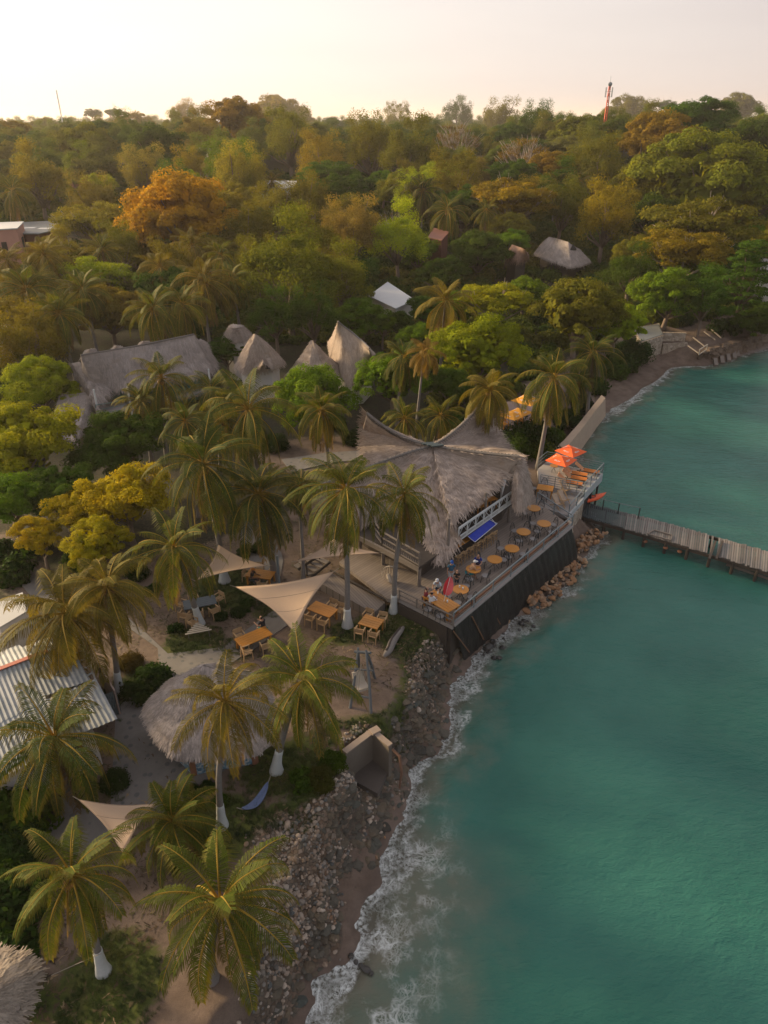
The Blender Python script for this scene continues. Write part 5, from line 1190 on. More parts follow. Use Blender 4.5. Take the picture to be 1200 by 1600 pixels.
for pts in ([(1022,828),(1050,836),(1048,844),(1012,834)],):
    q_ = [at(a, b, ZJ+.08) for a, b in pts]
    for i in range(len(q_)): mb.bar(q_[i], q_[(i+1) % len(q_)], .09, .08)
mb.build('hatch_frame', M_WOOD, JT)
mb = MB(); 
for s_ in (-.02, .035): a, b = at(1122+s_*200, 846, ZJ+.1), at(1112+s_*200, 874, ZJ+.1); mb.bar(a, b, .16, .16)
mb.build('cross_beam', M_DWOOD, JT)
for (a, b) in ((1008, 846), (1040, 856), (1128, 872), (1062, 862)):
    p = at(a, b, .5); mb = MB(); mb.tube([p+Vector((0, 0, .13)), p+Vector((0, 0, .1)), p, p-Vector((0, 0, .1))], [.05, .15, .2, .1], 8); o_ = mb.build('tyre_fender' if 0 else 'fender', M_TERRA, JT)
mb = MB(); a, b = at(1135, 882, .35), at(1200, 904, .35); mb.tube([a, b], .1, 6); mb.build('floating_pole', M_WOOD, JT)
# ------------------------------------------------------------ sea wall and revetments to the north
def wall_strip(name, label, left, right, z1, z0, mat, cat='sea wall'):
    o_ = thing(name, label, cat); mb = MB(); l = [at(a, b, z1) for a, b in left]; r = [at(a, b, z1) for a, b in right]
    poly = [p.xy for p in l]+[p.xy for p in r[::-1]]; n = len(l)
    vs = []; 
    for i in range(n): vs += [tuple(l[i]), tuple(r[i]), (r[i].x+.35, r[i].y-.15, z0), (l[i].x, l[i].y, z0)]
    fs = []
    for i in range(n-1):
        for j in range(4): fs.append((i*4+j, i*4+(j+1) % 4, (i+1)*4+(j+1) % 4, (i+1)*4+j))
    fs += [(0, 1, 2, 3), (n*4-1, n*4-2, n*4-3, n*4-4)]; mb.add(vs, fs); mb.build('wall_body', mat, o_); return o_
M_TANC = simple('tan_concrete', (.36, .275, .20), .9, .22, 1.6, .4, bscale=8)
wall_strip('sea_wall', 'tan concrete sea wall curving from the lounge platform up to the small beach', [(862,704),(881,688),(904,662),(923,638),(940,617)], [(872,711),(889,695),(910,669),(928,645),(946,622)], 2.1, -.3, M_TANC)
SM = thing('masonry_bastion', 'cream rubble-stone bastion with a grey top at the far end of the beach', 'stone wall')
mb = MB(); mb.prism([at(a, b, 3.4).xy for a, b in [(1000,536),(1037,524),(1030,505),(990,512)]], -.3, 3.4); mb.build('stone_wall', M_MAS, SM)
mb = MB(); mb.prism([at(a, b, 3.4).xy for a, b in [(1002,534),(1035,523),(1029,507),(992,513)]], 3.402, 3.46); mb.build('paved_top', simple('blue_paving', (.14, .155, .165), .85, .2, 1), SM)
S2 = thing('stone_terrace_wall', 'two low stone walls with a dark gap right of the bastion', 'stone wall')
mb = MB(); wall_seg(mb, tuple(at(1036, 537, 2.2)), tuple(at(1074, 535, 2.2)), -.3, 2.2, .35); mb.build('front_wall', M_MAS, S2)
mb = MB(); wall_seg(mb, tuple(at(1036, 519, 3.4)), tuple(at(1072, 520, 3.4)), .5, 3.4, .35); mb.build('rear_wall', M_MAS, S2)
mb = MB(); mb.prism([at(a, b, 2.9).xy for a, b in [(1036,524),(1072,522),(1090,505),(1030,506)]], 1, 1.3); mb.build('gap_shade', M_DARK, S2)  # near-black slab paints the shade in the recess between the walls
RV = thing('rock_revetment', 'long brown stone bank wall running along the water to the right edge', 'stone wall')
top = [(1096,551),(1120,543),(1150,535),(1180,526),(1215,516),(1300,495)]; bot = [(1085,566),(1115,566),(1140,560),(1165,552),(1200,540),(1300,512)]
V = []; nU, nV = 60, 8
for i in range(nU+1):
    f = i/nU*(len(top)-1); k = min(int(f), len(top)-2); a = at(*top[k], 1.9).lerp(at(*top[k+1], 1.9), f-k); b = at(*bot[k], .0).lerp(at(*bot[k+1], .0), f-k)
    for j in range(nV+1): p = a.lerp(b, j/nV); V.append((p.x+rnd.uniform(-.25, .25), p.y+rnd.uniform(-.25, .25), p.z+rnd.uniform(-.22, .22)+.3*sin(pi*j/nV)))
    p = a+Vector((-.2, 1.2, .0)); V.append(tuple(p))
idx = np.arange(len(V)).reshape(nU+1, nV+2); order = [nV+1]+list(range(nV+1)); idx = idx[:, order]
F = np.stack([idx[:-1, :-1], idx[1:, :-1], idx[1:, 1:], idx[:-1, 1:]], -1).reshape(-1, 4)
obj('stone_bank', np_mesh('stone_bank', np.array(V), F, simple('brown_stone', (.13, .092, .065), .9, .45, 1.2, .6), False), RV)
for k, (a, b) in enumerate([(1118,567),(1128,563),(1138,560),(1147,556),(1152,553)]):
    p = at(a, b, .3); mb = MB(); mb.box(p, (.5, 1.7, .5), -.25, .3); mb.build('concrete_block', M_TK_ if 0 else M_WOOD, RV)
FR = thing('driftwood_rails', 'pale timber rails lying on the bank above the far shore', 'timber rails')
for k, (a, b, c, e_) in enumerate([(1075,540,1092,552),(1083,527,1101,541),(1100,518,1118,531),(1112,515,1127,528)]):
    mb = MB(); mb.bar(at(a, b, 3.0), at(c, e_, 2.6), .13, .13); mb.build('rail', M_WOOD, FR)
mb = MB(); a, b = at(1092, 554, 2.0), at(1104, 546, 2.2); mb.bar(a+Vector((0, 0, .7)), b+Vector((0, 0, .7)), .12, .12); mb.bar(a, b, .12, .12); mb.bar(a, a+Vector((0, 0, .7)), .12, .12); mb.bar(b, b+Vector((0, 0, .7)), .12, .12); mb.build('frame', simple('light_timber', (.25, .225, .20), .8), FR)
# ------------------------------------------------------------ ruined concrete tank
TK = thing('concrete_tank', 'roofless mouldy concrete tank broken open on the eroded bank', 'concrete tank')
M_TK = simple('mouldy_concrete', (.15, .125, .10), .95, .4, 1.5, .6, stretch=(1, 1, .5), bscale=8)
zt_ = 2.95
q = [at(538, 1176, zt_), at(582, 1143, zt_), at(610, 1166, zt_), at(583, 1202, zt_-.5)]
for a, b, z0, z1 in ((q[0], q[1], .6, zt_), (q[1], q[2], .6, zt_)):
    mb = MB(); wall_seg(mb, tuple(a), tuple(b), z0, z1, .22); mb.build('wall', M_TK, TK)
mb = MB(); m_ = at(616, 1176, 2.3); vs = []; mb.tube([q[2]+Vector((.1, -.1, -.1)), q[2]+Vector((.45, -.4, -.25)), q[2]+Vector((.55, -.8, -.9)), q[2]+Vector((.45, -1.0, -1.8))], [.07, .09, .08, .05], 6); mb.build('broken_edge', simple('rusty_edge', (.13, .07, .045), .9, .4, 3), TK)
mb = MB(); mb.bar(q[0]+Vector((0, 0, .04)), q[1]+Vector((0, 0, .04)), .34, .08); mb.bar(q[1]+Vector((.1, -.1, .06)), q[2]+Vector((0, 0, .06)), .30, .08); mb.box(q[1]+Vector((.12, -.05, .12)), (.5, .4, .12), .6); mb.build('coping', simple('worn_coping', (.24, .19, .155), .9, .3, 4, .3), TK)
mb = MB(); mb.prism([at(a, b, 1.1).xy for a, b in ((545,1215),(580,1170),(610,1195),(590,1240))], .7, 1.1); mb.build('sand_floor', simple('tank_sand', (.09, .075, .065), .9, .3, 3), TK)
# ------------------------------------------------------------ red and white mast, thin mast
RS, WS = simple('mast_red', (.55, .09, .04), .6), simple('mast_white', (.78, .78, .78), .6)
def mast(name, label, px, pb, pt, Y, w0, nsec, cols, gear=True):
    b = atY(px[0], pb, Y); tpt = atY(px[1], pt, Y); H_ = tpt.z-b.z+14; b.z -= 14; b.x = tpt.x
    o_ = thing(name, label, 'mast', (b.x, b.y, b.z)); n = nsec
    for k in range(n):
        z0, z1 = H_*k/n, H_*(k+1)/n; w_a, w_b = w0*(1-.55*k/n), w0*(1-.55*(k+1)/n); mb = MB(); m = max(2, int((z1-z0)/1.4))
        for j in range(4):
            f = lambda z_, w_, j: Vector((cos(j*pi/2+.6)*w_, sin(j*pi/2+.6)*w_, z_))
            mb.bar(f(z0, w_a, j), f(z1, w_b, j), .34 if gear else .08, .16 if gear else .08)
            for i in range(m):
                za, zb = z0+(z1-z0)*i/m, z0+(z1-z0)*(i+1)/m; wa, wb = w_a+(w_b-w_a)*i/m, w_a+(w_b-w_a)*(i+1)/m
                mb.bar(f(za, wa, j), f(zb, wb, j+1), .14 if gear else .04, .14 if gear else .04); mb.bar(f(zb, wb, j), f(zb, wb, j+1), .14 if gear else .04, .14 if gear else .04)
        mb.build('lattice_section', cols[k % len(cols)], o_)
    return o_, H_
MT, Hm = mast('radio_mast', 'red and white lattice radio mast with dishes and antennas rising over the forest', (951, 953), 196, 133, 270, .75, 7, [RS, WS, RS, WS, RS, RS, RS])
mb = MB(); mb.tube([(0, 0, Hm), (0, 0, Hm+2.6)], .05, 5); mb.build('spike', M_METAL, MT)
for k, (z_, dx, r_) in enumerate([(Hm+.2, -.2, .65), (Hm-11.4, -1.5, .7), (Hm-13.3, .6, .8)]):
    mb = MB(); mb.tube([(dx, -.9, z_), (dx, -1.05, z_), (dx, -1.35, z_)], [r_, r_, r_*.3], 14); mb.build('dish', M_WHITE if k else M_METAL, MT)
for k in range(4):
    a = k*pi/2+.4; mb = MB(); p = Vector((cos(a)*1.4, sin(a)*1.4, Hm-1.8)); mb.bar(p-Vector((0, 0, 1.6)), p+Vector((0, 0, 1.2)), .14, .14); mb.bar((0, 0, p.z), p, .08, .08); mb.bar((0, 0, p.z-1.5), p-Vector((0, 0, 1.5)), .08, .08); mb.build('antenna', M_METAL, MT)
mast('thin_mast', 'very thin pale lattice mast fading in the haze at the far left', (96, 88), 200, 141, 330, .35, 4, [WS, WS], False)
# ------------------------------------------------------------ sheet-metal building bottom left
cm_ = NT('corrugated_metal'); nA = cm_.noise(cm_.pos(), .7, 5, .65); nB = cm_.noise(cm_.n('Mapping', {'Vector': cm_.obj(), 'Scale': (4, .6, 1)}).outputs[0], 1.5, 4)
cA = cm_.mix(cm_.rng(nA, .4, .65), (.30, .32, .335, 1), (.17, .195, .21, 1)); cA = cm_.mix(cm_.rng(nB, .66, .8, 0, .5), cA, (.20, .12, .07, 1))
M_COR = cm_.out(cm_.n('BsdfPrincipled', {'Base Color': cA, 'Roughness': .75, 'Metallic': .0}).outputs[0])
SB = thing('sheet_metal_shed', 'large shed with a white corrugated metal roof and red ridge strip at the left edge', 'shed')
r0, r1 = at(0, 1046, 6.2), at(68, 1020, 6.2); u_ = (r1-r0).normalized(); v_ = Vector((u_.y, -u_.x, 0)); v_ = v_ if v_.y < 0 else -v_
def corrug(name, org, u, v, U0, U1, L_, drop, jag=0):
    nu_ = int((U1-U0)/.055); V = []; rr = random.Random(name)
    for i in range(nu_+1):
        a = U0+(U1-U0)*i/nu_; ll = L_+(jag*rr.uniform(-1, 1)*.3 if i % 12 == 0 else 0)
        if i % 12 == 0: keep_l = ll
        for j in range(9): p = org+u*a+v*(keep_l*j/8); V.append((p.x, p.y, p.z-drop*keep_l*j/8+.024*math.cos(i*pi/2)+.006*rr.random()))
    idx = np.arange(len(V)).reshape(nu_+1, 9); F = np.stack([idx[:-1, :-1], idx[1:, :-1], idx[1:, 1:], idx[:-1, 1:]], -1).reshape(-1, 4)
    me_ = np_mesh(name, np.array(V), F, M_COR, False); return me_
Lr = (r1-r0).length
obj('roof_sheet', corrug('roof_sheet', r0, u_, v_, -4, Lr+1.3, 3.0, .16, 1), SB); obj('roof_sheet', corrug('roof_sheet', r0+v_*2.95-Vector((0, 0, .49)), u_, v_, -4, Lr+1.6, 2.9, .16, 1), SB)
obj('roof_sheet', corrug('roof_sheet', r0, u_, -v_, -4, Lr+.7, 1.7, .16, 1), SB)
mb = MB(); mb.bar(r0-u_*4+Vector((0, 0, .05)), r1+u_*.2+Vector((0, 0, .05)), .26, .05); mb.build('ridge_strip', simple('faded_red', (.36, .11, .075), .7, .2), SB)
mb = MB(); a, b = r0-u_*4, r1+u_*.5; e1_, e2_ = v_*5.6, -v_*1.5
mb.prism([(a+e2_).xy, (b+e2_).xy, (b+e1_).xy, (a+e1_).xy], 2.4, 5.0); mb.build('wall', M_PLAS, SB)
# broken side lean-to: bare battens and loose sheets
LT = thing('broken_lean_to', 'collapsing lean-to of bare battens and loose tin sheets beside the white corrugated roof', 'shed')
bt = [at(106, 996, 5.3), at(124, 1040, 5.2), at(151, 1078, 5.0)]; bo = [at(120, 992, 5.0), at(140, 1035, 4.9), at(152, 1072, 4.9)]
mb = MB()
for i in range(8):
    f = i/7*2; k = min(int(f), 1); mb.bar(bt[k].lerp(bt[k+1], f-k), bo[k].lerp(bo[k+1], f-k), .06, .06)
for arr in (bt, bo):
    for i in range(2): mb.bar(arr[i], arr[i+1], .08, .08)
mb.build('battens', M_WHITE, LT)
e_ = [at(153, 1036, 4.6), at(179, 1079, 4.6), at(166, 1085, 4.6), at(148, 1092, 4.6)]
mb = MB(); wall_seg(mb, tuple(e_[0]), tuple(e_[1]), 2.6, 4.6, .08); mb.build('board_wall', simple('pinkish_boards', (.30, .23, .20), .85, .3, 3), LT)
tin = simple('tin_sheet', (.20, .24, .26), .45, .3, 2, metallic=.3)
for k, (a, b) in enumerate([(at(140, 1087, 4.4), at(160, 1081, 4.4)), (at(161, 1086, 4.4), at(181, 1078, 4.4)), (at(118, 1096, 4.2), at(139, 1090, 4.2))]):
    mb = MB(); d_ = (b-a); dn = d_.normalized(); n_ = 14
    vs = []
    for i in range(n_+1):
        p = a.lerp(b, i/n_); off = Vector((dn.y, -dn.x, 0))*(.03*math.cos(i*pi)); vs += [tuple(p+off), tuple(p+off+Vector((dn.y*.15, -dn.x*.15, -1.9)))]
    mb.add(vs, [(2*i, 2*i+1, 2*i+3, 2*i+2) for i in range(n_)]); mb.build('tin_sheet', tin, LT)
for k, (a, b, c, e_) in enumerate([(118,1040,148,1088),(112,1060,130,1095),(126,1075,148,1110),(110,1100,146,1096)]):
    mb = MB(); mb.bar(at(a, b, 4.9), at(c, e_, 4.6), .25, .03); mb.build('loose_sheet', M_COR, LT)
FRs = thing('flat_roofed_block', 'plain pale flat concrete roof at the left edge above the corrugated shed', 'house')
P4 = [at(a, b, 6.3) for a, b in ((-60, 985), (0, 983), (42, 958), (36, 928), (-60, 962))]
mb = MB(); mb.prism([p.xy for p in P4], 2.4, 6.3); mb.build('wall', M_PLAS, FRs); mb = MB(); mb.prism([p.xy for p in P4], 6.303, 6.42); mb.build('roof', simple('pale_roof', (.40, .40, .39), .8, .12, 1), FRs)
# ------------------------------------------------------------ paths (structure)
st = NT('stone_paving'); e_ = st.n('TexVoronoi', {'Vector': st.pos(), 'Scale': 1.9, 'Randomness': .75}); dd = e_.outputs['Distance']; ns = st.noise(st.pos(), 1.5, 5, .6); nf = st.noise(st.pos(), 30, 3, .6)
cs = st.mix(ns, (.10, .094, .088, 1), (.19, .178, .17, 1)); cs = st.mix(st.math('MULTIPLY', st.rng(st.math('ADD', dd, st.math('MULTIPLY', ns, .12)), .24, .33, 1, 0), .62), cs, (.055, .065, .072, 1)); cs = st.mix(st.rng(nf, .55, .8, 0, .35), cs, (.05, .045, .04, 1))
M_PATH = st.out(st.n('BsdfPrincipled', {'Base Color': cs, 'Roughness': .85, 'Normal': st.bump(dd, .25, .03)}).outputs[0])
def path(pts, zoff=.045, step=.6):
    import bmesh
    bm = bmesh.new(); P_ = [at(a, b, 2.85) for a, b in pts]; bm.faces.new([bm.verts.new((p.x, p.y, 0)) for p in P_]); bmesh.ops.triangulate(bm, faces=bm.faces[:])
    xs_, ys_ = [p.x for p in P_], [p.y for p in P_]
    for lo, hi, nv_ in ((min(xs_), max(xs_), (1, 0, 0)), (min(ys_), max(ys_), (0, 1, 0))):
        v_ = lo+step
        while v_ < hi: bmesh.ops.bisect_plane(bm, geom=bm.verts[:]+bm.edges[:]+bm.faces[:], plane_co=(v_*nv_[0], v_*nv_[1], 0), plane_no=nv_); v_ += step
    bmesh.ops.recalc_face_normals(bm, faces=bm.faces[:])
    for v in bm.verts: v.co.z = hz(v.co.x, v.co.y)+zoff
    for f in bm.faces:
        if f.normal.z < 0: f.normal_flip()
    me_ = bpy.data.meshes.new('path'); bm.to_mesh(me_); bm.free(); me_.materials.append(M_PATH); o_ = obj('path', me_); o_.modifiers.new('t', 'SOLIDIFY').thickness = .12; tag(o_, kind='structure'); return o_
path([(440,938),(466,957),(360,1034),(345,1075),(330,1150),(352,1205),(300,1232),(278,1265),(170,1285),(182,1112),(192,1100),(250,1054),(246,1011),(205,982),(200,960),(262,1020),(345,1007)])
path([(372,812),(425,800),(442,870),(430,935),(395,905)]); path([(-20,850),(18,838),(60,888),(90,940),(60,940)], .09); path([(100,1255),(165,1265),(178,1300),(120,1330),(60,1300)], .08)
path([(440,716),(505,708),(640,700),(640,712),(520,722),(455,735)], .1)
# ------------------------------------------------------------ shade sails
def sail(label, pts, sagz=.35, mat=None):
    o_ = thing('shade_sail', label, 'shade sail'); P_ = [at(*p) for p in pts]; n = 18; V = []; ind = {}
    c = sum(P_, Vector())/3
    for i in range(n+1):
        for j in range(n+1-i):
            a, b = i/n, j/n; g_ = 1-a-b; p = P_[0]*g_+P_[1]*a+P_[2]*b
            pull = 0.0
            for (x, y) in ((a, b), (b, g_), (g_, a)): pull += max(0, 1-min(1, (1-x-y)*1.0/.45))*4*x*y*.62/ (1.0)
            p = p.lerp(c, min(.34, pull*.33)); p.z -= sagz*27*a*b*g_*.5
            ind[(i, j)] = len(V); V.append(tuple(p))
    F = [(ind[(i, j)], ind[(i+1, j)], ind[(i, j+1)]) for i in range(n) for j in range(n-i)]+[(ind[(i+1, j)], ind[(i+1, j+1)], ind[(i, j+1)]) for i in range(n) for j in range(n-i-1)]
    me_ = np_mesh('fabric', np.array(V), np.array(F), mat or M_SAIL, True); f = obj('fabric', me_, o_); f.modifiers.new('thick', 'SOLIDIFY').thickness = .015
    mb = MB()      # stitched seams across the cloth
    for fs_ in (.33, .62): js = int(n*fs_); mb.tube([Vector(V[ind[(i, js)]])+Vector((0, 0, .012)) for i in range(n-js+1)], .014, 4)
    edge = [Vector(V[ind[(i, 0)]]) for i in range(n+1)]+[Vector(V[ind[(n-i, i)]]) for i in range(1, n+1)]+[Vector(V[ind[(0, n-i)]]) for i in range(1, n+1)]
    mb.tube(edge, .022, 5); mb.build('hem', M_HEM, f)
    for p in P_:
        mb = MB(); out = (p-c).normalized()*.35; mb.tube([p, p+out+Vector((0, 0, .05))], .018, 5); mb.build('corner_rope', M_ROPE, o_)
    return o_
M_HEM = simple('sail_hem', (.30, .22, .16), .85)
t = NT('sail_cloth'); n = t.noise(t.pos(), .8, 3); cs = t.mix(n, (.54, .40, .29, 1), (.62, .47, .345, 1))
M_SAIL = t.out(t.n('MixShader', {0: .3, 1: t.n('BsdfPrincipled', {'Base Color': cs, 'Roughness': .8, 'Specular IOR Level': .1}).outputs[0], 2: t.n('BsdfTranslucent', {'Color': cs}).outputs[0]}).outputs[0])
sail('small beige shade sail at the rear between two palms', [(308,906,4.6),(341,851,5.6),(417,884,5.0)])
sail('largest beige shade sail over the stone walk in the middle of the yard', [(368,917,5.2),(522,893,5.6),(462,990,4.6)])
sail('beige shade sail partly behind the straight middle palm by the timber deck', [(463,877,4.8),(520,842,5.6),(593,864,5.2)])
sail('lowest beige shade sail above the paving near the bottom palms', [(124,1250,5.0),(246,1256,5.2),(194,1336,4.6)])
PO = thing('sail_post', 'grey round post standing at the corner of the rear sail', 'post'); mb = MB(); p = ground(437, 918); p2 = Vector((p.x, p.y, 5.0)); mb.tube([p-Vector((0, 0, .3)), p2], .09, 8); mb.build('pole', M_METAL, PO)
# ------------------------------------------------------------ furniture kits
def k_square_table(L_=1.5, Wd=.9, mat=None):
    t_ = thing('picnic_table', '', 'table'); mb = MB(); n = 5
    for k in range(n): mb.box((0, (k-(n-1)/2)*Wd/n, .74), (L_, Wd/n-.012, .045))
    mb.build('table_top', mat or M_ORW, t_)
    for sx in (-1, 1):
        for sy in (-1, 1): mb = MB(); mb.box((sx*(L_/2-.09), sy*(Wd/2-.09), .36), (.085, .085, .71)); mb.build('leg', mat or M_ORW, t_)
    mb = MB(); mb.box((0, 0, .69), (L_-.2, Wd-.2, .05)); mb.build('apron', mat or M_ORW, t_); return t_
def k_garden_chair(mat=None):
    t_ = thing('garden_chair', '', 'chair'); mat = mat or M_LWOOD
    mb = MB(); [mb.box((0, -.2+.1*k, .44), (.46, .085, .03)) for k in range(5)]; mb.build('seat', mat, t_)
    mb = MB(); [mb.box((0, .24+.012*k, .58+.075*k), (.46, .025, .06), 0, -.15) for k in range(4)]; mb.build('backrest', mat, t_)
    for sx in (-1, 1):
        mb = MB(); mb.bar((sx*.25, -.24, 0), (sx*.25, -.18, .66), .05, .05); mb.build('leg', mat, t_)
        mb = MB(); mb.bar((sx*.25, .30, 0), (sx*.25, .24, .84), .05, .05); mb.build('leg', mat, t_)
        mb = MB(); mb.box((sx*.25, .02, .665), (.07, .52, .035)); mb.build('armrest', mat, t_)
    return t_
def k_bistro_chair():
    t_ = thing('bistro_chair', '', 'chair'); mb = MB(); mb.disc((0, 0, .45), .22, .05, 16); mb.build('seat', M_GREYC, t_)
    mb = MB(); pts = [(cos(a)*.23, .2+.06*sin(a), .47+.50*sin(a)) for a in [pi*k/12 for k in range(13)]]; mb.tube(pts, .024, 6); mb.build('back_frame', M_BLACK, t_)
    mb = MB()
    for x in (-.1, 0, .1): mb.tube([(x, .21, .47), (x, .25, .93 if x == 0 else .9)], .010, 5)
    mb.tube([(-.2, .235, .70), (0, .26, .74), (.2, .235, .70)], .011, 5); mb.build('back_bars', M_BLACK, t_)
    for sx in (-1, 1):
        for sy in (-1, 1): mb = MB(); mb.tube([(sx*.15, sy*.15, .44), (sx*.2, sy*.21, 0)], .02, 5); mb.build('leg', M_BLACK, t_)
    return t_
def k_round_table(r=.5):
    t_ = thing('round_table', '', 'table'); mb = MB(); mb.disc((0, 0, .75), r, .045, 28); mb.build('table_top', M_ORW, t_)
    mb = MB(); mb.disc((0, 0, .72), r*.9, .02, 24); mb.build('under_frame', M_BLACK, t_)
    for k in range(4): a = k*pi/2+.6; mb = MB(); mb.tube([(cos(a)*.18, sin(a)*.18, .71), (cos(a)*.06, sin(a)*.06, .4), (cos(a)*.34, sin(a)*.34, 0)], .018, 5); mb.build('leg', M_BLACK, t_)
    return t_
def k_stool():
    t_ = thing('bar_stool', '', 'stool'); mb = MB(); mb.box((0, 0, .68), (.36, .36, .04)); mb.build('seat', M_LWOOD, t_)
    mb = MB(); mb.box((0, .18, .93), (.36, .03, .1)); mb.bar((-.16, .17, .68), (-.16, .19, .98), .035, .035); mb.bar((.16, .17, .68), (.16, .19, .98), .035, .035); mb.build('backrest', M_LWOOD, t_)
    for sx in (-1, 1):
        for sy in (-1, 1): mb = MB(); mb.bar((sx*.15, sy*.15, .67), (sx*.21, sy*.21, 0), .035, .035); mb.build('leg', M_LWOOD, t_)
    mb = MB()
    for a, b in (((-.18, -.18), (.18, -.18)), ((-.18, .18), (.18, .18)), ((-.18, -.18), (-.18, .18)), ((.18, -.18), (.18, .18))): mb.bar((*a, .28), (*b, .28), .03, .03)
    mb.build('stretcher', M_LWOOD, t_); return t_
M_ORC = simple('orange_canvas', (.50, .155, .018), .75, .2, 3); M_ORU = simple('orange_parasol_cloth', (.75, .105, .015), .7, .08, 2); M_YEU = simple('yellow_parasol_cloth', (.62, .27, .012), .7, .1, 2); M_GREYC = simple('grey_seat', (.21, .20, .20), .8, .2, 6)
def k_lounger():
    t_ = thing('sun_lounger', '', 'sun lounger'); mb = MB(); n = 9
    for k in range(n): mb.box((0, -1.25+k*.145, .32), (.60, .13, .04))
    mb.build('mattress', M_ORC, t_); mb = MB(); [mb.box((0, .10+k*.115, .37+k*.085), (.60, .13, .04), 0, .63) for k in range(6)]; mb.build('backrest', simple('faded_orange_canvas', (.56, .27, .13), .8) if 'faded_orange_canvas' not in bpy.data.materials else bpy.data.materials['faded_orange_canvas'], t_)
    for sx in (-1, 1):
        mb = MB(); mb.box((sx*.31, -.45, .27), (.04, 1.9, .07)); mb.build('side_rail', M_DWOOD, t_)
        for y in (-1.1, .3): mb = MB(); mb.box((sx*.29, y, .13), (.05, .06, .26)); mb.build('leg', M_DWOOD, t_)
    return t_
def k_deckchair():
    t_ = thing('deck_chair', '', 'deck chair'); mb = MB()
    for sx in (-1, 1): mb.bar((sx*.29, -.55, .02), (sx*.29, .5, 1.0), .045, .045); mb.bar((sx*.25, .6, .02), (sx*.25, -.45, .52), .045, .045)
    mb.bar((-.29, .5, 1.0), (.29, .5, 1.0), .04, .04); mb.bar((-.25, -.45, .52), (.25, -.45, .52), .04, .04); mb.build('frame', M_LWOOD, t_)
    mb = MB(); pts = [(.47, .98), (.28, .66), (.08, .38), (-.12, .30), (-.3, .36), (-.45, .50)]; vs = []
    for y, z in pts: vs += [(-.24, y, z), (.24, y, z)]
    mb.add(vs, [(2*i, 2*i+1, 2*i+3, 2*i+2) for i in range(5)]); c_ = mb.build('sling', simple('striped_sling', (.40, .30, .22), .85) if 'striped_sling' not in bpy.data.materials else bpy.data.materials['striped_sling'], t_); c_.modifiers.new('t', 'SOLIDIFY').thickness = .012
    return t_
def k_parasol(mat, r=1.45, h=2.45, marks=True):
    t_ = thing('parasol', '', 'parasol'); mb = MB(); s = r/sqrt(2)*1.35; ap_ = Vector((0, 0, h+.42)); cs_ = [Vector((x*s, y*s, h-.1)) for x, y in ((-1, -1), (1, -1), (1, 1), (-1, 1))]
    n = 6; V = []; F = []
    for q_ in range(4):
        a, b = cs_[q_], cs_[(q_+1) % 4]; base = len(V); ix = {}
        for i in range(n+1):
            for j in range(i+1):
                p = ap_.lerp(a.lerp(b, j/i if i else 0), i/n); p = p+Vector((0, 0, -.05*sin(pi*(j/i if i else 0))*(i/n))); ix[(i, j)] = len(V); V.append(tuple(p))
        for i in range(n):
            for j in range(i+1):
                F.append((ix[(i, j)], ix[(i+1, j)], ix[(i+1, j+1)]))
                if j < i: F.append((ix[(i, j)], ix[(i+1, j+1)], ix[(i, j+1)]))
    cn = obj('canopy', np_mesh('canopy', np.array(V), np.array(F), mat), t_); cn.modifiers.new('t', 'SOLIDIFY').thickness = .012
    if marks:   # illegible white lettering on the faces, four bold strokes each
        mb = MB()
        for q_ in range(4):
            a, b = cs_[q_], cs_[(q_+1) % 4]; m_ = (a+b)/2; ex = (b-a).normalized(); dn = (m_-ap_).normalized(); nn_ = ex.cross(dn).normalized(); nn_ = nn_ if nn_.z > 0 else -nn_
            c = ap_.lerp(m_, .66)+nn_*.035; hgt_ = .20
            glyph = {0: [((0, 0), (0, 1)), ((0, 1), (1, 1)), ((0, .5), (.8, .5)), ((1, 1), (1, .5))], 1: [((0, 0), (0, 1)), ((0, 1), (1, .9)), ((0, .5), (1, 0))], 2: [((0, 0), (.5, 1)), ((.5, 1), (1, 0)), ((.25, .4), (.75, .4))], 3: [((0, 1), (.5, .5)), ((1, 1), (.5, .5)), ((.5, .5), (.5, 0))]}
            for k in range(4):
                for (x0, y0), (x1, y1) in glyph[k]:
                    o0 = c+ex*((k-1.9)*.19+x0*.13)-dn*(y0*hgt_-hgt_/2); o1 = c+ex*((k-1.9)*.19+x1*.13)-dn*(y1*hgt_-hgt_/2); mb.bar(o0, o1, .045, .012)
        mb.build('lettering', M_WHITE, cn)
    mb = MB(); mb.tube([(0, 0, 0), (0, 0, h+.4)], .028, 8); mb.build('pole', M_LWOOD, t_); mb = MB(); mb.disc((0, 0, .05), .28, .1, 16); mb.build('base', M_CONC, t_)
    mb = MB(); [mb.bar((0, 0, h+.34), tuple(c-Vector((0, 0, .04))), .02, .02) for c in cs_]; mb.build('ribs', M_LWOOD, t_); return t_
KIT = {}
def put(kit, maker, loc, rz, label, group=None, scale=None, args=()):
    if kit not in KIT:
        KIT[kit] = maker(*args); o_ = KIT[kit]; o_.location = loc; o_.rotation_euler = (0, 0, rz)
        if scale: o_.scale = (scale,)*3 if not hasattr(scale, '__len__') else scale
        o_['label'] = label
        if group: o_['group'] = group
        return o_
    return copy_tree(KIT[kit], loc, rz, scale, label, group)
def face(p, q_): return atan2(q_.y-p.y, q_.x-p.x)+pi/2     # -Y (front) of the chair towards q
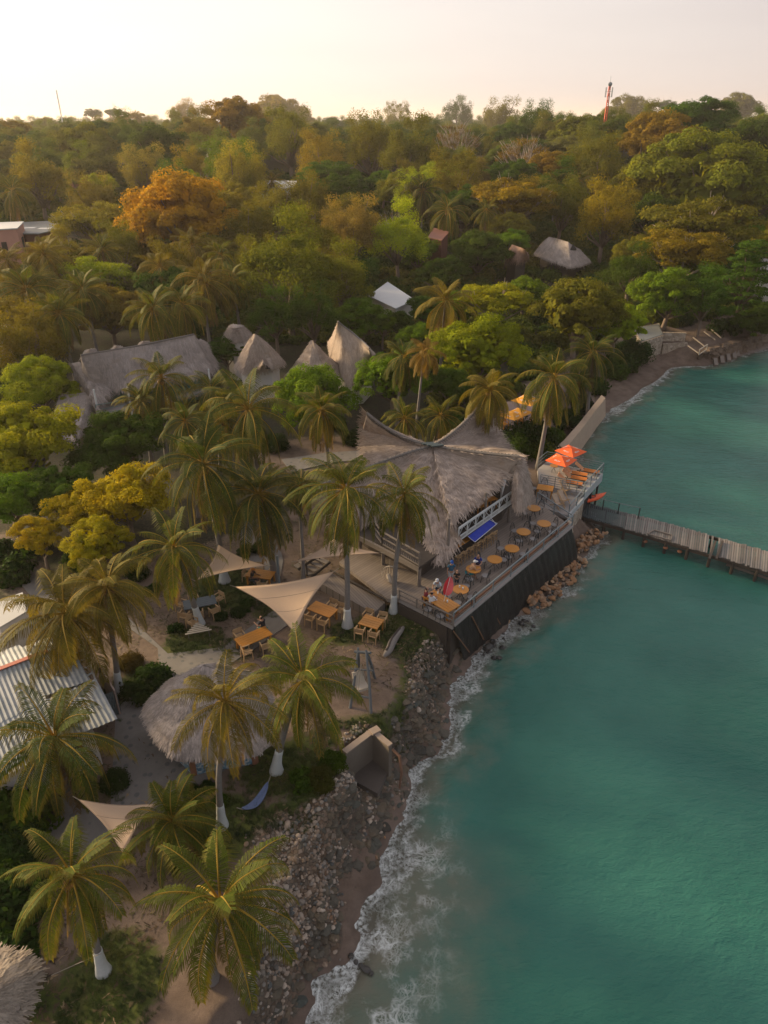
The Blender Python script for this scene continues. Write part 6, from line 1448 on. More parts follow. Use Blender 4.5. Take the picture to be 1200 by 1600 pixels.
# terrace round tables: px of the top centre, chair angles, words
ORD = 'round tables along the terrace railing'
RT = [((720,921),'beside the red-and-pink flag',[200,330,60]),((740,889),'where the two people sit',[250,330]),((773,874),'third along the rail from the flag corner',[150,20]),
      ((800,857),'with a dark centre slit, fourth from the flag',[150,340,70,250]),((818,831),'fifth from the flag corner',[140,330,60,250]),((850,818),'with pale boards, second from the platform',[150,20,240,310]),((834,794),'nearest the raised platform',[190,40])]
for (px, lb, chs) in RT:
    c = at(px[0], px[1], ZT+.75); c.z = ZT
    put('round', k_round_table, c, rnd.uniform(0, 3), 'round orange-brown table '+lb, 'round tables on the sea terrace')
    for k, a in enumerate(chs):
        a = radians(a+rnd.uniform(-12, 12)); p = c+Vector((cos(a), sin(a), 0))*rnd.uniform(.74, .88)
        side = ['right', 'far right', 'far', 'far left', 'left', 'near left', 'near', 'near right'][int(((math.degrees(a) % 360)+22.5)//45) % 8]
        put('bistro', k_bistro_chair, p, face(p, c)+rnd.uniform(-.2, .2), 'chair %s of round table %s' % (side, lb), 'hoop-backed bistro chairs on the terrace', 1.08)
# long corner table with people and flag
c = at(689, 939, ZT+.75); c.z = ZT; a_, b_ = at(672, 926, ZT), at(712, 950, ZT); LTa = atan2((b_-a_).y, (b_-a_).x)
put('long', k_square_table, c, LTa, 'long orange-brown table with people at the terrace corner under the flag', None, (1.45, 1.2, 1), )
def loc2(c, ang, x, y, z=0): return Vector((c.x+cos(ang)*x-sin(ang)*y, c.y+sin(ang)*x+cos(ang)*y, c.z+z))
for x, y, lb in ((.75, -.85, 'near right side'), (-.2, -.9, 'near middle side'), (.55, .9, 'far right side')):
    p = loc2(c, LTa, x, y); put('bistro', k_bistro_chair, p, face(p, loc2(c, LTa, x, 0)), 'hoop-backed chair on the %s of the long corner table' % lb, 'hoop-backed bistro chairs on the terrace', 1.08)
FLc = loc2(c, LTa, .15, .1, .76)
FG = thing('small_flag', 'red and pink pennant on a thin pole at the terrace corner table', 'flag', tuple(FLc)); mb = MB(); mb.tube([(0, 0, 0), (.35, .25, 1.75)], .018, 6); mb.build('pole', M_WHITE, FG)
mb = MB(); n = 8; vs = []
for i in range(n+1):
    f = i/n; top_ = Vector((.34, .24, 1.7)).lerp(Vector((.08, .06, .45)), f); wd = .62*sin(pi*min(1, f*1.0)*.5+.0)*(1-f)**.15 if 0 else .55*(f*(1.15-f))*2.1
    vs += [tuple(top_), tuple(top_+Vector((wd*.9, .12*sin(f*6), -.28*wd)))]
mb.add(vs, [(2*i, 2*i+1, 2*i+3, 2*i+2) for i in range(n)]); f_ = mb.build('pennant', simple('flag_pink', (.62, .10, .11), .8, .1), FG); f_.modifiers.new('t', 'SOLIDIFY').thickness = .01
mb = MB(); vs = []
for i in range(n+1):
    f = i/n; top_ = Vector((.34, .24, 1.7)).lerp(Vector((.08, .06, .45)), f); wd = -.38*(f*(1.15-f))*2.1; vs += [tuple(top_), tuple(top_+Vector((wd*.9, .05*sin(f*6), -.1*wd)))]
mb.add(vs, [(2*i, 2*i+1, 2*i+3, 2*i+2) for i in range(n)]); f_ = mb.build('red_half', simple('flag_red', (.50, .02, .03), .8, .1), FG); f_.modifiers.new('t', 'SOLIDIFY').thickness = .01
# square table on the mid platform, deck chairs, dark chairs
c = at(852, 762, Zm+.75); c.z = Zm; put('square', k_square_table, c, -.35, 'square orange table on the lower grey platform beside the deck chairs', None, (.85, 1.1, 1))
for dx, dy, lb in ((-.9, .1, 'left of'), (.1, -.9, 'in front of'), (-.2, .95, 'behind')):
    p = loc2(c, -.35, dx, dy); put('bistro', k_bistro_chair, p, face(p, c), 'dark chair %s the square orange platform table' % lb, 'hoop-backed bistro chairs on the terrace', 1.08)
for (px, lb) in (((884,762),'deck chair standing alone against the mesh railing'),((881,778),'deck chair on the right of the pair by the sloping rail'),((872,784),'deck chair on the left of the pair by the sloping rail')):
    p = at(px[0], px[1], Zm+.5); p.z = Zm; put('deckchair', k_deckchair, p, .55, lb, 'slung deck chairs on the grey platform')
for (px, lb) in (((885,751),'nearest sun lounger to the dividing mesh railing'),((892,744),'middle sun lounger of the row of three'),((893,737),'third sun lounger of the row beneath the front orange parasol'),((912,733),'sun lounger set apart under the rear orange parasol')):
    p = at(px[0], px[1], Zl+.35); p.z = Zl; put('lounger', k_lounger, p, pi/2-.42-.02*px[0]*0, lb, 'orange sun loungers on the lounge platform')
a, b = at(877, 717, Zl+1.75), at(892, 703, Zl+1.75)
put('parasolO', k_parasol, Vector((a.x, a.y, Zl)), .85, 'front orange parasol with white lettering on the lounge platform', 'orange parasols', .70, (M_ORU,)); put('parasolO', k_parasol, Vector((b.x, b.y, Zl)), .70, 'rear orange parasol with white lettering next to the sea wall', 'orange parasols', .70)
p = at(866, 727, Zl+.6); p.z = Zl; put('sidet', k_round_table, p, 0, 'low dark side table under the front orange parasol', None, (.7, .7, .75))
# kayak
KY = thing('orange_kayak', 'orange kayak hull leaning under the lounge platform by the jetty', 'kayak', tuple(at(925, 779, 1.5)), .5)
V = []; n = 20; m = 12
for i in range(n+1):
    f = i/n; x = (f-.5)*3.2; w_ = .36*max(.02, (1-abs(2*f-1)**2.2)); h_ = .22*max(.05, (1-abs(2*f-1)**3)); up_ = .2*abs(2*f-1)**3
    for j in range(m): a = 2*pi*j/m; V.append((x, w_*cos(a), h_*sin(a)+up_))
idx = np.arange(len(V)).reshape(n+1, m); F = np.stack([idx[:-1], np.roll(idx[:-1], -1, 1), np.roll(idx[1:], -1, 1), idx[1:]], -1).reshape(-1, 4)
obj('hull', np_mesh('hull', np.array(V), F, simple('kayak_orange', (.72, .09, .015), .4, .1), True), KY); mb = MB(); mb.tube([(cos(a)*.45-.1, sin(a)*.22, .23) for a in [2*pi*k/16 for k in range(17)]], .03, 6); mb.build('cockpit_rim', M_BLACK, KY)
# yellow parasols and the red-railed deck behind the restaurant
YDK = thing('garden_terrace', 'raised terrace with red-and-white stair rails behind the restaurant', 'terrace')
z_ = 4.6; mb = MB(); mb.prism([at(a, b, z_).xy for a, b in [(782,662),(826,668),(862,640),(850,622),(790,628)]], 2.4, z_); mb.build('floor', simple('pink_floor', (.22, .165, .15), .9, .2, 2), YDK)
rail('stair_railing', YDK, [at(829, 666, z_), at(862, 642, z_)], .9, simple('pale_red_rail', (.33, .14, .12), .7), bars=(1.0, .55), w_=.09, sp=1.4); rail('lower_railing', YDK, [at(838, 678, 4.0), at(858, 662, 4.0)], .8, M_LWOOD, bars=(1.0, .5), w_=.07, sp=1.2)
for k, (px, lb, s_) in enumerate([((824,629),'foremost yellow parasol with white lettering behind the leafy bush',.82),((813,640),'yellow parasol tucked below the foremost yellow one',.62),((801,645),'yellow parasol half under the palm behind the restaurant',.6)]):
    p = at(px[0], px[1], z_+1.7); p.z = z_; put('parasolY', k_parasol, p, .8, lb, 'yellow parasols', s_, (M_YEU,))
for k, (px, lb) in enumerate([((789,661),'yellow chair nearest the restaurant roof edge'),((782,647),'yellow chair under the palm beside the roof horn'),((836,651),'yellow bench seat by the red stair rail'),((812,656),'yellow chair among the dark bush leaves')]):
    p = at(px[0], px[1], z_+.5); p.z = z_; put('ychair', k_garden_chair, p, rnd.uniform(0, 6), lb, 'yellow chairs on the garden terrace', None, (simple('yellow_paint', (.62, .25, .015), .6),) if 'ychair' not in KIT else ())
# bar counter and stools under the awning
CT = thing('bar_counter', 'long wooden bar counter with stools running under the blue awning', 'bar counter'); a, b = at(706, 862, ZT+1.0), at(768, 822, ZT+1.0); d_ = (b-a).normalized(); off = Vector((-d_.y, d_.x, 0))*.25
mb = MB(); mb.bar(a+off, b+off, .5, .06); mb.build('counter_top', M_ORW, CT); mb = MB(); wall_seg(mb, tuple(a+off*1.6), tuple(b+off*1.6), ZT, ZT+.96, .1); mb.build('front_panel', M_DWOOD, CT)
SL = ['nearest the hanging thatch corner', 'second from the hanging thatch corner', 'third from the hanging thatch corner', 'fourth from the hanging thatch corner', 'fifth from the hanging thatch corner', 'sixth from the hanging thatch corner', 'farthest along the counter']
for k in range(7): p = a.lerp(b, .04+k*.15)-off*1.6; p.z = ZT; put('stool', k_stool, p, atan2(d_.y, d_.x)+pi+rnd.uniform(-.2, .2), 'pale wooden bar stool '+SL[k], 'bar stools under the blue awning')
# upstairs tables
for (px, lb) in (((750,788),'high orange table on the upper floor seen through the roof opening'),((765,778),'second orange table on the upper floor near the white partition')):
    p = at(px[0], px[1], ZF+.75); p.z = ZF; put('square', k_square_table, p, .5, lb, None, (.6, .9, 1))
# ------------------------------------------------------------ yard furniture
def yard_table(px, ang, sc_, lb, chairs, mat_key='square', who='garden'):
    c = ground(*px); c = at(px[0], px[1], c.z+.75); c.z = hz(c.x, c.y)+.02
    put(mat_key, k_square_table, c, ang, 'wooden picnic table '+lb, 'wooden tables in the sandy yard', sc_)
    for x, y, wrd in chairs:
        p = loc2(c, ang, x, y); p.z = hz(p.x, p.y)+.02; q_ = loc2(c, ang, x*.2 if abs(x) > abs(y) else x, 0 if abs(x) <= abs(y) else y); put('gchair', k_garden_chair, p, face(p, q_)+rnd.uniform(-.15, .15), 'wooden armchair at the %s of the table %s' % (wrd, lb), 'wooden chairs in the sandy yard', 1.05)
yard_table((580,972), -.45, (.86, 1.15, 1), 'right of the straight middle palm', [(-.35,-.8,'near left side'),(.55,-.75,'near right side'),(-.6,.75,'far left side'),(.35,.8,'far right side')])
yard_table((504,952), -.55, (1.15, 1.1, 1), 'half under the largest sail', [(-.3,-.85,'near left side'),(.6,-.8,'near right side'),(.1,.85,'far left side'),(.75,.8,'far right side')])
yard_table((396,995), .65, (1.35, 1.1, 1), 'by the stone walk', [(-.5,.85,'far left side'),(-.85,-.8,'near left side'),(.3,-.85,'near right side')])
yard_table((407,897), -.25, (1.2, 1.1, 1), 'under the rear sail corner', [(.5,-.85,'near right side'),(-.5,.85,'far left side'),(.6,.85,'far right side'),(-.95,0,'left end')])
yard_table((618,912), -.4, (1.0, 1.0, 1), 'below the hanging egg chair', [(-.5,-.8,'near left side'),(.5,-.8,'near right side'),(.4,.8,'far side')])
c = at(312, 941, hz(*at(312, 941, 2.9).xy)+.75); c.z -= .75
BL = k_square_table(2.0, 1.0, simple('blue_grey_wood', (.085, .105, .125), .7, .3, 4)); BL.location = c; BL.rotation_euler = (0, 0, .35); BL.name = 'blue_picnic_table'; BL['label'] = 'long blue-grey weathered picnic table beside the leaning palm'
for x, y, wrd in ((.75,-.85,'near right side'),(-.2,-.85,'near middle'),(-1.05,-.7,'near left corner'),(1.2,.35,'right end'),(-.3,.85,'far side'),(-1.1,.5,'far left corner')):
    p = loc2(c, .35, x, y); p.z = hz(p.x, p.y)+.02; put('gchair', k_garden_chair, p, face(p, loc2(c, .35, x*.5, 0)), 'wooden armchair at the %s of the blue-grey table' % wrd, 'wooden chairs in the sandy yard', 1.05)
for px, lb, a in (((302,982),'orange-lit wooden armchair alone among dark shrubs near the leaning palm',1.0),((268,905),'wooden armchair in shade left of the leaning palm',2.0),((290,898),'second shaded armchair left of the leaning palm',2.6)):
    p = ground(*px); put('gchair', k_garden_chair, p, a, lb, None, 1.05)
TR = thing('slatted_triangle_table', 'small triangular slatted white table at the foot of the leaning palm', 'table', tuple(ground(311, 992)), .3); mb = MB()
for k in range(6): mb.box((0, .5-k*.17, .5), (.25+k*.26, .1, .03))
mb.build('slats', simple('cream_slats', (.46, .40, .32), .7), TR)
for x, y in ((-.6, -.35), (.6, -.35), (0, .5)): mb = MB(); mb.bar((x, y, 0), (x, y, .49), .05, .05); mb.build('leg', M_WOOD, TR)
# hanging egg chair under the deck edge
EG = thing('hanging_egg_chair', 'cream hanging egg chair swinging under the veranda railing', 'chair', tuple(at(609, 898, 4.1))); mb = MB(); r_ = .55
for k in range(10): a = pi*k/10; mb.tube([(cos(a)*r_*cos(b), sin(a)*r_*cos(b)*.8, r_*1.15*sin(b)) for b in [-pi/2+pi*j/10 for j in range(11)]], .02, 4)
mb.build('basket', M_CREAM, EG); mb = MB(); mb.tube([(-.1, 0, -.35), (0, 0, -.3), (.1, 0, -.25)], [.3, .38, .3], 10); mb.build('cushion', M_CREAM, EG); mb = MB(); mb.tube([(0, 0, .6), (0, 0, 1.15)], .015, 5); mb.build('rope', M_ROPE, EG)
# timber A-frame swing with egg chair
SW = thing('log_swing_frame', 'grey log A-frame with a hanging canvas chair on the grass by the bank', 'swing', (0, 0, 0)); mb = MB()
gz_ = lambda a, b: ground(a, b)
top1 = at(560, 1018, 5.0); top2 = at(572, 1022, 5.2)
feet = [gz_(546, 1108), gz_(580, 1116), gz_(586, 1058), gz_(560, 1052)]
for k, f_ in enumerate(feet):
    mb = MB(); e_ = (top1 if k in (0, 3) else top2)+Vector((rnd.uniform(-.1, .1), 0, rnd.uniform(.1, .35))); mb.tube([f_-Vector((0, 0, .2)), f_.lerp(e_, .5)+Vector((.03, 0, 0)), e_], [.085, .08, .06], 7); mb.build('leg', M_BLUEWD if 'M_BLUEWD' in globals() else globals().setdefault('M_BLUEWD', simple('blue_grey_log', (.10, .11, .12), .85, .35, 4, .4)), SW)
mb = MB(); mb.tube([top1+Vector((-.2, 0, 0)), top2+Vector((.25, .1, 0))], .08, 7); mb.tube([feet[0].lerp(top1, .25), feet[1].lerp(top2, .27)], .06, 6); mb.tube([feet[1].lerp(top2, .62), feet[2].lerp(top2, .55)], .05, 6); mb.tube([feet[0].lerp(top1, .7)+Vector((-.3, 0, 0)), feet[1].lerp(top2, .72)+Vector((.3, 0, 0))], .05, 6); mb.build('cross_bar', M_BLUEWD, SW)
SC_ = thing('canvas_swing_chair', 'cream cushioned chair hanging from the log A-frame', 'chair', tuple(at(565, 1072, 3.55)), .4); mb = MB(); mb.box((0, 0, 0), (.62, .62, .16)); mb.build('seat', M_CREAM, SC_); mb = MB(); mb.box((-.05, .32, .36), (.62, .16, .72), 0, -.35); mb.build('backrest', M_CREAM, SC_)
mb = MB(); p0 = Vector((.0, .0, 1.5)); [mb.tube([(x, y, .05), tuple(p0)], .013, 5) for x, y in ((-.3, -.3), (.3, -.3), (-.3, .35), (.3, .35))]; mb.build('rope', M_ROPE, SC_)
# log
LG = thing('driftwood_log', 'big pale split driftwood log lying on the grass above the bank', 'log'); a, b = ground(600, 1030, .2), ground(629, 984, .22); mb = MB(); pts = [a.lerp(b, k/8)+Vector((.05*sin(k), 0, .03*cos(k*2))) for k in range(9)]; mb.tube(pts, [.10, .19, .23, .24, .24, .22, .2, .17, .1], 9); l_ = mb.build('log_body', simple('driftwood', (.19, .17, .155), .9, .45, 3, .8, stretch=(1, 1, 6)), LG, True)
mb = MB(); mb.tube([p+Vector((-.05, 0, .2)) for p in pts[1:-1]], .07, 5); mb.build('hollow', M_DWOOD, l_)
# hammock
HM = thing('blue_hammock', 'blue and grey striped hammock slung low between two whitewashed palms', 'hammock'); a, b = at(424, 1208, 3.7), at(370, 1262, 3.9); pts = [a.lerp(b, k/16)+Vector((0, 0, -.9*4*(k/16)*(1-k/16))) for k in range(17)]
dn = (b-a).normalized(); sd = Vector((-dn.y, dn.x, 0)); V = []; 
for k in range(2, 15):
    w_ = .20*sin(pi*(k-2)/12)**.5
    for j in (-1, -.3, .3, 1): V.append(tuple(pts[k]+sd*w_*j+Vector((0, 0, .10*j*j))))
idx = np.arange(len(V)).reshape(13, 4); F = np.stack([idx[:-1, :-1], idx[1:, :-1], idx[1:, 1:], idx[:-1, 1:]], -1).reshape(-1, 4)
f_ = obj('cloth', np_mesh('cloth', np.array(V), F, simple('hammock_cloth', (.10, .14, .26), .8, .5, 14), True), HM); f_.modifiers.new('t', 'SOLIDIFY').thickness = .02
mb = MB(); mb.tube([pts[0], pts[1], pts[2]], .02, 5); mb.tube([pts[14], pts[15], pts[16]], .02, 5); mb.build('rope', M_ROPE, HM)
LN = thing('tie_rope', 'thin rope stretched from the bottom palm towards the reed shelter', 'rope'); mb = MB(); mb.tube([at(158, 1490, 3.9), at(118, 1507, 3.6), at(80, 1524, 3.9)], .014, 5); mb.build('line', M_ROPE, LN)
CR = thing('wooden_crate', 'open wooden crate on the grass behind the largest bottom palm', 'crate', tuple(ground(333, 1332)), .3); mb = MB()
for x, y, dx, dy in ((0, .3, .8, .05), (0, -.3, .8, .05), (.38, 0, .05, .6), (-.38, 0, .05, .6)): mb.box((x, y, .2), (dx, dy, .4))
mb.build('side_boards', M_LWOOD, CR); mb = MB(); mb.box((0, 0, .05), (.74, .58, .06)); mb.build('bottom_board', M_WOOD, CR)
# ------------------------------------------------------------ people
SKIN = simple('skin', (.34, .19, .125), .6, .08, 5); SKIN2 = simple('skin_dark', (.19, .10, .065), .6, .08, 5)
def skin_obj(name, verts, edges, radii, mat, parent, root=0, sub=1):
    me_ = bpy.data.meshes.new(name); me_.from_pydata([tuple(v) for v in verts], edges, []); o_ = obj(name, me_, parent); me_.materials.append(mat)
    md = o_.modifiers.new('skin', 'SKIN'); md.use_smooth_shade = True
    sv = me_.skin_vertices[0].data
    for i, r_ in enumerate(radii): sv[i].radius = (r_, r_) if not hasattr(r_, '__len__') else r_
    sv[root].use_root = True
    s_ = o_.modifiers.new('sub', 'SUBSURF'); s_.levels = sub; s_.render_levels = sub; return o_
def person(label, loc, rz, pose='stand', top=None, bottom=None, hair=None, skin=None, hat=None, lean=0.0, arms='down', s=1.0):
    root = thing('person', label, 'person', tuple(loc), rz); root.scale = (s,)*3; skin = skin or SKIN
    sit = pose == 'sit'; hipz = .93 if not sit else .50
    J = {'pelvis': (0, 0, hipz), 'waist': (0, -.01-lean*.15, hipz+.14), 'chest': (0, .0-lean*.45, hipz+.36), 'neck0': (0, .01-lean*.62, hipz+.50), 'neck': (0, -.0-lean*.68, hipz+.56), 'head1': (0, -.02-lean*.72, hipz+.64), 'head2': (0, -.02-lean*.75, hipz+.72), 'head3': (0, -.01-lean*.75, hipz+.79), 'nose': (0, -.125-lean*.73, hipz+.675)}
    Rr = {'pelvis': (.15, .11), 'waist': (.125, .095), 'chest': (.15, .10), 'neck0': .08, 'neck': .055, 'head1': (.07, .085), 'head2': (.085, .10), 'head3': (.06, .07), 'nose': .015}
    E = [('pelvis', 'waist'), ('waist', 'chest'), ('chest', 'neck0'), ('neck0', 'neck'), ('neck', 'head1'), ('head1', 'head2'), ('head2', 'head3'), ('head1', 'nose')]
    for sx, n_ in ((-1, 'l'), (1, 'r')):
        sh = Vector((sx*.18, -lean*.58, hipz+.46))
        if arms == 'down': el = sh+Vector((sx*.05, .02, -.28)); wr = el+Vector((sx*.01, -.06, -.25))
        elif arms == 'table': el = sh+Vector((sx*.06, -.12, -.24)); wr = el+Vector((-sx*.06, -.24, .04))
        else: el = sh+Vector((sx*.07, -.08, -.26)); wr = el+Vector((-sx*.12, -.16, .18))
        J['sh'+n_] = tuple(sh); J['el'+n_] = tuple(el); J['wr'+n_] = tuple(wr); dh = (wr-el).normalized(); pm = wr+dh*.05; J['pm'+n_] = tuple(pm)
        Rr['sh'+n_] = .06; Rr['el'+n_] = .042; Rr['wr'+n_] = .03; Rr['pm'+n_] = (.036, .022)
        E += [('neck0', 'sh'+n_), ('sh'+n_, 'el'+n_), ('el'+n_, 'wr'+n_), ('wr'+n_, 'pm'+n_)]
        pv = dh.cross(Vector((0, 0, 1))).normalized() if abs(dh.z) < .9 else Vector((0, 1, 0))
        for k in range(4):
            b_ = pm+pv*(k-1.5)*.018+dh*.035; e_ = b_+dh*(.04+.012*(1.5-abs(k-1.3)))+Vector((0, -.012, -.01)); J['f%s%da' % (n_, k)] = tuple(b_); J['f%s%db' % (n_, k)] = tuple(e_); Rr['f%s%da' % (n_, k)] = .009; Rr['f%s%db' % (n_, k)] = .008; E += [('pm'+n_, 'f%s%da' % (n_, k)), ('f%s%da' % (n_, k), 'f%s%db' % (n_, k))]
        tb = wr+dh*.03+pv*-.05*sx; J['t'+n_] = tuple(tb); Rr['t'+n_] = .009; E.append(('wr'+n_, 't'+n_))
        hp = Vector((sx*.09, 0, hipz-.05))
        if sit: kn = hp+Vector((sx*.05, -.43, .02)); an = kn+Vector((0, .02+.04*sx, -.40))
        else: kn = hp+Vector((sx*.01, -.02, -.43)); an = kn+Vector((0, .04, -.40))
        J['hp'+n_] = tuple(hp); J['kn'+n_] = tuple(kn); J['an'+n_] = tuple(an); J['to'+n_] = tuple(an+Vector((sx*.02, -.16, -.045))); Rr.update({'hp'+n_: .09, 'kn'+n_: .055, 'an'+n_: .038, 'to'+n_: .03})
        E += [('pelvis', 'hp'+n_), ('hp'+n_, 'kn'+n_), ('kn'+n_, 'an'+n_), ('an'+n_, 'to'+n_)]
    names = list(J); ix = {k: i for i, k in enumerate(names)}
    skin_obj('body', [J[k] for k in names], [(ix[a], ix[b]) for a, b in E], [Rr[k] for k in names], skin, root, 0, 1)
    if top:
        nm = ['waist', 'chest', 'neck0', 'shl', 'shr']; vs = [Vector(J[k]) for k in nm]; vs[0] = vs[0]-Vector((0, 0, .10)); vs += [Vector(J['shl']).lerp(Vector(J['ell']), .6), Vector(J['shr']).lerp(Vector(J['elr']), .6)]
        skin_obj('shirt', vs, [(0, 1), (1, 2), (2, 3), (2, 4), (3, 5), (4, 6)], [(.155, .12), (.165, .12), (.09, .085), .078, .078, .066, .066], top, root, 1)
    if bottom:
        vs = [Vector(J['pelvis'])+Vector((0, 0, .06)), Vector(J['hpl']), Vector(J['hpr']), Vector(J['hpl']).lerp(Vector(J['knl']), .85), Vector(J['hpr']).lerp(Vector(J['knr']), .85)]
        skin_obj('shorts', vs, [(0, 1), (0, 2), (1, 3), (2, 4)], [(.165, .125), .105, .105, .085, .085], bottom, root, 0)
    h2 = Vector(J['head2'])
    if hair: skin_obj('hair', [h2+Vector((0, .03, .05)), h2+Vector((0, .045, -.03)), h2+Vector((0, .05, -.10))], [(0, 1), (1, 2)], [(.093, .095), (.095, .08), (.07, .05)], hair, root, 0)
    if hat: mb = MB(); mb.tube([h2+Vector((0, .0, .0)), h2+Vector((0, 0, .06)), h2+Vector((0, 0, .12))], [.115, .11, .06], 12); mb.box(h2+Vector((0, -.14, .01)), (.16, .12, .015)); mb.build('cap', hat, root, True)
    return root
cl = lambda n, c: simple('cloth_'+n, c, .85, .15, 9)
HB = simple('dark_hair', (.015, .011, .009), .7, .2, 9); WT_ = cl('white', (.55, .56, .58)); 
person('person standing in a blue cap, blue-green shirt and pale shorts on the terrace', at(704, 912, ZT), .1, 'stand', cl('blue_green', (.02, .09, .16)), cl('pale', (.40, .42, .45)), HB, None, cl('blue_cap', (.01, .07, .30)), 0, 'down', 1.02)
person('small dark-haired person in a black top with raised hands beside the flag', at(713, 919, ZT), -.3, 'stand', cl('black', (.012, .012, .014)), cl('dark_blue', (.02, .03, .05)), HB, None, None, 0, 'up', .82)
person('person in a dark red shirt sitting at the left end of the corner table', at(663, 946, ZT), pi/2+.1, 'sit', cl('dark_red', (.16, .015, .03)), cl('grey_trousers', (.10, .08, .09)), HB, None, None, .15, 'table', 1.05)
person('person in a pale blue patterned shirt beyond the corner table', at(686, 934, ZT)+Vector((.0, .45, 0)), -.4, 'sit', cl('white_blue', (.42, .50, .60)), cl('navy', (.02, .03, .06)), None, None, WT_, .5, 'table', 1.05)
person('person in a white shirt on the near side of the corner table', at(672, 955, ZT), pi-.5, 'sit', WT_, cl('dark_shorts', (.03, .03, .04)), HB, None, None, .2, 'table', 1.05)
person('person in a white cap and teal shorts leaning over the round terrace table', at(731, 905, ZT), pi/2+.3, 'sit', cl('tan_top', (.40, .24, .14)), cl('teal', (.02, .22, .26)), None, None, WT_, .5, 'table', 1.05)
person('person in a royal blue shirt behind the round terrace table', at(745, 895, ZT)+Vector((.1, .45, 0)), -.2, 'sit', cl('royal_blue', (.012, .03, .22)), cl('dark_jeans', (.02, .02, .05)), HB, None, None, .4, 'table', 1.05)
gp = ground(414, 993); person('person in dark clothes with teal shorts sitting at a yard table', gp, -pi/2-.6, 'sit', cl('dark_top', (.02, .02, .025)), cl('teal_cloth', (.02, .20, .17)), HB, None, None, .2, 'table', 1.08)
gp = ground(394, 914); person('person in black with an orange cap sitting under the rear shade sail', gp, pi/2-.3, 'sit', cl('black_top', (.012, .012, .012)), cl('dark_teal', (.01, .03, .04)), HB, SKIN2, cl('orange_cap', (.45, .16, .02)), .2, 'table', 1.05)
# small things on the tables
def small_item(name, label, cat, px, z, mk): p = at(px[0], px[1], z); o_ = thing(name, label, cat, tuple(p)); mk(o_)
def glass(o_): mb = MB(); mb.tube([(0, 0, 0), (0, 0, .16)], [.04, .05], 8); mb.build('glass_body', M_WHITE, o_)
for px, lb in (((684,928),'glass standing at the left part of the corner table'),((699,941),'glass near the middle of the corner table'),((718,918),'glass on the round table beside the flag'),((723,921),'second glass on the round table beside the flag')): small_item('drinking_glass', lb, 'glass', px, ZT+.775, glass)
def paper(o_): mb = MB(); mb.box((0, 0, .01), (.3, .22, .015), .4); mb.build('sheet', M_WHITE, o_)
small_item('menu_sheet', 'white menu sheet lying on the corner table', 'menu', (679, 937), ZT+.775, paper)
# ------------------------------------------------------------ rocks
import bmesh
def rock_mesh(name, seed, mat, sq=.7):
    bm = bmesh.new(); bmesh.ops.create_icosphere(bm, subdivisions=2, radius=1); r = random.Random(seed); pl = [(Vector((r.gauss(0, 1), r.gauss(0, 1), r.gauss(0, 1))).normalized(), r.uniform(.55, .85)) for _ in range(9)]
    for v in bm.verts:
        for n_, d_ in pl:
            e_ = v.co.dot(n_)-d_
            if e_ > 0: v.co -= n_*e_
        v.co += Vector((r.uniform(-.03, .03), r.uniform(-.03, .03), r.uniform(-.03, .03))); v.co.z *= sq
    me_ = bpy.data.meshes.new(name); bm.to_mesh(me_); bm.free(); me_.materials.append(mat); return me_
def rockmat(name, stops):
    t = NT(name); rr = t.n('ObjectInfo').outputs['Random']; c = t.ramp(rr, stops); n = t.noise(t.obj(), 2.2, 5, .65); c = t.mix(1, c, t.mix(n, (.6, .6, .62, 1), (1.25, 1.2, 1.15, 1)), 'MULTIPLY')
    return t.out(t.n('BsdfPrincipled', {'Base Color': c, 'Roughness': .85, 'Normal': t.bump(n, .5, .06)}).outputs[0])
M_ROCK = rockmat('riprap_stone', [(0, (.24, .13, .065)), (.35, (.36, .20, .095)), (.6, (.20, .14, .10)), (.8, (.40, .27, .16)), (1, (.12, .095, .08))])
RK = [rock_mesh('boulder', k, M_ROCK) for k in range(6)]; M_WETR = simple('wet_rock', (.035, .034, .032), .35, .4, 3, .5); RW = [rock_mesh('boulder', 20+k, M_WETR, .5) for k in range(3)]
rr_ = random.Random(77)
def boulder(p, s_, lb, grp, nm='boulder'): o_ = obj(nm, rr_.choice(RW if ('dark' in lb[:8] or 'black' in lb[:12] or 'squared dark' in lb) else RK), None, tuple(p), (rr_.uniform(-.4, .4), rr_.uniform(-.4, .4), rr_.uniform(0, 6)), (s_*rr_.uniform(.8, 1.3), s_*rr_.uniform(.7, 1.1), s_*rr_.uniform(.8, 1.2))); tag(o_, lb, 'rock', grp); return o_
LB1 = 'orange-brown boulder in the rock heap at the foot of the dark terrace wall'
line = [(832,950),(845,935),(860,918),(876,900),(890,882),(900,868)]
for i in range(185):
    f = rr_.random()**.9*(len(line)-1); k = min(int(f), len(line)-2); a = at(*line[k], .3).lerp(at(*line[k+1], .3), f-k); w_ = rr_.uniform(-1.15, 1.0)*(.6+.5*f/5)
    p = a+nn*w_; p.z = .45-.35*w_+rr_.uniform(-.1, .15); boulder(p, rr_.uniform(.13, .29), LB1, 'riprap boulders under the terrace wall')
LB2 = 'tan boulder in the rubble between the terrace corner and the jetty'
for i in range(100):
    u = rr_.random(); a = at(904, 868, .5).lerp(at(948, 838, .3), u); b = at(903, 842, .8).lerp(at(922, 822, .9), u); p = a.lerp(b, rr_.random()); p.z = .35+.5*rr_.random(); boulder(p, rr_.uniform(.11, .24), LB2, 'boulders beside the jetty')
for i in range(22):
    f = rr_.random(); a = at(735, 1030, .1).lerp(at(830, 955, .1), f)+nn*rr_.uniform(-.1, 1.3); a.z = rr_.uniform(-.05, .15); boulder(a, rr_.uniform(.10, .26), 'dark wet rock in the foam at the base of the terrace wall', 'wet rocks in the foam under the wall')
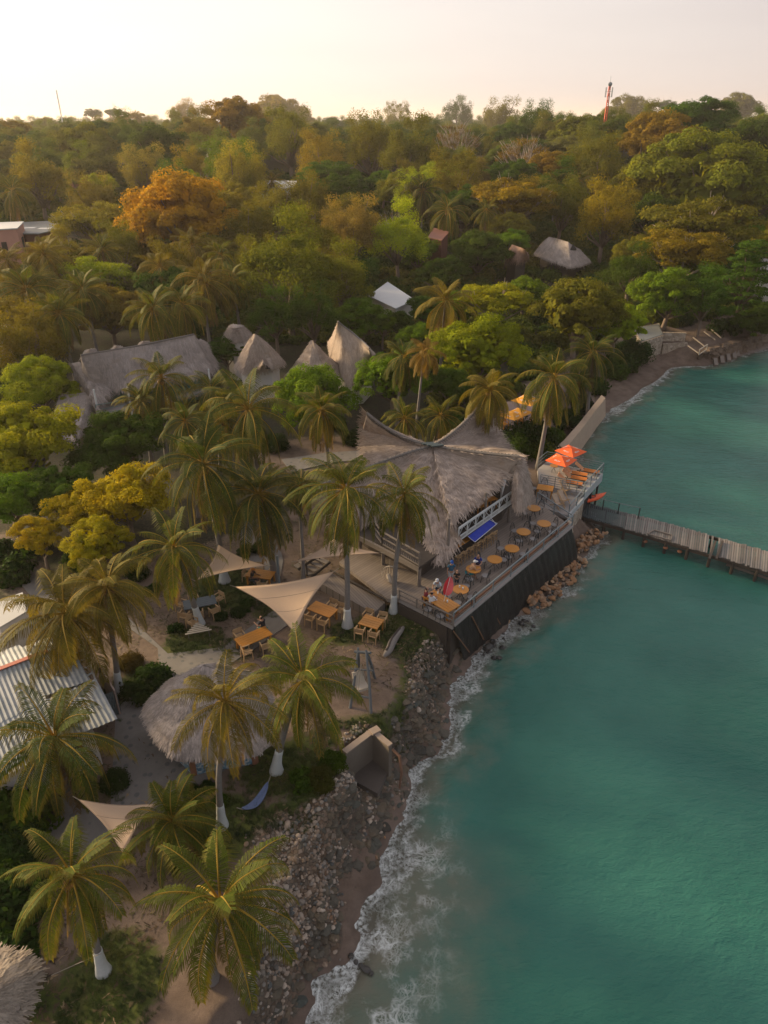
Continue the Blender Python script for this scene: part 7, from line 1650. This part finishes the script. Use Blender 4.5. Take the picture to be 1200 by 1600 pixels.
for (px, s_, lb) in (((549,1494),.17,'dark rock awash in the foam at the bottom of the shore'),((556,1503),.13,'dark stone touching the rock awash in the bottom foam'),((572,1514),.20,'black rock awash right of the others in the bottom foam'),((580,1521),.12,'black stone at the tip of the rocks in the bottom foam'),((563,1508),.11,'black stone between the rocks in the bottom foam'),((527,1482),.16,'dark rock at the ledge foot near the bottom foam'),((588,1340),.12,'pale rock alone on the narrow sand strip'),((600,1308),.10,'orange stone on the sand by the rock ledge'),((770,1003),.33,'squared dark block in the foam below the terrace wall'),((762,1010),.3,'second squared dark block below the terrace wall'),((822,955),.34,'tall pale rock at the lower end of the boulder heap'),((792,970),.28,'tan rock alone against the dark wall foot')):
    boulder(at(px[0], px[1], .12), s_, lb, None)
# loose coral rubble on the eroded bank: uncountable
M_RUB = NT('coral_rubble'); tn_ = M_RUB.n('Attribute', attribute_name='tone', attribute_type='INSTANCER').outputs['Fac']
c = M_RUB.ramp(tn_, [(0, (.06, .05, .042)), (.25, (.20, .14, .095)), (.45, (.34, .27, .21)), (.6, (.08, .09, .09)), (.8, (.42, .35, .285)), (1, (.22, .13, .075))]); nq = M_RUB.noise(M_RUB.pos(), 9, 3); c = M_RUB.mix(1, c, M_RUB.mix(nq, (.7, .7, .7, 1), (1.2, 1.2, 1.2, 1)), 'MULTIPLY')
M_RUBM = M_RUB.out(M_RUB.n('BsdfPrincipled', {'Base Color': c, 'Roughness': .9}).outputs[0])
RB = [rock_mesh('stone', 50+k, M_RUBM) for k in range(4)]
xs = np.array([p[0] for p in RUBW]); ys = np.array([p[1] for p in RUBW]); N = 26000
X = r3.uniform(xs.min()-1, xs.max()+1, N); Y = r3.uniform(max(10, ys.min()), ys.max()+1, N); dR = sdf(X, Y, RUBW); sS = shore(X, Y)[0]
dens = fbm(X/1.3, Y/1.3, 3, 77); ok = (dR > -.25) & (sS > .1) & (dens > .40) & (r3.rand(N) < np.clip(.35+dR*.6, 0, 1)*np.where(sS < 1.0, .06, 1))
X, Y = X[ok], Y[ok]; sz = (.04+.085*r3.rand(len(X))**3+.015)*np.where(r3.rand(len(X)) > .985, 1.9, 1)
scatter_gn('coral_rubble', np.stack([X, Y, hgt(X, Y)+sz*.2], 1), sz, np.clip(fbm(X/1.1, Y/1.1, 3, 5)*1.1-.15+.5*(r3.rand(len(X))-.5)+.1, 0, 1), 'mixed pale and dark coral stones covering the eroded bank', RB, M_RUBM, 'stuff', 'rubble')
# dark coral ledge between rubble and sand: one broken mass
t = NT('ledge_rock'); tn_ = t.n('Attribute', attribute_name='tone', attribute_type='INSTANCER').outputs['Fac']; n = t.noise(t.pos(), 6, 5, .7)
c = t.ramp(tn_, [(0, (.035, .034, .028)), (.35, (.085, .08, .065)), (.6, (.12, .095, .065)), (.8, (.055, .068, .062)), (1, (.20, .13, .07))]); c = t.mix(1, c, t.mix(n, (.45, .45, .45, 1), (1.5, 1.45, 1.4, 1)), 'MULTIPLY')
M_LEDGE = t.out(t.n('BsdfPrincipled', {'Base Color': c, 'Roughness': .85, 'Normal': t.bump(n, .9, .08)}).outputs[0])
LGP = [px_poly(q_, .8) for q_ in ([(560,1225),(600,1190),(640,1180),(655,1205),(625,1290),(600,1340),(560,1345),(520,1370),(500,1330),(520,1290)], [(520,1370),(535,1400),(520,1470),(495,1520),(440,1590),(420,1570),(480,1480),(500,1400)], [(640,1110),(672,1050),(700,1002),(735,1032),(716,1080),(702,1130),(684,1178),(640,1205),(610,1170)])]
N = 6500; X = r3.uniform(-6, 6, N); Y = r3.uniform(10, 36, N); dL = np.maximum.reduce([sdf(X, Y, q_) for q_ in LGP]); ok = (dL > -.1) & (shore(X, Y)[0] > .2); X, Y, dL = X[ok], Y[ok], dL[ok]; sz = .10+.26*r3.rand(len(X))**2
scatter_gn('coral_ledge', np.stack([X, Y, hgt(X, Y)-sz*.15], 1), sz, np.clip(fbm(X/.8, Y/.8, 3, 91)*1.3-.2+.3*(r3.rand(len(X))-.5), 0, 1), 'dark cracked coral ledge between the rubble bank and the narrow sand', [rock_mesh('ledge_piece', 80+k, M_LEDGE, .55) for k in range(4)], M_LEDGE, 'stuff', 'rock ledge')
# ------------------------------------------------------------ shrubs, tufts, bushes
def shrub(px, r_, colk, label, h=None, kind=0, z=None, cat='shrub'):
    g_ = ground(*px); o_ = thing('leafy_shrub', label, cat, tuple(g_), rnd.uniform(0, 6)); m_ = SHM[kind]; f_ = obj('foliage', m_, o_, (0, 0, r_*.12), (0, 0, 0), (r_, r_, h or r_)); c_ = LC[colk]; f_.color = (*c_, 1)
    mb = MB(); mb.tube([(0, 0, -.2), (0, 0, r_*.5)], [.06*r_+.02, .02], 6); mb.build('stem', M_BARK, o_); return o_
def shmesh(seed, nc=26, n=150, size=.13):
    r = np.random.RandomState(seed); d = r.normal(size=(nc, 3)); d /= np.linalg.norm(d, axis=1, keepdims=True); d[:, 2] = np.abs(d[:, 2]); V, F, q_ = leaf_cloud(d*.62*np.array([1, 1, .8]), .22+.22*r.rand(nc), n, size, .9, .3, seed, .5, .6, False); return np_mesh('foliage', V, F, M_LEAF, False, fattr={'rnd': q_})
SHM = [shmesh(5), shmesh(6, 40, 200, .085), shmesh(7, 18, 80, .2)]
shrub((826,700), 2.9, 'dg', 'big glossy dark bush with whitish blossoms between the restaurant roof and the lounge platform', 3.4, 1)
shrub((805,712), 2.0, 'g', 'green bush touching the edge of the restaurant roof', 2.6, 1)
shrub((846,712), 1.4, 'yg', 'bright young bush at the lounge platform corner', 2.0, 0)
for k, (px, r_, ck, lb) in enumerate([((900,640),2.2,'dg','dense hedge bush behind the middle of the sea wall'),((880,665),2.2,'dg','dense hedge bush behind the near end of the sea wall'),((925,610),2.2,'dg','dense hedge bush behind the far end of the sea wall'),((955,585),2.6,'g','bush at the back of the little beach'),((985,560),3.2,'dg','large dark bush beside the cream bastion'),((970,575),2.6,'dg','second bush by the cream bastion'),((862,690),1.8,'g','bush at the foot of the sea wall'),
 ((641,945),.75,'yg','yellow-green croton in the timber rail corner'),((275,985),.6,'dg','conical dark shrub left of the lone armchair'),((345,965),.55,'dg','small round shrub nearest the stone walk'),((372,960),.6,'dg','pair shrub by the stone walk edge'),((385,950),.7,'dg','larger shrub by the stone walk edge'),((240,1065),1.2,'dg','dark shrub bed corner beside the paving'),((205,1040),.9,'rust','reddish shrub in the planting bed'),((215,1088),1.1,'dg','low dark shrub in the planting bed'),((180,1225),.8,'dg','dark plant in the wedge bed below the tin shed'),
 ((503,1222),.85,'olive','bush on the bank edge left of the tank'),((470,1225),.8,'g','green weeds left of the tank'),((520,1195),.8,'g','leafy weeds against the tank wall'),((410,860),.9,'dg','dark plants between the sails'),((385,865),.8,'dg','dark plants by the rear sail tip'),((20,1290),2.2,'g','tangled green bush at the left edge below the shed'),((10,1220),2.0,'yg','leafy bush over the shed roof corner'),((40,1240),1.3,'g','small bush over the lower shed roof'),((10,1420),2.0,'dg','dark bush at the left edge above the reed shelter'),((20,1340),1.8,'dg','dark bush between the left edge and the bottom palms'),((5,1500),1.6,'dg','dark bush behind the reed shelter'),((300,1240),.5,'dg','low plants in the plot before the bar'),((325,1232),.45,'dg','low plants in the middle of the plot before the bar'),((305,1262),.5,'dg','low plants at the lower edge of the plot before the bar'),((345,1255),.45,'g','low plants beside the curved palm trunk'),
 ((430,700),1.6,'dg','dark garden bush left of the pale upper walk'),((560,690),1.6,'dg','dark garden bush behind the restaurant side wing'),((520,665),1.6,'g','garden bush under the palm by the mango trees'),((60,860),1.2,'dg','dark hedge by the left walk'),((30,900),1.8,'dg','dark hedge in front of the pale flat roof'),((5,870),1.6,'dg','dark hedge at the far left edge by the walk'),((215,900),1.0,'dg','dark shrub behind the left golden palms'),((240,925),.7,'dg','dark shrub left of the blue-grey table'),((130,880),1.6,'g','bush under the golden trees'),((600,745),1.2,'dg','bush under the restaurant wing'),((1130,520),2.6,'dg','dark bush on the bank above the stone revetment'),((1170,505),2.6,'dg','dark bush further right above the stone revetment'),((1060,505),2.4,'dg','dark bush behind the low stone walls')]):
    shrub(px, r_, ck, lb, None, k % 3)
# grass tufts
def tuft_mesh(seed):
    r = random.Random(seed); V = []; F = []
    for i in range(26):
        a = r.uniform(0, 2*pi); b0 = Vector((r.uniform(-.5, .5), r.uniform(-.5, .5), 0)); d = Vector((cos(a), sin(a), 0)); h_ = r.uniform(.5, 1.1); sd = Vector((-d.y, d.x, 0))*.035
        b = len(V); V += [b0-sd, b0+sd, b0+d*.15+Vector((0, 0, h_*.6))+sd*.7, b0+d*.15+Vector((0, 0, h_*.6))-sd*.7, b0+d*.45+Vector((0, 0, h_))]; F += [(b, b+1, b+2, b+3), (b+3, b+2, b+4, b+4)]
    V = np.array([tuple(v) for v in V]); return np_mesh('tuft', V, [np.array([f for f in F if f[2] != f[3]]), np.array([f[:3] for f in F if f[2] == f[3]])], M_TUFT)
tt = NT('grass_blade'); tn2 = tt.n('Attribute', attribute_name='tone', attribute_type='INSTANCER').outputs['Fac']; c = tt.ramp(tn2, [(0, (.02, .042, .010)), (.5, (.05, .08, .014)), (.8, (.11, .12, .025)), (1, (.17, .135, .045))]); M_TUFT = tt.out(tt.n('MixShader', {0: .3, 1: tt.n('BsdfPrincipled', {'Base Color': c, 'Roughness': .7}).outputs[0], 2: tt.n('BsdfTranslucent', {'Color': c}).outputs[0]}).outputs[0])
N = 60000; X = r3.uniform(-22, 8, N); Y = r3.uniform(10, 52, N); gN = np.full(N, -9.)
for Pq in GRASS: gN = np.maximum(gN, sdf(X, Y, px_poly(Pq)))
for a, b, r_ in GRASS_BLOB:
    cc_ = at(a, b, 2.8); rr2 = r_*(cc_-Vector((0, 0, 30))).length/FPX*.9; gN = np.maximum(gN, rr2-np.hypot(X-cc_.x, Y-cc_.y))
nse = fbm(X/1.2, Y/1.2, 4, 13); ok = (gN+(nse-.5)*2.2 > .12) & (r3.rand(N) < .75); X, Y = X[ok], Y[ok]
scatter_gn('grass', np.stack([X, Y, hgt(X, Y)-.02], 1), .10+.12*r3.rand(len(X)), np.clip(fbm(X/2, Y/2, 3, 23)*1.5-.45+.25*r3.rand(len(X)), 0, 1), 'short dark grass patches between sand and bank', [tuft_mesh(k) for k in range(3)], M_TUFT, 'stuff', 'grass')

# fallen leaves and bits on the sand: uncountable
V = []; F = []; r_ = random.Random(4)
for i in range(7):
    a = r_.uniform(0, 6.28); c_ = Vector((r_.uniform(-3, 3), r_.uniform(-3, 3), .12)); d = Vector((cos(a), sin(a), r_.uniform(-.1, .1)))*r_.uniform(.6, 1.4); sd = Vector((-sin(a), cos(a), 0))*r_.uniform(.15, .4); b = len(V); V += [c_-d, c_+sd, c_+d, c_-sd]; F.append((b, b+1, b+2, b+3))
t = NT('dry_leaf'); tn_ = t.n('Attribute', attribute_name='tone', attribute_type='INSTANCER').outputs['Fac']; c = t.ramp(tn_, [(0, (.03, .022, .014)), (.4, (.09, .055, .028)), (.7, (.05, .055, .016)), (1, (.24, .17, .10))]); M_DRY = t.out(t.n('BsdfPrincipled', {'Base Color': c, 'Roughness': .9}).outputs[0])
lm = np_mesh('leaf_bits', np.array([tuple(v) for v in V]), np.array(F), M_DRY)
N = 9000; X = r3.uniform(-22, 6, N); Y = r3.uniform(12, 55, N); dS = sdf(X, Y, px_poly(SANDP[0])); cl_ = fbm(X/2.5, Y/2.5, 3, 61); ok = (dS > .2) & (cl_ > .47); X, Y = X[ok], Y[ok]
scatter_gn('leaf_litter', np.stack([X, Y, hgt(X, Y)+.01], 1), .05+.07*r3.rand(len(X)), r3.rand(len(X)), 'fallen leaves and palm scraps strewn over the sandy yard', [lm], M_DRY, 'stuff', 'leaf litter')

# ------------------------------------------------------------ evening haze
mb = MB(); mb.box((0, 20000, 47.0), (80000, 80000, 108))
t = NT('haze'); pv = t.n('VolumePrincipled', {'Color': (1.0, .93, .90, 1), 'Density': .00016, 'Anisotropy': .35})
o_ = t.n('OutputMaterial'); t.t.links.new(pv.outputs[0], o_.inputs['Volume'])
hzo = mb.build('haze', t.m); tag(hzo, 'warm evening haze hanging over the whole bay and forest', 'haze', None, 'stuff')
